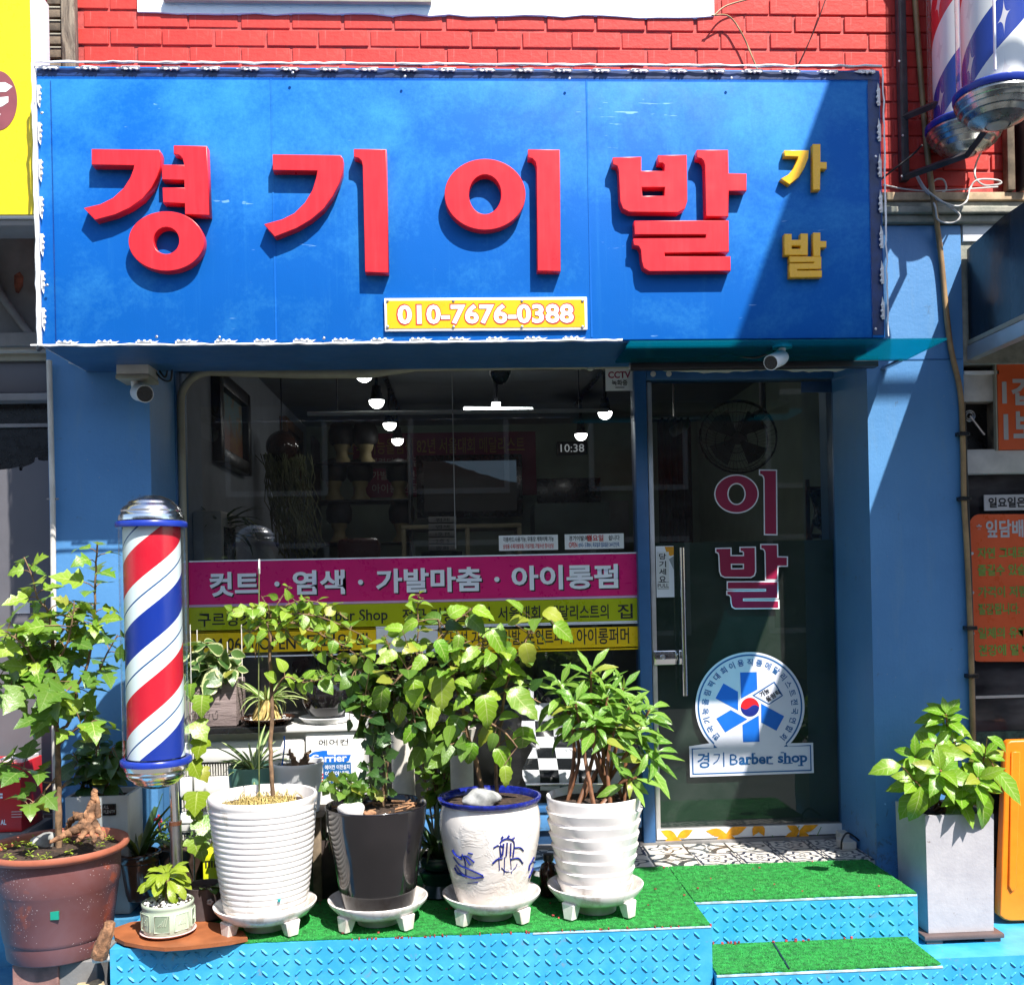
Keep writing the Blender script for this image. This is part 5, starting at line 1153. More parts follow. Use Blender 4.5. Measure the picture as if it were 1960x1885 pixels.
c, z_, R_, k = POT['porc']; p_ = U(922, 1522, c.y-.07); rock('stone', 'flat grey stone on the soil of the porcelain pot', (p_.x, p_.y, z_+.020), .062, .036, .034, MT['stone'], 5)
bb = B()
for i in range(26):
    a = rng.uniform(0, 2*pi); r_ = rng.uniform(.3, .9)*POT['black'][2]; cc = POT['black'][0]; d = rng.uniform(0, pi); L = rng.uniform(.02, .06); x, y = cc.x+r_*cos(a), cc.y+r_*sin(a)
    tube(bb, [(x-L*cos(d)/2, y-L*sin(d)/2, POT['black'][1]+rng.uniform(.002, .014)), (x+L*cos(d)/2, y+L*sin(d)/2, POT['black'][1]+rng.uniform(.002, .014))], .0035, 5)
tag(obj('bark_mulch', bb, MT['wood']), 'broken twigs and bark strewn on the black pot soil', 'mulch', kind='stuff')

# ------------------------------------------------ small celadon pot and its board
bo = thing('round_board', 'worn orange brown board with a rounded edge under the small green pot', 'board', UZ(345, 1800, .004))
lpw = [UZ(x, y, .016) for x, y in [(216, 1776), (250, 1764), (300, 1758), (360, 1758), (420, 1766), (466, 1782), (474, 1794), (440, 1801), (400, 1806), (350, 1811), (315, 1813), (275, 1809), (238, 1802), (220, 1793)]]
b = B(); vs0 = [b.verts.new((p.x, p.y, .004)) for p in lpw]; vs1 = [b.verts.new((p.x, p.y, .016)) for p in lpw]; b.faces.new(vs1); b.faces.new(vs0[::-1])
for i in range(len(lpw)): b.faces.new((vs0[i], vs0[(i+1) % len(lpw)], vs1[(i+1) % len(lpw)], vs1[i]))
bmesh.ops.recalc_face_normals(b, faces=b.faces); obj('top', b, MT['board_orange'], bo)
Yp = 3.45; c = U(322, 1760, Yp); k = (Yp*cos(PSI)+c.x*sin(PSI))/F; zb0 = .0165
sa = thing('saucer', 'pale pink saucer under the small green pot', 'saucer', (c.x, c.y, zb0)); obj('dish', lathe([(0, zb0), (40*k, zb0), (50*k, zb0+.010), (52*k, zb0+.013), (50*k, zb0+.015), (40*k, zb0+.006), (0, zb0+.006)], (c.x, c.y, 0), 40), MT['saucer_pink'], sa, 50)
ce = thing('flower_pot', 'small pale green celadon pot with framed relief panels', 'pot', (c.x, c.y, zb0)); zb1 = zb0+.0065; ztop = U(321, 1722, Yp).z
Rc = 48*k; ringpot([(0, zb1), (Rc*.90, zb1), (Rc*.98, zb1+.01), (Rc*1.0, zb1+.03), (Rc*.985, ztop-.022), (Rc*.96, ztop-.017), (Rc*1.0, ztop-.012), (Rc*1.01, ztop-.003), (Rc*.97, ztop), (Rc*.93, ztop-.004), (Rc*.9, ztop-.02)], c, MT['celadon'], ce)
for i in range(8):
    a0_ = -pi/2+(i-.5)*pi/4+.08; b = B(); rows = []
    for (zz) in (zb1+.022, zb1+.03, ztop-.038, ztop-.030):
        rows.append([b.verts.new((c.x+(Rc*1.004)*cos(a0_+.06+t*.11), c.y+(Rc*1.004)*sin(a0_+.06+t*.11), zz)) for t in range(6)])
    for ra, rb in zip(rows, rows[1:]):
        for q in range(5): b.faces.new((ra[q], ra[q+1], rb[q+1], rb[q]))
    o = obj('relief_panel', b, MT['celadon_dark'] if i % 2 == 0 else MT['celadon'], ce, 60)
    b = B(); edge = [(c.x+(Rc*1.012)*cos(t_), c.y+(Rc*1.012)*sin(t_), zz) for t_, zz in ((a0_+.05, zb1+.02), (a0_+.62, zb1+.02), (a0_+.62, ztop-.028), (a0_+.05, ztop-.028), (a0_+.05, zb1+.02))]; tube(b, edge, .0028, 5)
    for q in range(4):
        t_ = a0_+.2+q*.09; tube(b, [(c.x+Rc*1.012*cos(t_), c.y+Rc*1.012*sin(t_), zb1+.04), (c.x+Rc*1.012*cos(t_+.1), c.y+Rc*1.012*sin(t_+.1), zb1+.05+.008*q)], .0018, 4)
    obj('panel_frame', b, MT['celadon'], ce, 60)
obj('gravel_base', lathe([(0, ztop-.006), (Rc*.93, ztop-.008)], (c.x, c.y, 0), 24), MT['soil'], ce); POT['cel'] = (c, ztop-.006, Rc*.9, k)
V, Fc = [], []; r = random.Random(8); b = B()
for i in range(150):
    a = r.uniform(0, 2*pi); q = Rc*.88*sqrt(r.random()); s_ = r.uniform(.003, .006); nV = len(b.verts); bmesh.ops.create_icosphere(b, subdivisions=1, radius=s_, matrix=Matrix.Translation((c.x+q*cos(a), c.y+q*sin(a), ztop-.004+r.uniform(0, .004))))
o = obj('white_gravel', b, MT['pebble'], ce, 0); o['kind'] = 'stuff'
# ------------------------------------------------ left tub
Yp = 3.56; c = U(112, 1730, Yp); k = (Yp*cos(PSI)+c.x*sin(PSI))/F
tub = thing('plant_tub', 'large dusty terracotta plastic tub at the lower left', 'tub', (c.x, c.y, -.13)); zt_ = U(112, 1612, Yp).z; zb_ = U(112, 1818, Yp).z
R1, R0 = 128*k, 92*k
M = Mat('dusty_tub', .55); x, y, z = M.xyz(); n = M.ramp(M.noise(4, 7, .65, .5), .3, .7)
cc_ = M.mix(n, (0.135, 0.038, 0.032), (0.17, 0.082, 0.088)); cc_ = M.mix(M.ramp(M.noise(7, 3, .5, .4), .62, .68)*.7, cc_, (0.42, 0.09, 0.035)); cc_ = M.mix(M.voro(110).lt(.15)*(M.noise(7).gt(.53)), cc_, (0.55, 0.45, 0.45)); M.color(cc_); MT['dusty'] = M.m
ringpot([(0, zb_), (R0*.98, zb_), (R0, zb_+.004), (R0*1.03, zb_+.055), (R0*1.035, zb_+.058), (R0*1.05, zb_+.06), (R0*1.06, zb_+.072), (R0*1.065, zb_+.074), (R1*.86, zt_-.14), (R1*.875, zt_-.135), (R1*.89, zt_-.06), (R1*.89, zt_-.03)], c, MT['dusty'], tub)
ringpot([(R1*.885, zt_-.034), (R1*.99, zt_-.026), (R1*1.02, zt_-.012), (R1*1.0, zt_), (R1*.93, zt_-.004), (R1*.88, zt_-.03), (R1*.86, zt_-.08)], c, MT['terracotta_rim'], tub, name='rim')
obj('soil', lathe([(0, zt_-.02), (R1*.9, zt_-.028)], (c.x, c.y, 0), 32), MT['soil'], tub); POT['tub'] = (c, zt_-.02, R1*.85, k)
b = B(); pp = U(86, 1767, 3.30); box(b, pp.x-.013, pp.x+.013, c.y-R0*1.13, c.y-R0*1.09, pp.z-.013, pp.z+.013); o = obj('sticker', b, MT.get('x') or mat('green_sticker', (0.01, 0.28, 0.20), .4), tub)
br_ = B(); z0_ = -.198
for i, (xa, xb) in enumerate(((28, 118), (100, 190))):
    b = B(); A_, B2 = U(xa, 1850, 3.46).x, U(xb, 1850, 3.46).x; box(b, A_, B2-.004, 3.44+i*.012, 3.66, z0_, zb_-.002, .004); tag(obj('paving_brick', b, MT['concrete_dark'] if i else mat('old_brick', (0.24, 0.12, 0.10), .8, var=.3, scale=14, bump=.4)), ('dark brick block under the right half of the terracotta tub' if i else 'reddish brick block under the left half of the terracotta tub'), 'brick', 'bricks under the tub')
pp = U(172, 1836, 3.42); rock('stone', 'pale yellowish broken stone wedged at the foot of the tub', (pp.x, pp.y, -.165), .055, .045, .045, mat('yellow_stone', (0.50, 0.40, 0.24), .8, var=.3, scale=20, bump=.5), 9)
pp = U(206, 1795, 3.36); b = B(); tube(b, smoothline([pp+Vector((-.03, 0, -.06)), pp+Vector((-.012, -.004, -.01)), pp+Vector((.004, .0, .03)), pp+Vector((.008, .004, .055))], 4), [.026]*4+[.022]*4+[.018]*4+[.010], 8); tag(obj('wood_chunk', b, MT['driftwood'], None, 40), 'split chunk of wood standing beside the round board', 'wood')
b = B(); tube(b, [U(180, 1836, 3.40), U(214, 1832, 3.385)], .012, 10); tag(obj('pipe_stub', b, MT['offwhite'], None, 60), 'short beige drain pipe poking out beside the tread plate', 'pipe')
# driftwood root in the tub
c, z_, R_, k = POT['tub']; dw = B(); r = random.Random(4)
def limb(pts, rad0, rad1):
    q = smoothline(pts, 7); tube(dw, [p+Vector((r.gauss(0, .0022), r.gauss(0, .0022), r.gauss(0, .0022))) for p in q], [(rad0+(rad1-rad0)*(i/(len(q)-1))**.8)*r.uniform(.82, 1.14) for i in range(len(q))], 9)
J = lambda x, y, Y=3.50: U(x, y, Y)
limb([J(170, 1585, 3.48), J(174, 1560, 3.49), J(178, 1535, 3.50), J(181, 1512, 3.50)], .024, .009)          # splintered upright
limb([J(188, 1562, 3.485), J(187, 1540, 3.49), J(184, 1520, 3.50)], .012, .004); limb([J(166, 1562, 3.485), J(171, 1542, 3.49)], .012, .003)
limb([J(170, 1575, 3.48), J(150, 1584, 3.46), J(125, 1598, 3.43), J(96, 1611, 3.40)], .022, .007); limb([J(172, 1578, 3.47), J(160, 1594, 3.44), J(150, 1610, 3.42)], .017, .007)
limb([J(176, 1575, 3.47), J(188, 1588, 3.45), J(199, 1606, 3.43)], .017, .006); limb([J(176, 1580, 3.46), J(178, 1596, 3.44), J(180, 1610, 3.42)], .014, .006); limb([J(168, 1570, 3.52), J(150, 1562, 3.57), J(134, 1572, 3.61), J(126, 1592, 3.64)], .018, .007); limb([J(150, 1566, 3.56), J(140, 1552, 3.58)], .010, .003)
tag(obj('driftwood', dw, MT['driftwood'], None, 60), 'gnarled brown driftwood root standing in the terracotta tub', 'driftwood')
p_ = U(88, 1600, 3.62); rock('stone', 'grey stone half buried at the back of the tub soil', (p_.x, p_.y, z_+.012), .045, .03, .028, MT['stone'], 12)

# ------------------------------------------------ things behind the front row
def simplepot(name, label, xc, Yc, pts, m, mrim=None, zbase=0.0, cat='pot', n=40):
    c, pr, k = prof(xc, Yc, pts); pr = fit(pr, zbase+.001); t = thing(name, label, cat, (c.x, c.y, zbase))
    r_in = pr[-1][0]; zt = pr[-1][1]
    obj('bowl', lathe([(0, pr[0][1])]+pr+[(r_in*.93, zt+.0), (r_in*.9, zt-.04)], (c.x, c.y, 0), n), m, t, 50)
    obj('soil', lathe([(0, zt-.014), (r_in*.915, zt-.018)], (c.x, c.y, 0), 24), MT['soil'], t)
    return c, zt-.014, r_in*.85, k
POT['orchid'] = simplepot('flower_pot', 'tall brown glazed pot with a dark collar beside the terracotta tub', 268, 3.90, [(26, 1752), (29, 1735), (32, 1700), (35, 1660), (35, 1655), (38, 1652), (37, 1640), (41, 1632), (38, 1629)], MT['brown_ceramic'], zbase=.0)
b = B()
POT['darkbig'] = simplepot('flower_pot', 'dark brown basket textured pot behind the barber pole post', 352, 4.0, [(30, 1740), (36, 1700), (42, 1660), (46, 1625), (47, 1618)], mat('dark_basket', (0.05, 0.028, 0.022), .5, var=.4, scale=40), zbase=.0)
POT['flowerpot'] = simplepot('flower_pot', 'dark grey pot with a white flower relief behind the celadon pot', 393, 3.62, [(30, 1775), (37, 1768), (37, 1740), (36, 1705), (38, 1692)], mat('dark_grey_clay', (0.075, 0.055, 0.055), .6, var=.2, scale=12), zbase=.006)
fl = B(); cc = POT['flowerpot'][0]
pf = U(402, 1726, cc.y-.066)
for a in range(5): bmesh.ops.create_icosphere(fl, subdivisions=1, radius=.006, matrix=Matrix.Translation(pf+Vector((.007*cos(a*1.256), 0, .007*sin(a*1.256)))))
tube(fl, smoothline([U(402, 1700, cc.y-.064), U(410, 1710, cc.y-.06), U(414, 1728, cc.y-.058)], 4), .0028, 5)
o = obj('flower_relief', fl, mat('pale_clay', (0.40, 0.36, 0.36), .6), None, 50); fp_root = [q for q in col.objects if q.get('label') == 'dark grey pot with a white flower relief behind the celadon pot'][0]; o.parent = fp_root; o.matrix_parent_inverse = Matrix.Translation(-Vector(fp_root.location))
POT['greenpot'] = simplepot('flower_pot', 'small grey green plastic pot behind the ribbed white pot', 487, 3.86, [(42, 1540), (44, 1530), (49, 1470), (49, 1464)], MT['green_pot'], zbase=U(487, 1545, 3.86).z)
POT['smallwhite'] = simplepot('flower_pot', 'small plain white plastic pot with a dried plant behind the ribbed pot', 570, 3.84, [(40, 1548), (41, 1540), (48, 1466), (50, 1464), (50, 1457)], MT['white'], zbase=U(570, 1552, 3.84).z)
zs_ = min(POT['greenpot'][1], .3)
sb_ = thing('plant_stand', 'dark low stand holding the two small plastic pots behind the ribbed pot', 'stand', (POT['greenpot'][0].x, 3.85, 0))
zz = U(487, 1545, 3.86).z-.003; bx('board', MT['old_wood'], sb_, U(430, 1560, 3.85).x, U(625, 1560, 3.85).x, 3.75, 3.96, zz-.02, min(zz, U(570, 1552, 3.84).z-.003), .003)
for x in (440, 612):
    for yq in (3.78, 3.93): bx('leg', MT['old_wood'], sb_, U(x, 1600, 3.85).x-.015, U(x, 1600, 3.85).x+.015, yq-.015, yq+.015, .005, zz-.021, .002)
POT['teal'] = simplepot('flower_pot', 'dark teal glazed pot on a pierced stand between the black and porcelain pots', 840, 3.80, [(28, 1690), (34, 1680), (36, 1650), (34, 1640), (38, 1634)], MT['teal_dark'], zbase=.10)
st = thing('pot_stand', 'dark pierced ceramic stand under the teal pot', 'pot stand', (POT['teal'][0].x, 3.80, .005)); cc = POT['teal'][0]; k = POT['teal'][3]
obj('drum', lathe([(36*k, .004), (40*k, .012), (30*k, .05), (38*k, .085), (40*k, .098), (0, .0985)], (cc.x, cc.y, 0), 32), MT['teal_dark'], st, 40)
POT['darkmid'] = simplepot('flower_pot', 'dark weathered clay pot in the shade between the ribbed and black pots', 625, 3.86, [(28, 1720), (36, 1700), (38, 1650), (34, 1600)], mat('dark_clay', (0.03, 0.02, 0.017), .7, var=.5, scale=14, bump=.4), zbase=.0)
# pale square planter with plate behind the tub
c = U(188, 1620, 3.93); sq = thing('planter', 'tall grey white square planter with a small dark plaque behind the tub', 'planter', (c.x, 3.95, -.045)); x0, x1 = U(126, 1620, 3.86).x, U(246, 1620, 3.86).x; zt_ = U(186, 1524, 3.86).z
b = B(); shell(b, x0, x1, 3.86, 4.04, -.043, zt_, .014); obj('box', b, mat('grey_white', (0.50, 0.50, 0.49), .6, var=.12, scale=5), sq, 40); bx('soil', MT['soil'], sq, x0+.0145, x1-.0145, 3.8745, 4.0255, .0, zt_-.02); POT['square'] = (Vector(((x0+x1)/2, 3.95, 0)), zt_-.02, .1, 3.95/F)
a = rectpx(196, 1538, 222, 1560, 3.857); bx('plaque', MT['black_plastic'], sq, a[0], a[1], 3.855, 3.8595, a[2], a[3], .001); text('lettering', 'ALL\nPLENTY', 198, 1541, 220, 1556, 3.854, MT['offwhite'], sq, 0)
# red carton
c = U(10, 1590, 3.95); rb = thing('carton', 'red cardboard carton with white print at the left edge', 'carton', (c.x, 3.95, -.045)); zt_ = U(20, 1462, 3.92).z; zb_ = U(20, 1592, 3.92).z; X1 = U(47, 1540, 3.95).x
bx('box', MT['red_box'], rb, X1-.36, X1, 3.92, 4.12, zb_, zt_, .003); bx('flap', MT['print_paper'], rb, X1-.10, X1-.004, 3.95, 4.1, zt_, zt_+.012)
text('lettering', 'REAL', 4, 1581, 18, 1587, 3.9185, MT['print_white'], rb, .02) if False else text('lettering', 'AL', 1, 1568, 12, 1578, 3.9185, MT['print_white'], rb, .03); text('lettering', '정관', 20, 1483, 40, 1491, 3.9185, MT['print_white'], rb, .02); text('lettering', 'F', -6, 1518, 5, 1534, 3.9185, MT['print_white'], rb, .04)
b = B()
for y in (1552, 1557, 1562): a = rectpx(22, y, 42, y+1.5, 3.9185); box(b, a[0], a[1], 3.9175, 3.9188, a[2], a[3])
obj('printed_rules', b, MT['saucer_pink'], rb)
st2 = thing('crate', 'dark low crate under the red carton', 'crate', (c.x, 4.0, -.045)); bx('box', MT['concrete_dark'], st2, X1-.38, X1+.02, 3.90, 4.16, -.043, zb_-.002, .004)
# yellow plastic box behind the flower relief pot
yb_ = thing('plastic_box', 'bright yellow plastic box glimpsed behind the ribbed pot', 'box', U(408, 1660, 3.9)); a = rectpx(388, 1632, 418, 1680, 3.9); mk('lime_box', (0.60, 0.62, 0.01), .4)
bx('body', MT['lime_box'], yb_, a[0], a[1]+.05, 3.90, 4.05, .005, a[3]-.03, .004); bx('lid', MT['lime_box'], yb_, a[0]-.006, a[1]+.056, 3.894, 4.056, a[3]-.029, a[3], .004)
b = B()
for i in range(7): xx = a[0]+.01+i*.011; box(b, xx, xx+.005, 3.8975, 3.8995, a[2]+.04, a[2]+.07)
obj('vent_slot', b, MT['dark'], yb_)
# amber medicine bottle
c = U(1051, 1705, 3.74); bt_ = thing('bottle', 'small dark brown glass bottle between the porcelain and wavy pots', 'bottle', (c.x, 3.74, .006)); k = 3.74/F
obj('body', lathe([(0, .007), (17*k, .007), (18*k, .012), (18*k, .10), (14*k, .118), (8*k, .126), (8*k, .135)], (c.x, 3.74, 0), 24), mat('amber_glass', (0.045, 0.012, 0.008), .1, coat=.5), bt_, 50); obj('cap', lathe([(10*k, .133), (10*k, .156), (0, .157)], (c.x, 3.74, 0), 20), MT['dark'], bt_, 40)
# two tall white vases
for x, y0, y1, Y, lab, fl_ in ((773, 1402, 1640, 3.95, 'tall white cylinder vase behind the black pot', 0), (885, 1393, 1640, 3.88, 'tall white vase with a flared mouth behind the porcelain pot', 1)):
    c, pr, k = prof(x, Y, [(22, y1), (23, y1-60), (22, 1500), (22, 1470), (22, 1440), ((22 if not fl_ else 20), 1425), ((23 if not fl_ else 22), 1412), ((24 if not fl_ else 29), y0)]); pr = fit(pr, .006)
    v = thing('vase', lab, 'vase', (c.x, c.y, .006)); obj('body', lathe([(0, .006)]+pr+[(pr[-1][0]*.93, pr[-1][1]), (pr[-1][0]*.7, pr[-1][1]-.05)], (c.x, c.y, 0), 40), MT['offwhite'], v, 50)
# checkered stool
sp = thing('checkered_stool', 'black and white checkered seat with a pointed back and chrome trim behind the pots', 'seat', U(1085, 1640, 4.1))
M = Mat('checker', .25); n = M.n.new('ShaderNodeTexChecker'); n.inputs['Scale'].default_value = 1.0
uv = M.n.new('ShaderNodeUVMap'); M.L(uv.outputs[0], n.inputs['Vector']); n.inputs[1].default_value = (0.72, 0.74, 0.76, 1); n.inputs[2].default_value = (0.015, 0.018, 0.02, 1); M.L(n.outputs[0], M.p.inputs['Base Color']); MT['checker'] = M.m
def skin(rows, name, m, par, cell=.075):
    b = B(); uvl = b.loops.layers.uv.new('UVMap'); vs = [[b.verts.new(p) for p in r_] for r_ in rows]
    nu = len(rows[0])
    Lv = [0]
    for i in range(1, len(rows)): Lv.append(Lv[-1]+(rows[i][nu//2]-rows[i-1][nu//2]).length)
    wid = max((rows[i][-1]-rows[i][0]).length for i in range(len(rows)))
    for i in range(len(rows)-1):
        for j in range(nu-1):
            f = b.faces.new((vs[i][j], vs[i][j+1], vs[i+1][j+1], vs[i+1][j]))
            for lo, (ii, jj) in zip(f.loops, ((i, j), (i, j+1), (i+1, j+1), (i+1, j))):
                lo[uvl].uv = ((rows[ii][jj].x)/cell, Lv[ii]/cell)
    bmesh.ops.solidify(b, geom=b.faces[:], thickness=.02); return obj(name, b, m, par, 60)
YQ = 4.12; rows = []
for (y, xl, xr, yo) in ((1312, 1014, 1030, .10), (1330, 1008, 1048, .09), (1360, 1000, 1070, .07), (1390, 998, 1085, .05), (1415, 1010, 1110, .03), (1432, 1020, 1150, .0), (1450, 1010, 1165, -.06), (1470, 1000, 1168, -.12), (1485, 1000, 1166, -.16), (1500, 1006, 1160, -.17), (1512, 1010, 1155, -.165)):
    rows.append([U(xl+(xr-xl)*t/10, y, YQ+yo+.05*abs(t/5-1)**2*(-1 if y < 1420 else 0)) for t in range(11)])
skin(rows, 'seat_shell', MT['checker'], sp)
b = B(); tube(b, smoothline([p+Vector((0, -.012, 0)) for p in rows[-2]], 3), .007, 8); obj('chrome_trim', b, MT['chrome'], sp, 60)
b = B(); bmesh.ops.create_uvsphere(b, u_segments=20, v_segments=12, radius=MP(12, 3.95), matrix=Matrix.Translation(U(1156, 1468, 3.93))); obj('chrome_knob', b, MT['chrome'], sp, 0)
b = B(); cq = U(1085, 1500, 4.1); tube(b, [(cq.x, 4.09, .006), (cq.x, 4.09, cq.z-.01)], .03, 16); tube(b, [(cq.x, 4.09, .004), (cq.x, 4.09, .02), (cq.x, 4.09, .03)], [.17, .16, .05], 32); obj('pedestal', b, MT['chrome'], sp, 40)
# grey panel leaning behind the checkered seat
a = rectpx(1165, 1395, 1192, 1545, 4.3); 
gp = thing('grey_box', 'pale grey box standing between the checkered seat and the mullion', 'box', (a[0], 4.3, 0)); bx('body', MT['grey'], gp, a[0], a[1], 4.27, 4.36, .006, a[3], .012); bx('lid', MT['grey'], gp, a[0]-.004, a[1]+.004, 4.266, 4.364, a[3]+.0005, a[3]+.02, .006)
# ------------------------------------------------ right: concrete planter and orange stand
Yp = 3.70; zb_ = -.211; x0, x1 = U(1774, 1700, 3.70).x, U(1905, 1700, 3.70).x; zt_ = U(1838, 1559, 3.70).z
cp_ = thing('planter', 'tall square pale concrete planter at the right of the steps', 'planter', ((x0+x1)/2, 3.8, zb_))
xa, xb, ya, yb2 = x0+.0, x1-.0, 3.70, 3.96
b = B(); tp = .012
vs = []
for zz, e in ((zb_+.034, .006), (zt_, 0)):
    for (xx, yy) in ((xa+e, ya+e), (xb-e, ya+e), (xb-e, yb2-e), (xa+e, yb2-e)): vs.append(b.verts.new((xx, yy, zz)))
for f in ((0, 1, 5, 4), (1, 2, 6, 5), (2, 3, 7, 6), (3, 0, 4, 7), (3, 2, 1, 0)): b.faces.new([vs[i] for i in f])
inner = [b.verts.new((xx, yy, zz)) for zz in (zt_, zt_-.05) for (xx, yy) in ((xa+.014, ya+.014), (xb-.014, ya+.014), (xb-.014, yb2-.014), (xa+.014, yb2-.014))]
for i in range(4): b.faces.new((vs[4+i], vs[4+(i+1) % 4], inner[(i+1) % 4], inner[i])); b.faces.new((inner[i], inner[(i+1) % 4], inner[4+(i+1) % 4], inner[4+i]))
M = Mat('pale_concrete', .7); n = M.ramp(M.noise(4, 8, .65), .3, .75); cc_ = M.mix(n, (0.33, 0.32, 0.35), (0.52, 0.50, 0.51)); cc_ = M.mix(M.ramp(M.noise(26, 5, .7), .66, .72), cc_, (0.22, 0.18, 0.17)); M.color(cc_); M.bump(M.noise(60), .3, .004); MT['pale_concrete'] = M.m
bmesh.ops.recalc_face_normals(b, faces=b.faces); obj('box', b, MT['pale_concrete'], cp_); bx('soil', MT['soil'], cp_, xa+.0145, xb-.0145, ya+.0145, yb2-.0145, zt_-.048, zt_-.018); POT['right'] = (Vector(((xa+xb)/2, (ya+yb2)/2, 0)), zt_-.018, .1, 3.83/F)
tr_ = thing('tray', 'brown plastic tray under the tall concrete planter', 'tray', ((xa+xb)/2, 3.8, zb_)); mk('brown_plastic', (0.11, 0.075, 0.07), .45)
b = B(); box(b, xa-.022, xb+.022, ya-.022, yb2+.02, zb_+.014, zb_+.033, .006); box(b, xa-.01, xa+.05, ya-.012, yb2, zb_+.001, zb_+.0145); box(b, xb-.05, xb+.01, ya-.012, yb2, zb_+.001, zb_+.0145); obj('dish', b, MT['brown_plastic'], tr_, 40)
og = thing('floor_sign', 'orange plastic A-frame floor sign cut off by the right edge', 'floor sign', (U(1950, 1750, 3.95).x, 3.9, GZ))
A_ = [(1930, 1424), (1936, 1420), (2060, 1416), (2064, 1424), (2068, 1758), (1935, 1760), (1924, 1757), (1916, 1750)]
shape('panel', [A_, [(1972, 1716), (1990, 1716), (1992, 1745), (1966, 1746)]], 3.86, MT['orange'], og, .03, 0, .006)
shape('ridge', [[(1939, 1440), (1952, 1440), (1944, 1700), (1938, 1705), (1933, 1695)]], 3.851, MT['orange'], og, .008, 0, .003)
sh_ = shape('panel', [[(1932, 1430), (2060, 1424), (2068, 1735), (1922, 1738)]], 4.0, MT['orange'], og, .02, 0, .004)
# ================================================================== PLANTS
SUNV = TOSUN
def leafmat(name, a, b, vein, trans=.35, vs=7.0, vw=.05, margin=None, stripe=None, rough=.30):
    M = Mat(name, rough); uvn = M.n.new('ShaderNodeUVMap'); u, v, _ = M.xyz(uvn.outputs[0])
    f = M.rand(); base = M.mix(f, a, b)
    ua = u.ab()
    mid = ua.lt(vw); side = ((v*vs-ua*1.4).fr()-.5).ab().lt(.07)*ua.lt(.85)
    if vein: base = M.mix(mid.mx(side*.55), base, vein)
    if margin: base = M.mix((ua+M.noise(14)*.5).gt(.98), base, margin)
    if stripe: base = M.mix(ua.lt(.42), base, stripe)
    base = M.mix(M.ramp(M.noise(5, 5, .7), .60, .72)*.45, base, dk(a, .55)); base = M.mix(M.ramp(M.noise(11, 4, .6), .70, .74)*M.rand().gt(.55)*.8, base, (0.22, 0.15, 0.04))
    base = M.mix(M.rand().gt(.955)*.6, base, (0.36, 0.33, 0.05))
    M.color(base); h = (1.0-mid)*.5 + side*-.3; M.bump(h + M.noise(8)*.6, .25, .01)
    t = M.n.new('ShaderNodeBsdfTranslucent'); tc = M.mix(.5, base, (0.30, 0.42, 0.02)); M.L(tc, t.inputs[0])
    mx = M.n.new('ShaderNodeMixShader'); mx.inputs[0].default_value = trans; M.L(M.p.outputs[0], mx.inputs[1]); M.L(t.outputs[0], mx.inputs[2]); M.L(mx.outputs[0], M.out.inputs[0])
    return M.m
LM = {
 'bright': leafmat('leaf_bright', (0.12, 0.31, 0.014), (0.27, 0.43, 0.03), (0.42, 0.52, 0.16)),
 'mid': leafmat('leaf_mid', (0.075, 0.18, 0.025), (0.15, 0.27, 0.035), (0.20, 0.30, 0.08)),
 'fresh': leafmat('leaf_fresh', (0.12, 0.28, 0.022), (0.31, 0.43, 0.045), (0.42, 0.50, 0.16)),
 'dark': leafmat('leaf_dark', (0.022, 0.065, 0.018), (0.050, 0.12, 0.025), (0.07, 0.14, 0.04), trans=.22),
 'balsam': leafmat('leaf_balsam', (0.10, 0.27, 0.03), (0.22, 0.40, 0.055), (0.40, 0.50, 0.17)),
 'lime': leafmat('leaf_lime', (0.20, 0.30, 0.015), (0.30, 0.38, 0.03), (0.38, 0.46, 0.10)),
 'varieg': leafmat('leaf_variegated', (0.05, 0.12, 0.03), (0.09, 0.18, 0.04), None, margin=(0.52, 0.56, 0.28), trans=.25),
 'spider': leafmat('leaf_spider', (0.10, 0.20, 0.03), (0.15, 0.26, 0.05), None, stripe=(0.50, 0.54, 0.26), trans=.25),
 'spider2': leafmat('leaf_spider_dark', (0.06, 0.14, 0.03), (0.10, 0.20, 0.04), None, stripe=(0.40, 0.46, 0.22), trans=.2),
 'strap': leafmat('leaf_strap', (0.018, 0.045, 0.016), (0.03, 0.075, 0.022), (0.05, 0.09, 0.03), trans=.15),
}
PROF = {
 'ovate': [(0, .03), (.06, .16), (.16, .30), (.30, .37), (.45, .36), (.60, .30), (.75, .20), (.88, .10), (1, 0)],
 'big': [(0, .05), (.04, .17), (.12, .27), (.24, .33), (.36, .32), (.48, .295), (.60, .25), (.72, .185), (.84, .13), (.93, .06), (1, 0)],
 'lance': [(0, .015), (.15, .05), (.28, .10), (.42, .14), (.56, .145), (.70, .115), (.84, .065), (1, 0)],
 'broad': [(0, .02), (.10, .09), (.22, .19), (.36, .25), (.50, .255), (.64, .21), (.78, .14), (.90, .06), (1, 0)],
 'lobed': [(0, .08), (.03, .22), (.10, .30), (.17, .47), (.24, .46), (.31, .30), (.38, .20), (.46, .33), (.54, .36), (.61, .25), (.70, .20), (.82, .13), (.92, .05), (1, 0)],
 'grape': [(0, .18), (.02, .36), (.10, .42), (.20, .52), (.30, .50), (.38, .36), (.46, .34), (.55, .42), (.64, .34), (.74, .22), (.88, .10), (1, 0)],
 'strap': [(0, .035), (.2, .04), (.4, .042), (.6, .038), (.8, .026), (1, 0)],
 'paddle': [(0, .03), (.2, .06), (.4, .11), (.6, .16), (.8, .16), (.92, .10), (1, 0)],
}
LEAF = {}
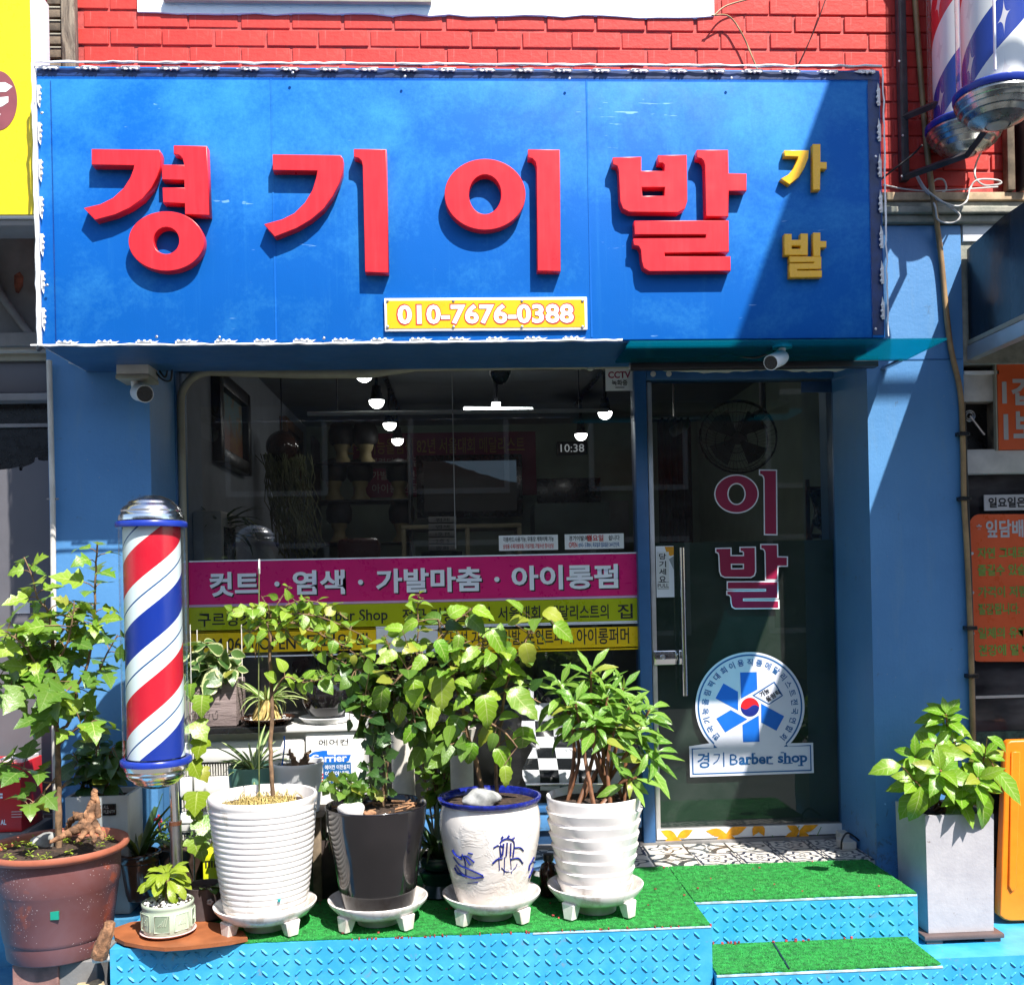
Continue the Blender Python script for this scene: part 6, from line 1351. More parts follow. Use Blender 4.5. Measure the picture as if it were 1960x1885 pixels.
def leafmesh(kind, m, droop, fold, twist=0.0, teeth=0.0, wave=0.0):
    key = (kind, m, round(droop, 2), round(fold, 2), round(twist, 2))
    if key in LEAF: return LEAF[key]
    P = PROF[kind]; V, Fc, UVs = [], [], []
    n = len(P)
    for i, (t, w) in enumerate(P):
        ang = droop*t; y = sin(ang)/droop if abs(droop) > .02 else t; z0 = -(1-cos(ang))/droop if abs(droop) > .02 else 0
        tw = twist*t; tt = (teeth if i % 2 else 0)
        for s in (-1, 0, 1):
            x = s*(w-tt*w); z = z0+fold*abs(x)*(1 if kind != 'big' else .8)+wave*sin(9*t+s)*w
            V.append((x*cos(tw)-0*sin(tw), y-(tt*.06 if s else 0), z+x*sin(tw))); UVs.append((s*1.0, t))
    for i in range(n-1):
        for s in (0, 1):
            a = i*3+s; b = a+1; c = a+4; d = a+3
            if P[i+1][1] == 0: Fc.append((a, b, (i+1)*3+1))
            else: Fc.append((a, b, c, d))
    me = bpy.data.meshes.new('leaf'); me.from_pydata(V, [], Fc); ul = me.uv_layers.new(name='UVMap')
    for lp in me.loops: ul.data[lp.index].uv = UVs[lp.vertex_index]
    me.polygons.foreach_set('use_smooth', [True]*len(me.polygons)); me.materials.append(LM[m]); me.update(); LEAF[key] = me; return me
VAR = {'ovate': ((.3, .25), (.7, .15), (-.2, .3), (1.1, .2)), 'big': ((.5, .15), (.9, .22), (1.3, .1), (.2, .25)), 'lance': ((.4, .3), (.9, .35), (1.3, .25), (.1, .3)), 'broad': ((.5, .25), (.9, .3), (1.2, .2), (.2, .2)),
       'lobed': ((.4, .2), (.8, .25), (1.2, .1), (.1, .2)), 'grape': ((.5, .15), (.9, .2), (.2, .1)), 'strap': ((1.6, .5), (2.2, .5), (1.0, .5), (.5, .5)), 'paddle': ((.6, .3), (1.2, .3), (1.5, .2))}
class Plant:
    def __init__(s, name, label, base, seed=1, cat='plant', group=None):
        s.t = thing(name, label, cat, base, group); s.r = random.Random(seed); s.stem = B(); s.nodes = []; s.n = 0; s.Li = Matrix.Translation(-Vector(base))
    def branch(s, pts, r0, r1, k=5, n=6, wob=.0):
        P = [U(*p) if not isinstance(p, Vector) else p for p in pts]; q = smoothline(P, k)
        if wob: q = [q[0]]+[p+Vector((s.r.gauss(0, wob), s.r.gauss(0, wob), s.r.gauss(0, wob))) for p in q[1:]]
        tube(s.stem, q, [r0+(r1-r0)*i/(len(q)-1) for i in range(len(q))], n); s.nodes += q; return q
    def leaf(s, pos, d, nrm, L, kind, m, pet=None, teeth=.0, wave=0.0):
        dr, fo = s.r.choice(VAR[kind]); me = leafmesh(kind, m, dr, fo, s.r.choice((-.3, 0, .3)) if kind != 'strap' else 0, teeth, wave)
        y = d.normalized(); z = (nrm-y*nrm.dot(y)); z = z.normalized() if z.length > 1e-4 else y.orthogonal().normalized(); x = y.cross(z)
        w = s.r.uniform(.85, 1.15)
        Mx = Matrix(((x.x*L*w, y.x*L, z.x*L, pos.x), (x.y*L*w, y.y*L, z.y*L, pos.y), (x.z*L*w, y.z*L, z.z*L, pos.z), (0, 0, 0, 1)))
        o = bpy.data.objects.new('leaf', me); col.objects.link(o); o.parent = s.t; o.matrix_parent_inverse = s.Li; o.matrix_basis = Mx; s.n += 1
        if pet is not None: tube(s.stem, [pet, pet.lerp(pos, .5)+Vector((0, 0, .004)), pos], .0011+L*.008, 4, False)
        return o
    def along(s, q, n, L, kind, m, t0=.3, t1=1.0, pet=.25, up=.55, teeth=0, jit=.25, face=.35, wave=0.0):
        for i in range(n):
            t = t0+(t1-t0)*(i+s.r.random()*.6)/n; p = q[min(len(q)-1, int(t*(len(q)-1)))]; tg = (q[min(len(q)-1, int(t*(len(q)-1))+1)]-q[max(0, int(t*(len(q)-1))-1)]).normalized()
            a = i*2.4+s.r.uniform(-.5, .5); o1 = tg.orthogonal().normalized(); o2 = tg.cross(o1); out = o1*cos(a)+o2*sin(a)
            out = (out+tg*.35+UP*s.r.uniform(-.25, .25)); out.z *= .6; out.normalize()
            Lr = L*s.r.uniform(.7, 1.2)*(1-.35*max(0, t-.85)/.15); pos = p+out*pet*Lr+UP*.1*Lr
            nr_ = (UP*up+SUNV*.35+Vector((0, -1, 0))*face+Vector((s.r.gauss(0, jit), s.r.gauss(0, jit), s.r.gauss(0, jit))))
            s.leaf(pos, out+UP*s.r.uniform(-.35, .15), nr_, Lr, kind, m, p, teeth, wave)
    def blob(s, cx, cy, rx, ry, Y, ry3, n, L, kind, m, up=.55, teeth=0, jit=.3, face=.4, wave=0.0, maxpet=9):
        """leaves filling an uneven volume, each tied by a stalk to the nearest twig"""
        for i in range(n):
            while True:
                a, b_, c_ = s.r.uniform(-1, 1), s.r.uniform(-1, 1), s.r.uniform(-1, 1)
                if a*a+b_*b_+c_*c_ < 1: break
            p = U(cx+a*rx, cy+b_*ry, Y+c_*ry3); nd = min(s.nodes, key=lambda q: (q-p).length_squared) if s.nodes else p
            out = (p-nd); out = out.normalized() if out.length > .004 else Vector((s.r.gauss(0, 1), s.r.gauss(0, 1), 0)).normalized()
            out = (out*.8+Vector((s.r.gauss(0, .5), s.r.gauss(0, .5)-.15, s.r.gauss(-.15, .3)))).normalized(); Lr = L*s.r.uniform(.65, 1.25)
            nr_ = UP*up+SUNV*.35+Vector((0, -1, 0))*face+Vector((s.r.gauss(0, jit), s.r.gauss(0, jit), s.r.gauss(0, jit)))
            s.leaf(p, out, nr_, Lr, kind, m, nd if (nd-p).length < maxpet else None, teeth, wave)
    def whorl(s, ctr, axis, n, L, kind, m, lift=(.1, .9), teeth=0, face=.25):
        axis = axis.normalized(); o1 = axis.orthogonal().normalized(); o2 = axis.cross(o1)
        for i in range(n):
            a = i*2.399+s.r.uniform(-.2, .2); u = i/max(1, n-1); el = lift[0]+(lift[1]-lift[0])*u
            d = (o1*cos(a)+o2*sin(a))*cos(el)+axis*sin(el); p = ctr-axis*(1-u)*L*.45+d*L*.05
            s.leaf(p, d, axis*.8+SUNV*.4+Vector((0, -face, 0))-d*.2+Vector((s.r.gauss(0, .15), 0, s.r.gauss(0, .15))), L*s.r.uniform(.75, 1.15)*(1-.35*u), kind, m, None, teeth)
    def done(s, m='stem_green', name='stem'):
        if len(s.stem.verts): obj(name, s.stem, MT[m], s.t, 60)
        else: s.stem.free()
pxm = lambda px, Y: px*Y/F
# -- 1 lobed leaf tree in the tub
c, z_, R_, k = POT['tub']
p = Plant('young_tree', 'young tree with lobed leaves growing in the terracotta tub', (U(112, 1600, 3.58).x, 3.58, z_), 21, 'tree')
tr = p.branch([Vector((U(112, 1600, 3.58).x, 3.58, z_-.01)), (112, 1540, 3.58), (111, 1470, 3.58), (109, 1400, 3.58), (106, 1330, 3.57), (102, 1260, 3.57), (99, 1190, 3.56)], .012, .006, wob=.001)
b1 = p.branch([tr[15], (130, 1385, 3.56), (140, 1350, 3.55), (150, 1310, 3.54), (168, 1270, 3.54), (178, 1210, 3.55), (182, 1150, 3.55), (183, 1090, 3.56), (187, 1036, 3.56)], .006, .003, wob=.001)
b2 = p.branch([tr[28], (92, 1170, 3.54), (72, 1145, 3.53), (62, 1105, 3.53), (46, 1066, 3.53)], .004, .002)
b3 = p.branch([tr[24], (125, 1240, 3.5), (138, 1190, 3.48), (142, 1150, 3.48)], .004, .002)
b4 = p.branch([tr[22], (80, 1290, 3.52), (50, 1240, 3.48), (20, 1215, 3.46), (-10, 1200, 3.45)], .004, .002)
b5 = p.branch([b1[18], (185, 1290, 3.52), (205, 1250, 3.50), (225, 1215, 3.50)], .004, .002)
b6 = p.branch([tr[8], (80, 1495, 3.56), (45, 1470, 3.54), (15, 1462, 3.53), (-10, 1475, 3.52)], .0035, .002)
b7 = p.branch([tr[13], (140, 1400, 3.52), (165, 1385, 3.50), (185, 1400, 3.49)], .0035, .002)
b8 = p.branch([tr[24], (60, 1330, 3.55), (20, 1320, 3.53), (-10, 1300, 3.52)], .004, .002)
b9 = p.branch([tr[9], (70, 1530, 3.50), (45, 1545, 3.47)], .003, .002)
for q, n, L in ((b1[18:], 16, 52), (b2, 12, 44), (b3, 10, 46), (b4, 12, 54), (b5, 9, 50), (b6, 11, 52), (b7, 8, 54), (b8, 10, 54), (tr[22:], 10, 54), (b9, 5, 46)):
    p.along(q, n, pxm(L, 3.5), 'lobed', 'mid' if n % 4 else 'fresh', .25, 1.0, .35, teeth=.12, jit=.3)
p.blob(95, 1225, 95, 60, 3.52, .12, 24, pxm(56, 3.5), 'lobed', 'fresh', teeth=.12, jit=.35, maxpet=.12); p.blob(110, 1320, 90, 60, 3.52, .12, 30, pxm(60, 3.5), 'lobed', 'mid', teeth=.12, jit=.4, maxpet=.12)
p.blob(155, 1180, 45, 40, 3.5, .06, 8, pxm(44, 3.5), 'lobed', 'fresh', teeth=.12, maxpet=.1)
p.done('bark')
w = Plant('groundcover', 'little pale green rosettes dotted over the tub soil', (c.x, c.y, z_), 5, 'plant')
for i in range(26):
    a = w.r.uniform(0, 2*pi); q = R_*w.r.uniform(.35, .98); pp = Vector((c.x+q*cos(a), c.y+q*sin(a)*.98-.01, z_+.006)); w.whorl(pp+UP*.008, UP, 7, .022, 'paddle', 'lime', (.1, .9))
w.done()
# -- 2 dark shrub in the square planter
c, z_, R_, k = POT['square']; p = Plant('shrub', 'dark leafy shrub in the grey white square planter', (c.x, c.y, z_), 31)
for ex, ey, eY in ((140, 1440, 3.9), (165, 1400, 3.95), (190, 1405, 3.9), (215, 1430, 3.88), (225, 1470, 3.88), (145, 1490, 3.9), (185, 1430, 3.84)):
    q = p.branch([Vector((c.x+p.r.uniform(-.03, .03), c.y, z_-.005)), U((188+ex)/2, (1530+ey)/2, 3.93), (ex, ey, eY)], .005, .002); p.along(q, 11, pxm(36, 3.9), 'ovate', 'dark', .35, 1.0, .2, teeth=.1, jit=.4)
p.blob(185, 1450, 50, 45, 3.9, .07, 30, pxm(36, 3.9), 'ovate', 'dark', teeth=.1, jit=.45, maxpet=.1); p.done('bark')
# -- 3 orchid straps
c, z_, R_, k = POT['orchid']; p = Plant('orchid', 'orchid with long dark arching strap leaves in the brown glazed pot', (c.x, c.y, z_), 41)
for i in range(20):
    a = p.r.uniform(0, 2*pi); d = Vector((cos(a)*.5, sin(a)*.5, p.r.uniform(.8, 1.4))); p.leaf(Vector((c.x+.02*cos(a), c.y+.02*sin(a), z_)), d, UP*.3-Vector((cos(a), sin(a), 0))+Vector((0, -.3, 0)), p.r.uniform(.20, .33), 'strap', 'strap')
p.done()
# -- 4 red flowered succulent by the post
c, z_, R_, k = POT['darkbig']; p = Plant('flowering_succulent', 'small leafy succulent with one red bloom behind the barber pole post', (c.x, c.y, z_), 43)
for ex, ey in ((305, 1590), (320, 1575), (300, 1605), (335, 1600), (318, 1600), (365, 1600), (385, 1605)):
    q = p.branch([Vector((c.x-.03, c.y-.02, z_)), (ex, ey, 3.93)], .004, .002); p.whorl(q[-1], UP+Vector((p.r.gauss(0, .3), -.3, 0)), 11, pxm(19, 3.93), 'paddle', 'mid', (0, 1))
p.done(); b = B()
for i in range(9): bmesh.ops.create_icosphere(b, subdivisions=1, radius=.006, matrix=Matrix.Translation(U(302, 1567, 3.92)+Vector((rng.gauss(0, .006), rng.gauss(0, .006), rng.gauss(0, .006)))))
tube(b, [U(302, 1569, 3.92), U(308, 1592, 3.93)], .0015, 5); obj('bloom', b, mat('bloom_red', (0.62, 0.06, 0.07), .6), p.t, 0)
# -- 5 small lime plant
c, z_, R_, k = POT['cel']; p = Plant('small_plant', 'small yellow green plant with drooping leaves in the celadon pot', (c.x, c.y, z_), 45)
q = p.branch([Vector((c.x, c.y, z_-.004)), (322, 1705, 3.45), (320, 1680, 3.45)], .010, .008)
for i in range(44):
    a = i*2.399; el = p.r.uniform(-.6, .75); d = Vector((cos(a)*cos(el), sin(a)*cos(el), sin(el))); p.leaf(q[-1]+d*.012+UP*.02*(el), d, UP*1.0-Vector((0, .5, 0))+d*.2, pxm(52, 3.45)*p.r.uniform(.65, 1.05), 'paddle', 'lime')
p.done('bark')
# -- 6 vine on a string
p = Plant('vine', 'climbing vine with pale maple shaped leaves on a string beside the barber pole', U(372, 1690, 3.74), 47)
q = p.branch([(373, 1700, 3.74), (372, 1600, 3.74), (371, 1500, 3.73), (373, 1400, 3.73), (374, 1340, 3.73)], .0022, .0016)
for x, y, L in ((392, 1340, 46), (370, 1318, 34), (374, 1392, 48), (392, 1424, 42), (371, 1464, 44), (388, 1480, 32), (382, 1524, 50), (372, 1555, 34), (384, 1576, 48), (376, 1612, 40), (388, 1625, 36)):
    pos = U(x-4, y-10, 3.70); nd = min(p.nodes, key=lambda v: (v-pos).length); p.leaf(pos, Vector((p.r.uniform(-.5, .8), -.5, -.75)), Vector((p.r.uniform(-.3, .3), -.9, .7)), pxm(L, 3.7), 'grape', 'lime' if p.r.random() < .4 else 'fresh', nd, .1)
p.done(); b = B(); tube(b, [U(364, 1195, 3.78), U(372, 1700, 3.74)], .0016, 5); tag(obj('string', b, MT['cable_white']), 'thin vertical string for the vine beside the barber pole', 'string')
# -- 7 variegated planter
p = Plant('variegated_plant', 'trailing plant with cream edged leaves in the taupe planter', U(408, 1310, 4.19), 51)
for ex, ey in ((360, 1240), (385, 1225), (410, 1250), (440, 1245), (455, 1280), (375, 1275), (425, 1270), (400, 1290), (350, 1290)):
    q = p.branch([Vector((U(400, 1310, 4.19).x+p.r.uniform(-.05, .05), 4.19, zpt-.02)), ((400+ex)/2, (1310+ey)/2-6, 4.15), (ex, ey, 4.12)], .003, .0015); p.along(q, 6, pxm(36, 4.12), 'ovate', 'varieg', .4, 1.0, .2, jit=.5, face=.8)
p.blob(405, 1280, 50, 25, 4.12, .06, 16, pxm(36, 4.12), 'ovate', 'varieg', jit=.5, face=.9, maxpet=.08); p.done(); b = B()
for x, y0 in ((377, 1205), (462, 1195), (435, 1228)):
    b = B(); tube(b, [U(x+2, 1312, 4.2), U(x, y0, 4.2)], .0022, 5); tag(obj('plant_stick', b, MT['offwhite']), {377: 'thin stake in the taupe planter, leftmost of three', 462: 'thin stake in the taupe planter, rightmost of three', 435: 'thin stake in the taupe planter, middle of three'}[x], 'stake', 'stakes in the planter')
# -- 8 spider plant on its roots
pz = tzt+.001; cq = U(510, 1380, 4.13)
dsh = thing('dish', 'dark oval dish holding the spider plant roots on the black tray', 'dish', (cq.x, 4.13, pz)); obj('bowl', lathe([(0, pz+.001), (.07, pz+.001), (.105, pz+.024), (.108, pz+.026), (.104, pz+.027), (.07, pz+.008), (0, pz+.008)], (cq.x, 4.15, 0), 36), MT['brown_ceramic'], dsh, 50)
b = B()
for i in range(90): a = rng.uniform(0, 2*pi); q = .095*sqrt(rng.random()); bmesh.ops.create_icosphere(b, subdivisions=1, radius=rng.uniform(.003, .006), matrix=Matrix.Translation((cq.x+q*cos(a), 4.15+q*sin(a), pz+.012+q*.1)))
o = obj('gravel', b, MT['pebble'], dsh, 0); o['kind'] = 'stuff'
p = Plant('spider_plant', 'spider plant sitting on a mound of tan roots on the dark dish', (cq.x, 4.15, pz+.01), 53); zc3 = U(508, 1340, 4.14).z
for i in range(34):
    a = p.r.uniform(0, 2*pi); r0 = p.r.uniform(.035, .075); p.branch([Vector((cq.x+r0*cos(a), 4.15+r0*sin(a), pz+.014)), Vector((cq.x+r0*.8*cos(a+.3), 4.15+r0*.8*sin(a+.3), pz+.035)), Vector((cq.x+.025*cos(a+.5), 4.15+.025*sin(a+.5), zc3))], .004, .005, 4, 5)
for i in range(40):
    a = p.r.uniform(0, 2*pi); d = Vector((cos(a), sin(a), p.r.uniform(.2, 1.3))); p.leaf(Vector((cq.x+.018*cos(a), 4.15+.018*sin(a), zc3)), d, UP*.6-Vector((cos(a), sin(a), 0))*.5+Vector((0, -.4, .2)), p.r.uniform(.09, .17), 'strap', 'spider')
p.done('grass_dry', 'roots')
# -- 9 spider plant in green pot
c, z_, R_, k = POT['greenpot']; p = Plant('spider_plant', 'spider plant with arching striped leaves in the grey green pot', (c.x, c.y, z_), 55)
for i in range(24):
    a = p.r.uniform(0, 2*pi); d = Vector((cos(a), sin(a)*.8-.1, p.r.uniform(.3, 1.6))); p.leaf(Vector((c.x+.015*cos(a), c.y+.015*sin(a), z_)), d, UP*.6-Vector((cos(a), sin(a), 0))*.5+Vector((0, -.3, .2)), p.r.uniform(.11, .21), 'strap', 'spider2')
p.done()
# -- 10 dried plant
c, z_, R_, k = POT['smallwhite']; p = Plant('dried_plant', 'shrivelled brown plant in the small white pot', (c.x, c.y, z_), 57)
for dx, h, bnd in ((-.01, .06, -.012), (.012, .035, .02), (.03, .05, .012), (.0, .045, -.03), (.02, .055, .03)):
    p.branch([Vector((c.x+dx, c.y, z_-.004)), Vector((c.x+dx+bnd*.5, c.y-.01, z_+h*.6)), Vector((c.x+dx+bnd, c.y-.012, z_+h))], .012, .004, 4, 6, .003)
p.done('bark')
b = B(); tube(b, [U(538, 1480, 3.86), U(545, 1425, 3.87), U(544, 1408, 3.87)], .003, 6); tag(obj('plastic_stick', b, MT['print_blue2']), 'thin light blue stick leaning behind the small white pot', 'stick')
# -- 11 small leaf standard tree in the ribbed pot
c, z_, R_, k = POT['rib']; p = Plant('small_tree', 'slim tree with a thin trunk and pale small leaves in the ribbed pot', (U(524, 1520, 3.54).x, 3.54, z_), 61, 'tree')
tr = p.branch([Vector((U(524, 1520, 3.54).x, 3.54, z_-.01)), (519, 1470, 3.55), (518, 1420, 3.56), (521, 1360, 3.56), (518, 1290, 3.56), (517, 1230, 3.56), (516, 1185, 3.56)], .008, .006, wob=.0008)
for pts, n, L in (([(490, 1180, 3.54), (455, 1172, 3.52), (436, 1168, 3.52)], 12, 30), ([(515, 1165, 3.54), (500, 1140, 3.53)], 10, 30), ([(545, 1160, 3.54), (580, 1150, 3.53), (625, 1158, 3.53), (665, 1185, 3.53)], 22, 32), ([(560, 1175, 3.52), (610, 1180, 3.50), (660, 1200, 3.50), (712, 1225, 3.50)], 24, 32), ([(550, 1190, 3.52), (590, 1205, 3.50), (640, 1225, 3.50), (690, 1255, 3.50), (735, 1262, 3.52)], 26, 32), ([(540, 1200, 3.56), (575, 1235, 3.55), (625, 1250, 3.54), (670, 1275, 3.54)], 22, 32), ([(500, 1195, 3.52), (480, 1210, 3.5), (462, 1200, 3.5)], 12, 30), ([(510, 1190, 3.5), (520, 1215, 3.48), (530, 1235, 3.48)], 9, 30), ([(535, 1150, 3.56), (548, 1130, 3.56), (556, 1122, 3.56)], 8, 26), ([(495, 1215, 3.54), (490, 1240, 3.54), (488, 1262, 3.54)], 8, 28)):
    q = p.branch([tr[-1-p.r.randrange(3)]]+pts, .0035, .0015, wob=.001); p.along(q, int(n*.68), pxm(L*.88, 3.52), 'ovate', 'fresh', .15, 1.0, .18, jit=.4)
q = p.branch([tr[17], (545, 1296, 3.52), (580, 1306, 3.5), (615, 1300, 3.49), (645, 1292, 3.5)], .003, .0015); p.along(q, 18, pxm(34, 3.5), 'ovate', 'fresh', .1, 1, .18, jit=.35)
p.blob(520, 1178, 60, 34, 3.53, .09, 14, pxm(28, 3.52), 'ovate', 'fresh', maxpet=.09); p.blob(640, 1225, 90, 40, 3.52, .08, 10, pxm(28, 3.52), 'ovate', 'fresh', maxpet=.09)
p.done('bark'); b = B(); tube(b, [U(496, 1525, 3.5), U(495, 1300, 3.52), U(496, 1072, 3.54)], .0022, 6); st_ = thing('plant_stake', 'thin green stake with a white tip beside the slim tree', 'stake', U(496, 1525, 3.5)); obj('rod', b, MT['stem_green'], st_, 60); b = B(); tube(b, [U(496, 1098, 3.54), U(496, 1070, 3.54)], .0034, 8); obj('tip', b, MT['white'], st_, 60)
b = B()
for i in range(260):
    a = rng.uniform(0, 2*pi); q = R_*.85*sqrt(rng.random()); x, y = c.x+q*cos(a)*.8, c.y+q*sin(a)*.8; d = rng.uniform(0, 2*pi); L = rng.uniform(.02, .06); h = rng.uniform(.005, .035)
    tube(b, [(x, y, z_), (x+L*.5*cos(d), y+L*.5*sin(d), z_+h), (x+L*cos(d), y+L*sin(d), z_+h*.4)], .0013, 3, False)
tag(obj('dry_grass', b, MT['grass_dry']), 'tangle of dry straw on the soil of the ribbed pot', 'straw', kind='stuff')
# -- 12 dark shrub in black pot
c, z_, R_, k = POT['black']; p = Plant('shrub', 'dense dark green shrub with small round leaves in the black pot', (U(735, 1530, 3.56).x, 3.56, z_), 71)
tr = p.branch([Vector((U(732, 1530, 3.56).x, 3.56, z_-.01)), (738, 1480, 3.56), (744, 1420, 3.57), (742, 1360, 3.57), (735, 1310, 3.57)], .010, .006, wob=.001)
for pts, n, L, m in (([(700, 1290, 3.55), (670, 1280, 3.54), (645, 1290, 3.54)], 14, 32, 'dark'), ([(760, 1300, 3.56), (790, 1260, 3.56), (800, 1210, 3.58), (800, 1160, 3.6), (803, 1130, 3.6)], 24, 26, 'fresh'), ([(720, 1340, 3.54), (690, 1350, 3.52), (660, 1345, 3.52)], 14, 32, 'dark'), ([(770, 1340, 3.54), (810, 1340, 3.52), (845, 1350, 3.52)], 16, 34, 'dark'), ([(750, 1280, 3.56), (745, 1240, 3.56), (735, 1215, 3.56)], 14, 30, 'fresh'), ([(700, 1330, 3.5), (690, 1370, 3.48)], 10, 32, 'mid'), ([(780, 1370, 3.5), (800, 1395, 3.48)], 12, 34, 'dark'), ([(700, 1270, 3.56), (690, 1250, 3.56)], 10, 28, 'mid')):
    q = p.branch([tr[-1-p.r.randrange(8)]]+pts, .004, .0015, wob=.001); p.along(q, n, pxm(L, 3.54), 'ovate', m, .2, 1, .2, jit=.4)
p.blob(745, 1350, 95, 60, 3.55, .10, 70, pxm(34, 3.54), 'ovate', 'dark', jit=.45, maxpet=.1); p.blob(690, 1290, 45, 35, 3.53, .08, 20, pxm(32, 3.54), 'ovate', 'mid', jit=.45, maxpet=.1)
p.done('bark')
iv = Plant('ivy', 'small leaved ivy climbing the shrub stem in the black pot', (U(715, 1530, 3.52).x, 3.50, z_), 72)
for pts in ([(712, 1525, 3.5), (708, 1480, 3.5), (712, 1430, 3.5), (722, 1390, 3.5)], [(740, 1525, 3.52), (738, 1470, 3.51), (728, 1420, 3.51), (735, 1380, 3.51)], [(690, 1530, 3.47), (665, 1520, 3.45), (642, 1505, 3.45), (628, 1500, 3.46)], [(700, 1528, 3.46), (680, 1505, 3.45), (655, 1492, 3.45)]):
    q = iv.branch(pts, .002, .0012, wob=.0015); iv.along(q, 20, pxm(25, 3.5), 'grape', 'dark' if pts[0][0] > 700 else 'mid', 0, 1, .25, up=.2, face=.9, jit=.4)
iv.done()
# -- 13 big leaf plant in porcelain pot
c, z_, R_, k = POT['porc']; p = Plant('big_leaf_plant', 'leafy plant with large pale green heart shaped leaves in the porcelain pot', (U(930, 1515, 3.59).x, 3.59, z_), 81)
t1 = p.branch([Vector((U(928, 1515, 3.58).x, 3.58, z_-.01)), (912, 1460, 3.57), (896, 1410, 3.56), (884, 1350, 3.55), (866, 1290, 3.54), (850, 1230, 3.54), (838, 1185, 3.54)], .010, .004, wob=.001)
t2 = p.branch([Vector((U(950, 1510, 3.6).x, 3.60, z_-.01)), (950, 1450, 3.6), (958, 1390, 3.59), (966, 1330, 3.58), (978, 1280, 3.57), (1005, 1225, 3.55), (1045, 1175, 3.54)], .008, .003, wob=.001)
t3 = p.branch([t1[22], (800, 1270, 3.5), (770, 1290, 3.48), (752, 1310, 3.48)], .005, .003); t4 = p.branch([t1[14], (930, 1380, 3.48), (965, 1400, 3.46), (990, 1430, 3.46)], .005, .003); t5 = p.branch([t1[26], (870, 1190, 3.52), (905, 1165, 3.52)], .004, .002); t6 = p.branch([t2[22], (940, 1250, 3.5), (915, 1225, 3.5)], .004, .002); t7 = p.branch([t1[20], (820, 1330, 3.47), (790, 1350, 3.46)], .004, .002); t8 = p.branch([t2[16], (1005, 1330, 3.55), (1035, 1345, 3.54)], .004, .002)
BL = [(735, 1312, 86, -.3, -.9), (790, 1300, 84, .1, -1), (845, 1290, 96, .0, -1), (760, 1250, 60, -.8, -.3), (800, 1190, 78, -.9, -.2), (860, 1180, 62, .2, .2), (905, 1165, 66, .9, -.2), (835, 1225, 70, .6, -.7), (880, 1215, 56, -.2, -.9), (935, 1205, 96, .8, -.8), (975, 1190, 66, .6, .1), (1000, 1170, 56, -.2, .3), (1040, 1170, 70, .9, -.1), (1060, 1195, 80, .9, -.6), (1005, 1230, 80, .2, -.9), (960, 1270, 80, .9, -.3), (900, 1290, 56, .2, -1), (925, 1330, 96, .3, -1), (975, 1320, 104, .8, -.8), (1000, 1390, 90, .1, -1), (950, 1430, 80, .6, -.8), (905, 1420, 70, -.3, -1), (770, 1345, 66, -.3, -1), (830, 1345, 70, -.1, -1), (880, 1370, 76, -.5, -.9), (720, 1285, 56, -.9, -.3), (815, 1255, 60, -.6, -.6), (770, 1205, 50, -.7, .3), (965, 1465, 60, .2, -1), (985, 1240, 56, -.6, -.6), (865, 1250, 66, .8, -.6), (940, 1390, 66, -.7, -.7), (795, 1390, 56, -.7, -.7), (900, 1330, 60, -.8, -.4)]
for x, y, L, dx, dz in BL:
    pos = U(x, y, p.r.uniform(3.42, 3.52)); nd = min(p.nodes, key=lambda v: (v-pos).length); p.leaf(pos, Vector((dx, p.r.uniform(-.6, .1), dz)), Vector((p.r.gauss(0, .25), -1.0, .9+p.r.gauss(0, .2)))+SUNV*.3, pxm(L*.76, 3.48), 'big', p.r.choice(('bright', 'fresh', 'bright')), nd, .14, .08)
for q, n in ((t1[18:], 12), (t2[14:], 14), (t3, 6), (t4, 8), (t5, 6), (t6, 6), (t7, 5), (t8, 6)): p.along(q, n, pxm(46, 3.55), 'big', p.r.choice(('fresh', 'mid', 'dark')), .1, 1, .4, teeth=.06, jit=.4)
p.blob(880, 1340, 120, 75, 3.60, .05, 40, pxm(58, 3.6), 'big', 'dark', jit=.45, maxpet=.15, teeth=.1); p.blob(880, 1275, 135, 75, 3.54, .09, 62, pxm(36, 3.5), 'big', 'fresh', jit=.45, maxpet=.15, teeth=.12); p.blob(850, 1400, 80, 50, 3.52, .06, 22, pxm(46, 3.5), 'big', 'mid', jit=.45, maxpet=.15, teeth=.12); p.done('bark')  # dark leaves at the back put the plant's inner shade into the colour
# -- 14 balsam in the wavy pot
c, z_, R_, k = POT['wavy']; p = Plant('balsam_plant', 'bushy balsam with many narrow pointed leaves in the wavy white pot', (c.x, c.y, z_), 91)
TP = [(1132, 1275, 3.62), (1072, 1305, 3.58), (1102, 1338, 3.54), (1163, 1325, 3.56), (1192, 1310, 3.64), (1243, 1352, 3.60), (1228, 1385, 3.56), (1255, 1432, 3.56), (1140, 1372, 3.50), (1090, 1362, 3.62), (1180, 1378, 3.52), (1205, 1345, 3.55), (1150, 1300, 3.66), (1218, 1482, 3.50)]
for i, (x, y, Y) in enumerate(TP):
    a = i*2.4; base = Vector((c.x+R_*.55*cos(a)*.9+ (x-1138)*.0004, c.y+R_*.5*sin(a), z_-.01))
    q = p.branch([base, U((1138+x)/2+(x-1138)*.1, (1520+y)/2, (c.y+Y)/2), (x, y+6, Y)], .0085, .004, wob=.0008); ax = (q[-1]-q[-5]).normalized()+Vector((0, -.35, .3))
    p.whorl(q[-1], ax, 15 if i != 13 else 9, pxm(76, 3.58), 'lance', 'balsam', (-.25, 1.0), .10)
    p.along(q, 4, pxm(52, 3.58), 'lance', 'balsam' if i % 2 else 'mid', .78, .97, .1, teeth=.1)
p.done('stem_red')
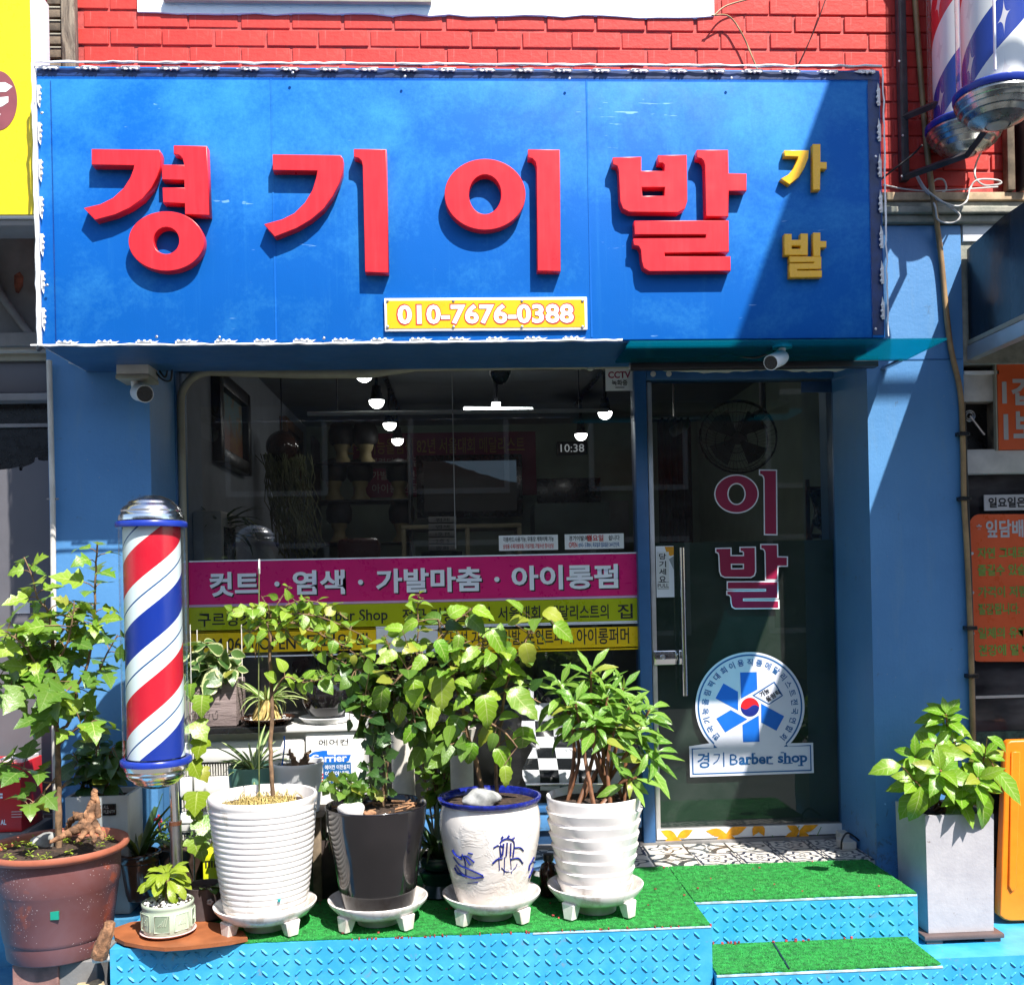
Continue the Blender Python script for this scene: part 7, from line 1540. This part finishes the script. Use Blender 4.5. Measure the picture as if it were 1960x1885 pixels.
# -- 15 plant in the concrete planter
c, z_, R_, k = POT['right']; p = Plant('balsam_plant', 'broad leaved pale green plant in the tall concrete planter', (c.x, c.y, z_), 95)
for i, (x, y, Y, n, L) in enumerate(((1810, 1362, 3.80, 17, 66), (1752, 1445, 3.76, 14, 60), (1826, 1415, 3.78, 12, 58), (1885, 1440, 3.74, 16, 64), (1800, 1470, 3.68, 14, 72), (1872, 1485, 3.68, 15, 74), (1750, 1490, 3.72, 11, 70), (1840, 1515, 3.70, 11, 64), (1790, 1420, 3.74, 11, 60))):
    base = Vector((c.x+.03*cos(i*2.2), c.y+.05*sin(i*2.2), z_-.01)); q = p.branch([base, U((1838+x)/2, (1570+y)/2, (c.y+Y)/2), (x, y+4, Y)], .0075, .004, wob=.0008)
    p.whorl(q[-1], (q[-1]-q[-4]).normalized()+Vector((0, -.45, .2)), n, pxm(L, 3.74), 'broad', 'bright', (-.25, .95), .08)
for x, y, L, dx, dz in ((1762, 1515, 84, -.25, -1), (1870, 1520, 90, .3, -1), (1905, 1480, 84, .5, -.8), (1725, 1475, 70, -1, .1), (1890, 1420, 60, .8, -.3)):
    pos = U(x, y-10, 3.68); nd = min(p.nodes, key=lambda v: (v-pos).length); p.leaf(pos, Vector((dx, -.3, dz)), Vector((.1, -1, .8)), pxm(L, 3.68), 'broad', 'bright', nd, .08)
p.done('stem_red')
# -- 16 mossy plant in dark bowl, 17 teal pot grass, small shrub between vases, plant at window foot
p = Plant('moss_plant', 'low mossy plant in the dark glossy bowl pot', U(624, 1300, 4.2), 97)
cc = U(624, 1302, 4.2)
for i in range(16): p.whorl(cc+Vector((p.r.uniform(-.08, .08), p.r.uniform(-.08, .08), .012+p.r.uniform(0, .02))), UP, 8, .03, 'paddle', 'mid', (.1, 1))
p.done()
c, z_, R_, k = POT['teal']; p = Plant('grassy_plant', 'dark grassy plant in the teal pot between the front pots', (c.x, c.y, z_), 99)
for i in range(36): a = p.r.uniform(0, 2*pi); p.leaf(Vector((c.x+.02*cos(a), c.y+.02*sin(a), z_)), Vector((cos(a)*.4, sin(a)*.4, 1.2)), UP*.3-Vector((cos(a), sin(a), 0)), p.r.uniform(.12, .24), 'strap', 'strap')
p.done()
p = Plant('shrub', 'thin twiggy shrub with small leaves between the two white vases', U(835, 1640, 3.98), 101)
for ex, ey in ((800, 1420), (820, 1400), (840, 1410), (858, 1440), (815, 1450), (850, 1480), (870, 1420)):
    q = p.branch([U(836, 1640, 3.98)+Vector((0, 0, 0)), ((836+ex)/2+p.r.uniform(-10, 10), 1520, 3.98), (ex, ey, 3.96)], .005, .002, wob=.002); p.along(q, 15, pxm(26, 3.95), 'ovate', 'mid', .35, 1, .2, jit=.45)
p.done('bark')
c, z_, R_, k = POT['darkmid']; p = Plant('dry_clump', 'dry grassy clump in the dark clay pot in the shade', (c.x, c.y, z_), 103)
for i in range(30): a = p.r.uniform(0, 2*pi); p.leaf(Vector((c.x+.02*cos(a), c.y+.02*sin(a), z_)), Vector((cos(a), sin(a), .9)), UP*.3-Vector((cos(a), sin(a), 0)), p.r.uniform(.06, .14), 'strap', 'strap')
p.done()
c, z_, R_, k = POT['flowerpot']; p = Plant('small_plant', 'few broad dark leaves rising from the dark grey relief pot', (c.x, c.y, z_), 105)
for i in range(7): a = p.r.uniform(0, 2*pi); p.leaf(Vector((c.x+.02*cos(a), c.y+.02*sin(a), z_)), Vector((cos(a), sin(a), .7)), UP*.7, p.r.uniform(.06, .1), 'paddle', 'dark')
p.done()
# ================================================================== INSIDE THE SHOP
mk('gilt', (0.20, 0.09, 0.03), .4, var=.3); mk('dark_frame', (0.02, 0.014, 0.012), .35); mk('mannequin', (0.26, 0.21, 0.10), .6, var=.15); mk('hair', (0.008, 0.007, 0.007), .6, var=.5, scale=40, bump=.8)
LAMP = emit('lamp_white', (1.0, 0.98, 0.95), 14.0); TUBE = emit('tube_white', (0.95, 1.0, 1.0), 12.0)
for x_px, spots, lab in ((-.46, ((697, 716, 5.2), (721, 768, 5.95), (746, 812, 6.8), (761, 842, 7.55)), 'left'), (.9, ((1158, 790, 6.35), (1112, 832, 7.3)), 'right')):
    tk = thing('light_track', 'black ceiling track of lit spotlights, the %s of the two inside the shop' % lab, 'track light', (x_px, 6.2, RZ1), 'ceiling track lights')
    ys_ = [s_[2] for s_ in spots]; xs_ = [U(s_[0], s_[1], s_[2]).x for s_ in spots]
    b = B(); tube(b, [(xs_[0], ys_[0]-.3, RZ1-.02), (xs_[-1], ys_[-1]+.3, RZ1-.02)], .016, 4); obj('rail', b, MT['black_plastic'], tk)
    for (x, y, Y) in spots:
        q = U(x, y, Y); b = B(); tube(b, [(q.x, Y, RZ1-.02), (q.x, Y, q.z+.075)], .010, 6); tube(b, [q+UP*.09, q+UP*.03, q+UP*.004], [.024, .034, .046], 16); obj('spot_housing', b, MT['black_plastic'], tk, 40)
        b = B(); dome(b, (q.x, q.y, q.z+.003), .043, .045, -1, 20, .001); obj('bulb', b, LAMP, tk, 0)
fl = thing('tube_light', 'glowing white tube light on the shop ceiling', 'ceiling light', U(955, 780, 6.0)); a = U(890, 783, 5.9); c2 = U(1018, 783, 6.25)
b = B(); tube(b, [a, c2], [.013, .009], 10); obj('tube', b, TUBE, fl, 60); q = a.lerp(c2, .45); bx('ballast', TUBE, fl, q.x-.025, q.x+.025, q.y-.03, q.y+.03, q.z+.012, q.z+.035); b = B(); tube(b, [q+UP*.035, Vector((q.x, q.y, RZ1))], .015, 6); obj('drop', b, MT['dark'], fl)
lb = thing('light_bar', 'long pale horizontal rail hanging across the shop behind the window', 'rail', U(876, 792, 5.2)); a, c2 = U(588, 792, 5.2), U(1165, 789, 5.2)
bx('bar', mat('pale_green', (0.80, 0.84, 0.80), .5), lb, a.x, c2.x, 5.19, 5.22, a.z-.009, a.z+.009, .003)
for x in (a.x+.15, c2.x-.15): b = B(); tube(b, [(x, 5.205, a.z+.008), (x, 5.205, RZ1)], .003, 5); obj('wire', b, MT['cable_black'], lb)
# pictures on the left wall
def wallpic(label, y0, y1, z0, z1, mf, pic):
    t = thing('picture', label, 'picture', (RX0, (y0+y1)/2, z0)); w = .075
    for q in ((y0, y0+w, z0, z1), (y1-w, y1, z0, z1), (y0+w+.0005, y1-w-.0005, z0, z0+w), (y0+w+.0005, y1-w-.0005, z1-w, z1)): bx('frame', mf, t, RX0+.001, RX0+.05, q[0], q[1], q[2], q[3], .006)
    bx('canvas', pic, t, RX0+.001, RX0+.012, y0+w+.001, y1-w-.001, z0+w+.001, z1-w-.001)
M = Mat('painting', .6); x, y, z = M.xyz(); n = M.noise(7, 5, .6, .5); cc_ = M.mix(M.ramp(z+n*.25, 2.08, 2.2), (0.30, 0.10, 0.04), (0.16, 0.26, 0.27)); cc_ = M.mix(M.ramp(M.noise(11, 4), .52, .58)*.7, cc_, (0.35, 0.18, 0.03)); M.color(cc_)
wallpic('dark framed landscape painting on the left inside wall', 5.28, 6.05, 1.80, 2.27, MT['dark_frame'], M.m); wallpic('wooden framed panel farther back on the left inside wall', 7.3, 8.1, 1.90, 2.36, MT['gilt'], MT['gilt'])
# hanging moss
hm = thing('hanging_moss', 'hanging ball planter with long trailing moss inside the window', 'plant', U(540, 1050, 6.4)); q = U(540, 855, 6.4); b = B(); bmesh.ops.create_icosphere(b, subdivisions=3, radius=.10, matrix=Matrix.Translation(q)); obj('ball', b, MT['brown_ceramic'], hm, 0)
b = B(); r = random.Random(6)
for i in range(130):
    x, y = r.gauss(0, .06), r.gauss(0, .05); zz = q.z-.05; pts = []
    for j in range(8): pts.append((q.x+x+r.gauss(0, .016)+.01*j, q.y+y+r.gauss(0, .016), zz)); zz -= r.uniform(.05, .11)
    tube(b, pts, .0035, 3, False)
o = obj('moss_strands', b, mat('moss', (0.17, 0.18, 0.09), .8, var=.3), hm); o['kind'] = 'stuff'
b = B(); tube(b, [q+UP*.1, (q.x, q.y, RZ1)], .004, 5); obj('cord', b, MT['cable_black'], hm)
# back wall banner
YW = RY1-.006
bb_ = panel('wall_banner', 'dark red banner with medal text on the back wall of the shop', 676, 828, 1026, 950, YW, mat('deep_red', (0.22, 0.006, 0.05), .6), .004, 'banner')
mk('dull_gold', (0.40, 0.26, 0.06), .6)
text('lettering', '한국 기능올림픽 82년 서울대회 메달리스트', 662, 838, 1004, 868, YW-.0025, MT['dull_gold'], bb_, .01)
for i, tx in enumerate(('· 세련되고 고급스러운', '가발맞춤 전문', '아이롱 전문')): text('lettering', tx, 700+(0 if i == 0 else 12), 876+i*25, 700+(150, 110, 100)[i], 893+i*25, YW-.0025, MT['offwhite'], bb_, .005)
# television
tv = thing('television', 'black flat television on the back wall showing a dark landscape', 'television', U(900, 985, 8.3)); a = rectpx(797, 870, 1000, 990, 8.3); bx('case', MT['black_plastic'], tv, a[0], a[1], 8.3, 8.36, a[2], a[3], .006); b = B(); tube(b, [((a[0]+a[1])/2, 8.36, a[3]-.2), ((a[0]+a[1])/2, RY1, a[3]-.2)], .05, 6); obj('wall_mount', b, MT['dark'], tv)
M = Mat('tv_picture', .6); x, y, z = M.xyz(); ridge = (x*-.45+M.noise(5, 5)*.22); sky = M.ramp(z+ridge*-1, 2.0, 2.03); zc_v = U(900, 905, 8.3).z; xc_v = U(900, 905, 8.3).x
skyf = ((z-zc_v)+(x-xc_v)*.28+(M.noise(4, 5)-.5)*.12).gt(0.02); cem = M.mix(skyf, (0.003, 0.003, 0.003), (0.03, 0.045, 0.062)); M.color((0.01, 0.01, 0.01)); M.L(cem, M.p.inputs['Emission Color']); M.p.inputs['Emission Strength'].default_value = 1.0
a = rectpx(811, 882, 989, 978, 8.298); bx('screen', M.m, tv, a[0], a[1], 8.2975, 8.2995, a[2], a[3])
# clock digits
ck = thing('digital_clock', 'white lit digital clock reading on the back wall', 'clock', U(1095, 866, 8.55)); a = rectpx(1066, 845, 1124, 870, 8.56); bx('case', MT['dark'], ck, a[0], a[1], 8.56, RY1-.001, a[2], a[3], .004); text('digits', '10:38', 1073, 850, 1118, 865, 8.555, emit('digit_white', (.9, .95, 1), .22), ck, .0)
# wig heads on a shelf, boxes, cabinet
sf = thing('wig_shelf', 'dark wall shelf unit for wig heads at the back of the shop', 'shelf', U(680, 1060, 7.6)); a = rectpx(605, 840, 790, 1160, 7.7)
for y in (890, 960, 1040): zz = U(690, y, 7.7).z; bx('board', MT['dark'], sf, a[0], a[1], 7.5, 7.85, zz-.012, zz, .002)
for x in (a[0], a[1]-.02): bx('side', MT['dark'], sf, x, x+.02, 7.501, 7.849, .002, a[3])
i = 0
for x, y in ((655, 888), (700, 888), (640, 958), (690, 958), (765, 958), (650, 1038), (770, 1038)):
    q = U(x, y, 7.66); i += 1; h = thing('mannequin_wig', 'mannequin head with a short black wig, %s' % ('top shelf left', 'top shelf right', 'middle shelf far left', 'middle shelf centre', 'middle shelf right by the television', 'bottom shelf left', 'bottom shelf right')[i-1], 'wig', (q.x, q.y, q.z), 'wigs on the shelf')
    b = lathe([(.075, 0), (.07, .02), (.045, .05), (.042, .09), (.055, .11), (.064, .15), (.068, .19), (.07, .24), (.055, .28), (0, .30)], tuple(q), 20); obj('head', b, MT['mannequin'], h, 60)
    b = lathe([(.074, .14), (.095, .17), (.098, .24), (.075, .295), (0, .318)], (q.x, q.y+.012, q.z), 20); obj('wig', b, MT['hair'], h, 60)
cabt = thing('counter', 'pale edged open counter at the back of the shop', 'counter', U(890, 1150, 7.4)); a = rectpx(770, 1003, 1000, 1200, 7.4)
mk('pale_wood', (0.33, 0.29, 0.18), .6); bx('top', MT['pale_wood'], cabt, a[0], a[1], 7.4, 7.9, a[3]-.03, a[3], .003)
for f in (0, .55, 1): x = a[0]+f*(a[1]-a[0]-.03); bx('upright', MT['pale_wood'], cabt, x, x+.03, 7.401, 7.899, .0, a[3]-.031, .002)
for k_ in range(5):
    a = rectpx(820, 988+k_*13.5, 873, 1000+k_*13.5, 6.6); o = thing('storage_box', 'small white labelled storage box, number %s from the top of its stack' % ('one', 'two', 'three', 'four', 'five')[k_], 'box', (a[0], 6.6, a[2]), 'stack of white storage boxes'); bx('body', MT['grey'], o, a[0], a[1], 6.6, 6.75, a[2], a[3]-.002, .003); text('lettering', ('펌제', '염색', '1호 M', '2호 S', '중화')[k_], 834, 991+k_*13.5, 860, 998+k_*13.5, 6.598, MT['print_black'], o, .0)
sbk = thing('box_stand', 'dark cabinet under the stack of white boxes', 'cabinet', U(846, 1160, 6.7)); a = rectpx(808, 1056, 886, 1200, 6.6); bx('body', MT['dark'], sbk, a[0], a[1], 6.58, 6.8, 0, a[3])
mo = thing('monitor', 'dark low cabinet with a monitor at the back right of the shop', 'monitor', U(1090, 1000, 8.2)); a = rectpx(1028, 915, 1150, 965, 8.2); bx('screen', MT['black_plastic'], mo, a[0], a[1], 8.2, 8.25, a[2], a[3], .004); a2 = rectpx(1020, 966, 1160, 1010, 8.2); bx('cabinet', mat('green_cabinet', (0.05, 0.08, 0.075), .5), mo, a2[0], a2[1], 8.0, 8.5, 0, a2[3])
pn = thing('paper_notice', 'pale paper notice pinned on the right of the back wall', 'notice', U(1180, 1060, 8.5)); a = rectpx(1158, 958, 1204, 1050, 8.57); bx('sheet', MT['grey'], pn, a[0], a[1], 8.57, 8.572, a[2], a[3]); b = B(); tube(b, [((a[0]+a[1])/2, 8.572, a[3]-.02), ((a[0]+a[1])/2, RY1, a[3]-.02)], .004, 5); obj('pin', b, MT['steel'], pn)
# barber chair and room plants by the window
bc = thing('barber_chair', 'dark red barber chair standing inside the shop window', 'chair', (-.55, 5.6, 0)); mk('vinyl', (0.10, 0.015, 0.012), .3)
bx('seat', MT['vinyl'], bc, -.82, -.30, 5.35, 5.85, .48, .62, .04); bx('backrest', MT['vinyl'], bc, -.80, -.32, 5.80, 5.95, .63, 1.25, .04); bx('headrest', MT['vinyl'], bc, -.68, -.44, 5.82, 5.92, 1.27, 1.42, .03); bx('armrest', MT['vinyl'], bc, -.88, -.825, 5.40, 5.85, .70, .77, .02); bx('armrest', MT['vinyl'], bc, -.295, -.24, 5.40, 5.85, .70, .77, .02); b = B(); tube(b, [(-.56, 5.6, .002), (-.56, 5.6, .03), (-.56, 5.6, .06), (-.56, 5.6, .48)], [.28, .27, .06, .05], 24); obj('pedestal', b, MT['chrome'], bc, 40)
p = Plant('house_plant', 'spiky dracaena standing inside the left of the shop window', (U(420, 1060, 5.0).x, 5.0, .55), 201); q = p.branch([Vector((U(425, 1080, 5.0).x, 5.0, .3)), (425, 1040, 5.0), (422, 1010, 5.0)], .014, .012)
for i in range(38): a = p.r.uniform(0, 2*pi); p.leaf(q[-1]+UP*p.r.uniform(-.06, .02), Vector((cos(a), sin(a), p.r.uniform(.1, 1.7))), UP*.5-Vector((cos(a), sin(a), 0))*.5, p.r.uniform(.16, .32), 'strap', 'strap')
p.done('bark'); b = lathe([(0, 0), (.10, 0), (.14, .30), (.145, .32), (.13, .32), (.12, .28), (0, .28)], (q[0].x, 5.0, 0), 28); tag(obj('indoor_pot', b, MT['brown_ceramic'], None, 40), 'dark pot of the dracaena inside the window', 'pot')
ht = thing('water_heater', 'white appliance with a dark front at the left inside edge of the window', 'appliance', (RX0+.1, 5.2, 1.0)); a0y, a1y = 4.85, 5.15; bx('body', MT['offwhite'], ht, RX0+.001, RX0+.14, a0y, a1y, 1.12, 1.52, .02); bx('front', MT['black_plastic'], ht, RX0+.1405, RX0+.145, a0y+.03, a1y-.03, 1.2, 1.44)
# behind the door: wall fan, lattice rack, dark curtain
fn = thing('wall_fan', 'dark round wall fan seen through the top of the door', 'fan', U(1410, 850, 5.6)); q = U(1412, 838, 5.6); ax = Vector((-.35, -.75, -.45)).normalized(); o1 = ax.orthogonal().normalized(); o2 = ax.cross(o1); Rf = .21
b = B()
for rr, dz in ((Rf, 0), (Rf*.99, .03), (Rf*.8, -.045), (Rf*.55, -.06), (Rf*.3, -.068)): tube(b, [q+(o1*cos(t*pi/16)+o2*sin(t*pi/16))*rr-ax*dz for t in range(33)], .0022 if dz else .006, 5)
for k_ in range(48): t = k_*pi/24; d = o1*cos(t)+o2*sin(t); tube(b, [q+d*Rf*.15+ax*.07, q+d*Rf*.6+ax*.055, q+d*Rf], .0011, 3, False)
obj('cage', b, MT['black_plastic'], fn, 60); b = B()
for k_ in range(4):
    vs = []
    for rr in (.03, .1, .17):
        for da in (-.45, 0, .45): t = k_*pi/2+da; vs.append(b.verts.new(q+(o1*cos(t)+o2*sin(t))*rr+ax*(.012*da/.45)))
    for i in range(2):
        for j in range(2): b.faces.new((vs[i*3+j], vs[i*3+j+1], vs[i*3+j+4], vs[i*3+j+3]))
obj('blade', b, mat('fan_blade', (0.05, 0.06, 0.055), .4), fn, 60); b = B(); tube(b, [q-ax*.02, q-ax*.14, U(1460, 790, 5.9)], [.05, .045, .03], 12); tube(b, [U(1460, 790, 5.9), Vector((U(1460, 790, 5.9).x, 5.9, RZ1))], .02, 8); obj('motor', b, MT['grey'], fn, 60)
lt = thing('lattice_rack', 'orange wooden lattice rack on the inside wall seen through the door', 'rack', U(1570, 1000, 5.4)); Xr_ = RX1-.02
xr0, xr1 = U(1545, 960, 5.3).x, U(1605, 960, 5.3).x
for z_ in (1.10, 1.35, 1.60): bx('rail', MT['gilt'], lt, xr0, xr1, 5.30, 5.315, z_, z_+.022)
for x in (xr0, (xr0+xr1)/2, xr1-.02): bx('rail', MT['gilt'], lt, x, x+.02, 5.3155, 5.33, .05, 1.66)
b = B()
for i in range(2):
    for j in range(2):
        xa = xr0+i*(xr1-xr0)/2; za = 1.11+j*.25; tube(b, [(xa+.01, 5.30, za), (xa+(xr1-xr0)/2, 5.30, za+.25)], .008, 4); tube(b, [(xa+(xr1-xr0)/2, 5.292, za), (xa+.01, 5.292, za+.25)], .008, 4)
obj('diagonal', b, MT['gilt'], lt)
for (x, y0, y1, lab) in ((1570, 940, 1010, 'black dryer hanging on the lattice rack, the upper one'), (1590, 1020, 1090, 'black curved dryer standing below the lattice rack')):
    q0, q1 = U(x-10, y0, 5.22), U(x-2, y1, 5.22); b = B(); tube(b, smoothline([q0, q0.lerp(q1, .5)+Vector((.03, 0, 0)), q1], 5), [.035]*5+[.045]*5+[.02], 12); tube(b, [q1, q1+Vector((.05, .02, .06))], .018, 8); tag(obj('hair_dryer', b, MT['black_plastic'], None, 60), lab, 'hair dryer')
dc = thing('door_curtain', 'dark red hanging cloth just inside the left of the door', 'curtain', U(1290, 1040, 5.5)); a = rectpx(1262, 800, 1328, 1240, 5.6); b = B(); prev = None
for i in range(25):
    x = a[0]+(a[1]-a[0])*i/24; y = 5.6+.025*sin(i*1.4); q = [b.verts.new((x, y, .02)), b.verts.new((x, y, a[3]))]
    if prev: b.faces.new((prev[0], q[0], q[1], prev[1]))
    prev = q
obj('cloth', b, mat('curtain_red', (0.05, 0.008, 0.008), .8), dc, 0); b = B(); tube(b, [(a[0]-.05, 5.6, a[3]), (a[1]+.05, 5.6, a[3])], .01, 8); tube(b, [((a[0]+a[1])/2, 5.6, a[3]), ((a[0]+a[1])/2, 5.6, RZ1)], .006, 6); obj('rod', b, MT['steel'], dc)
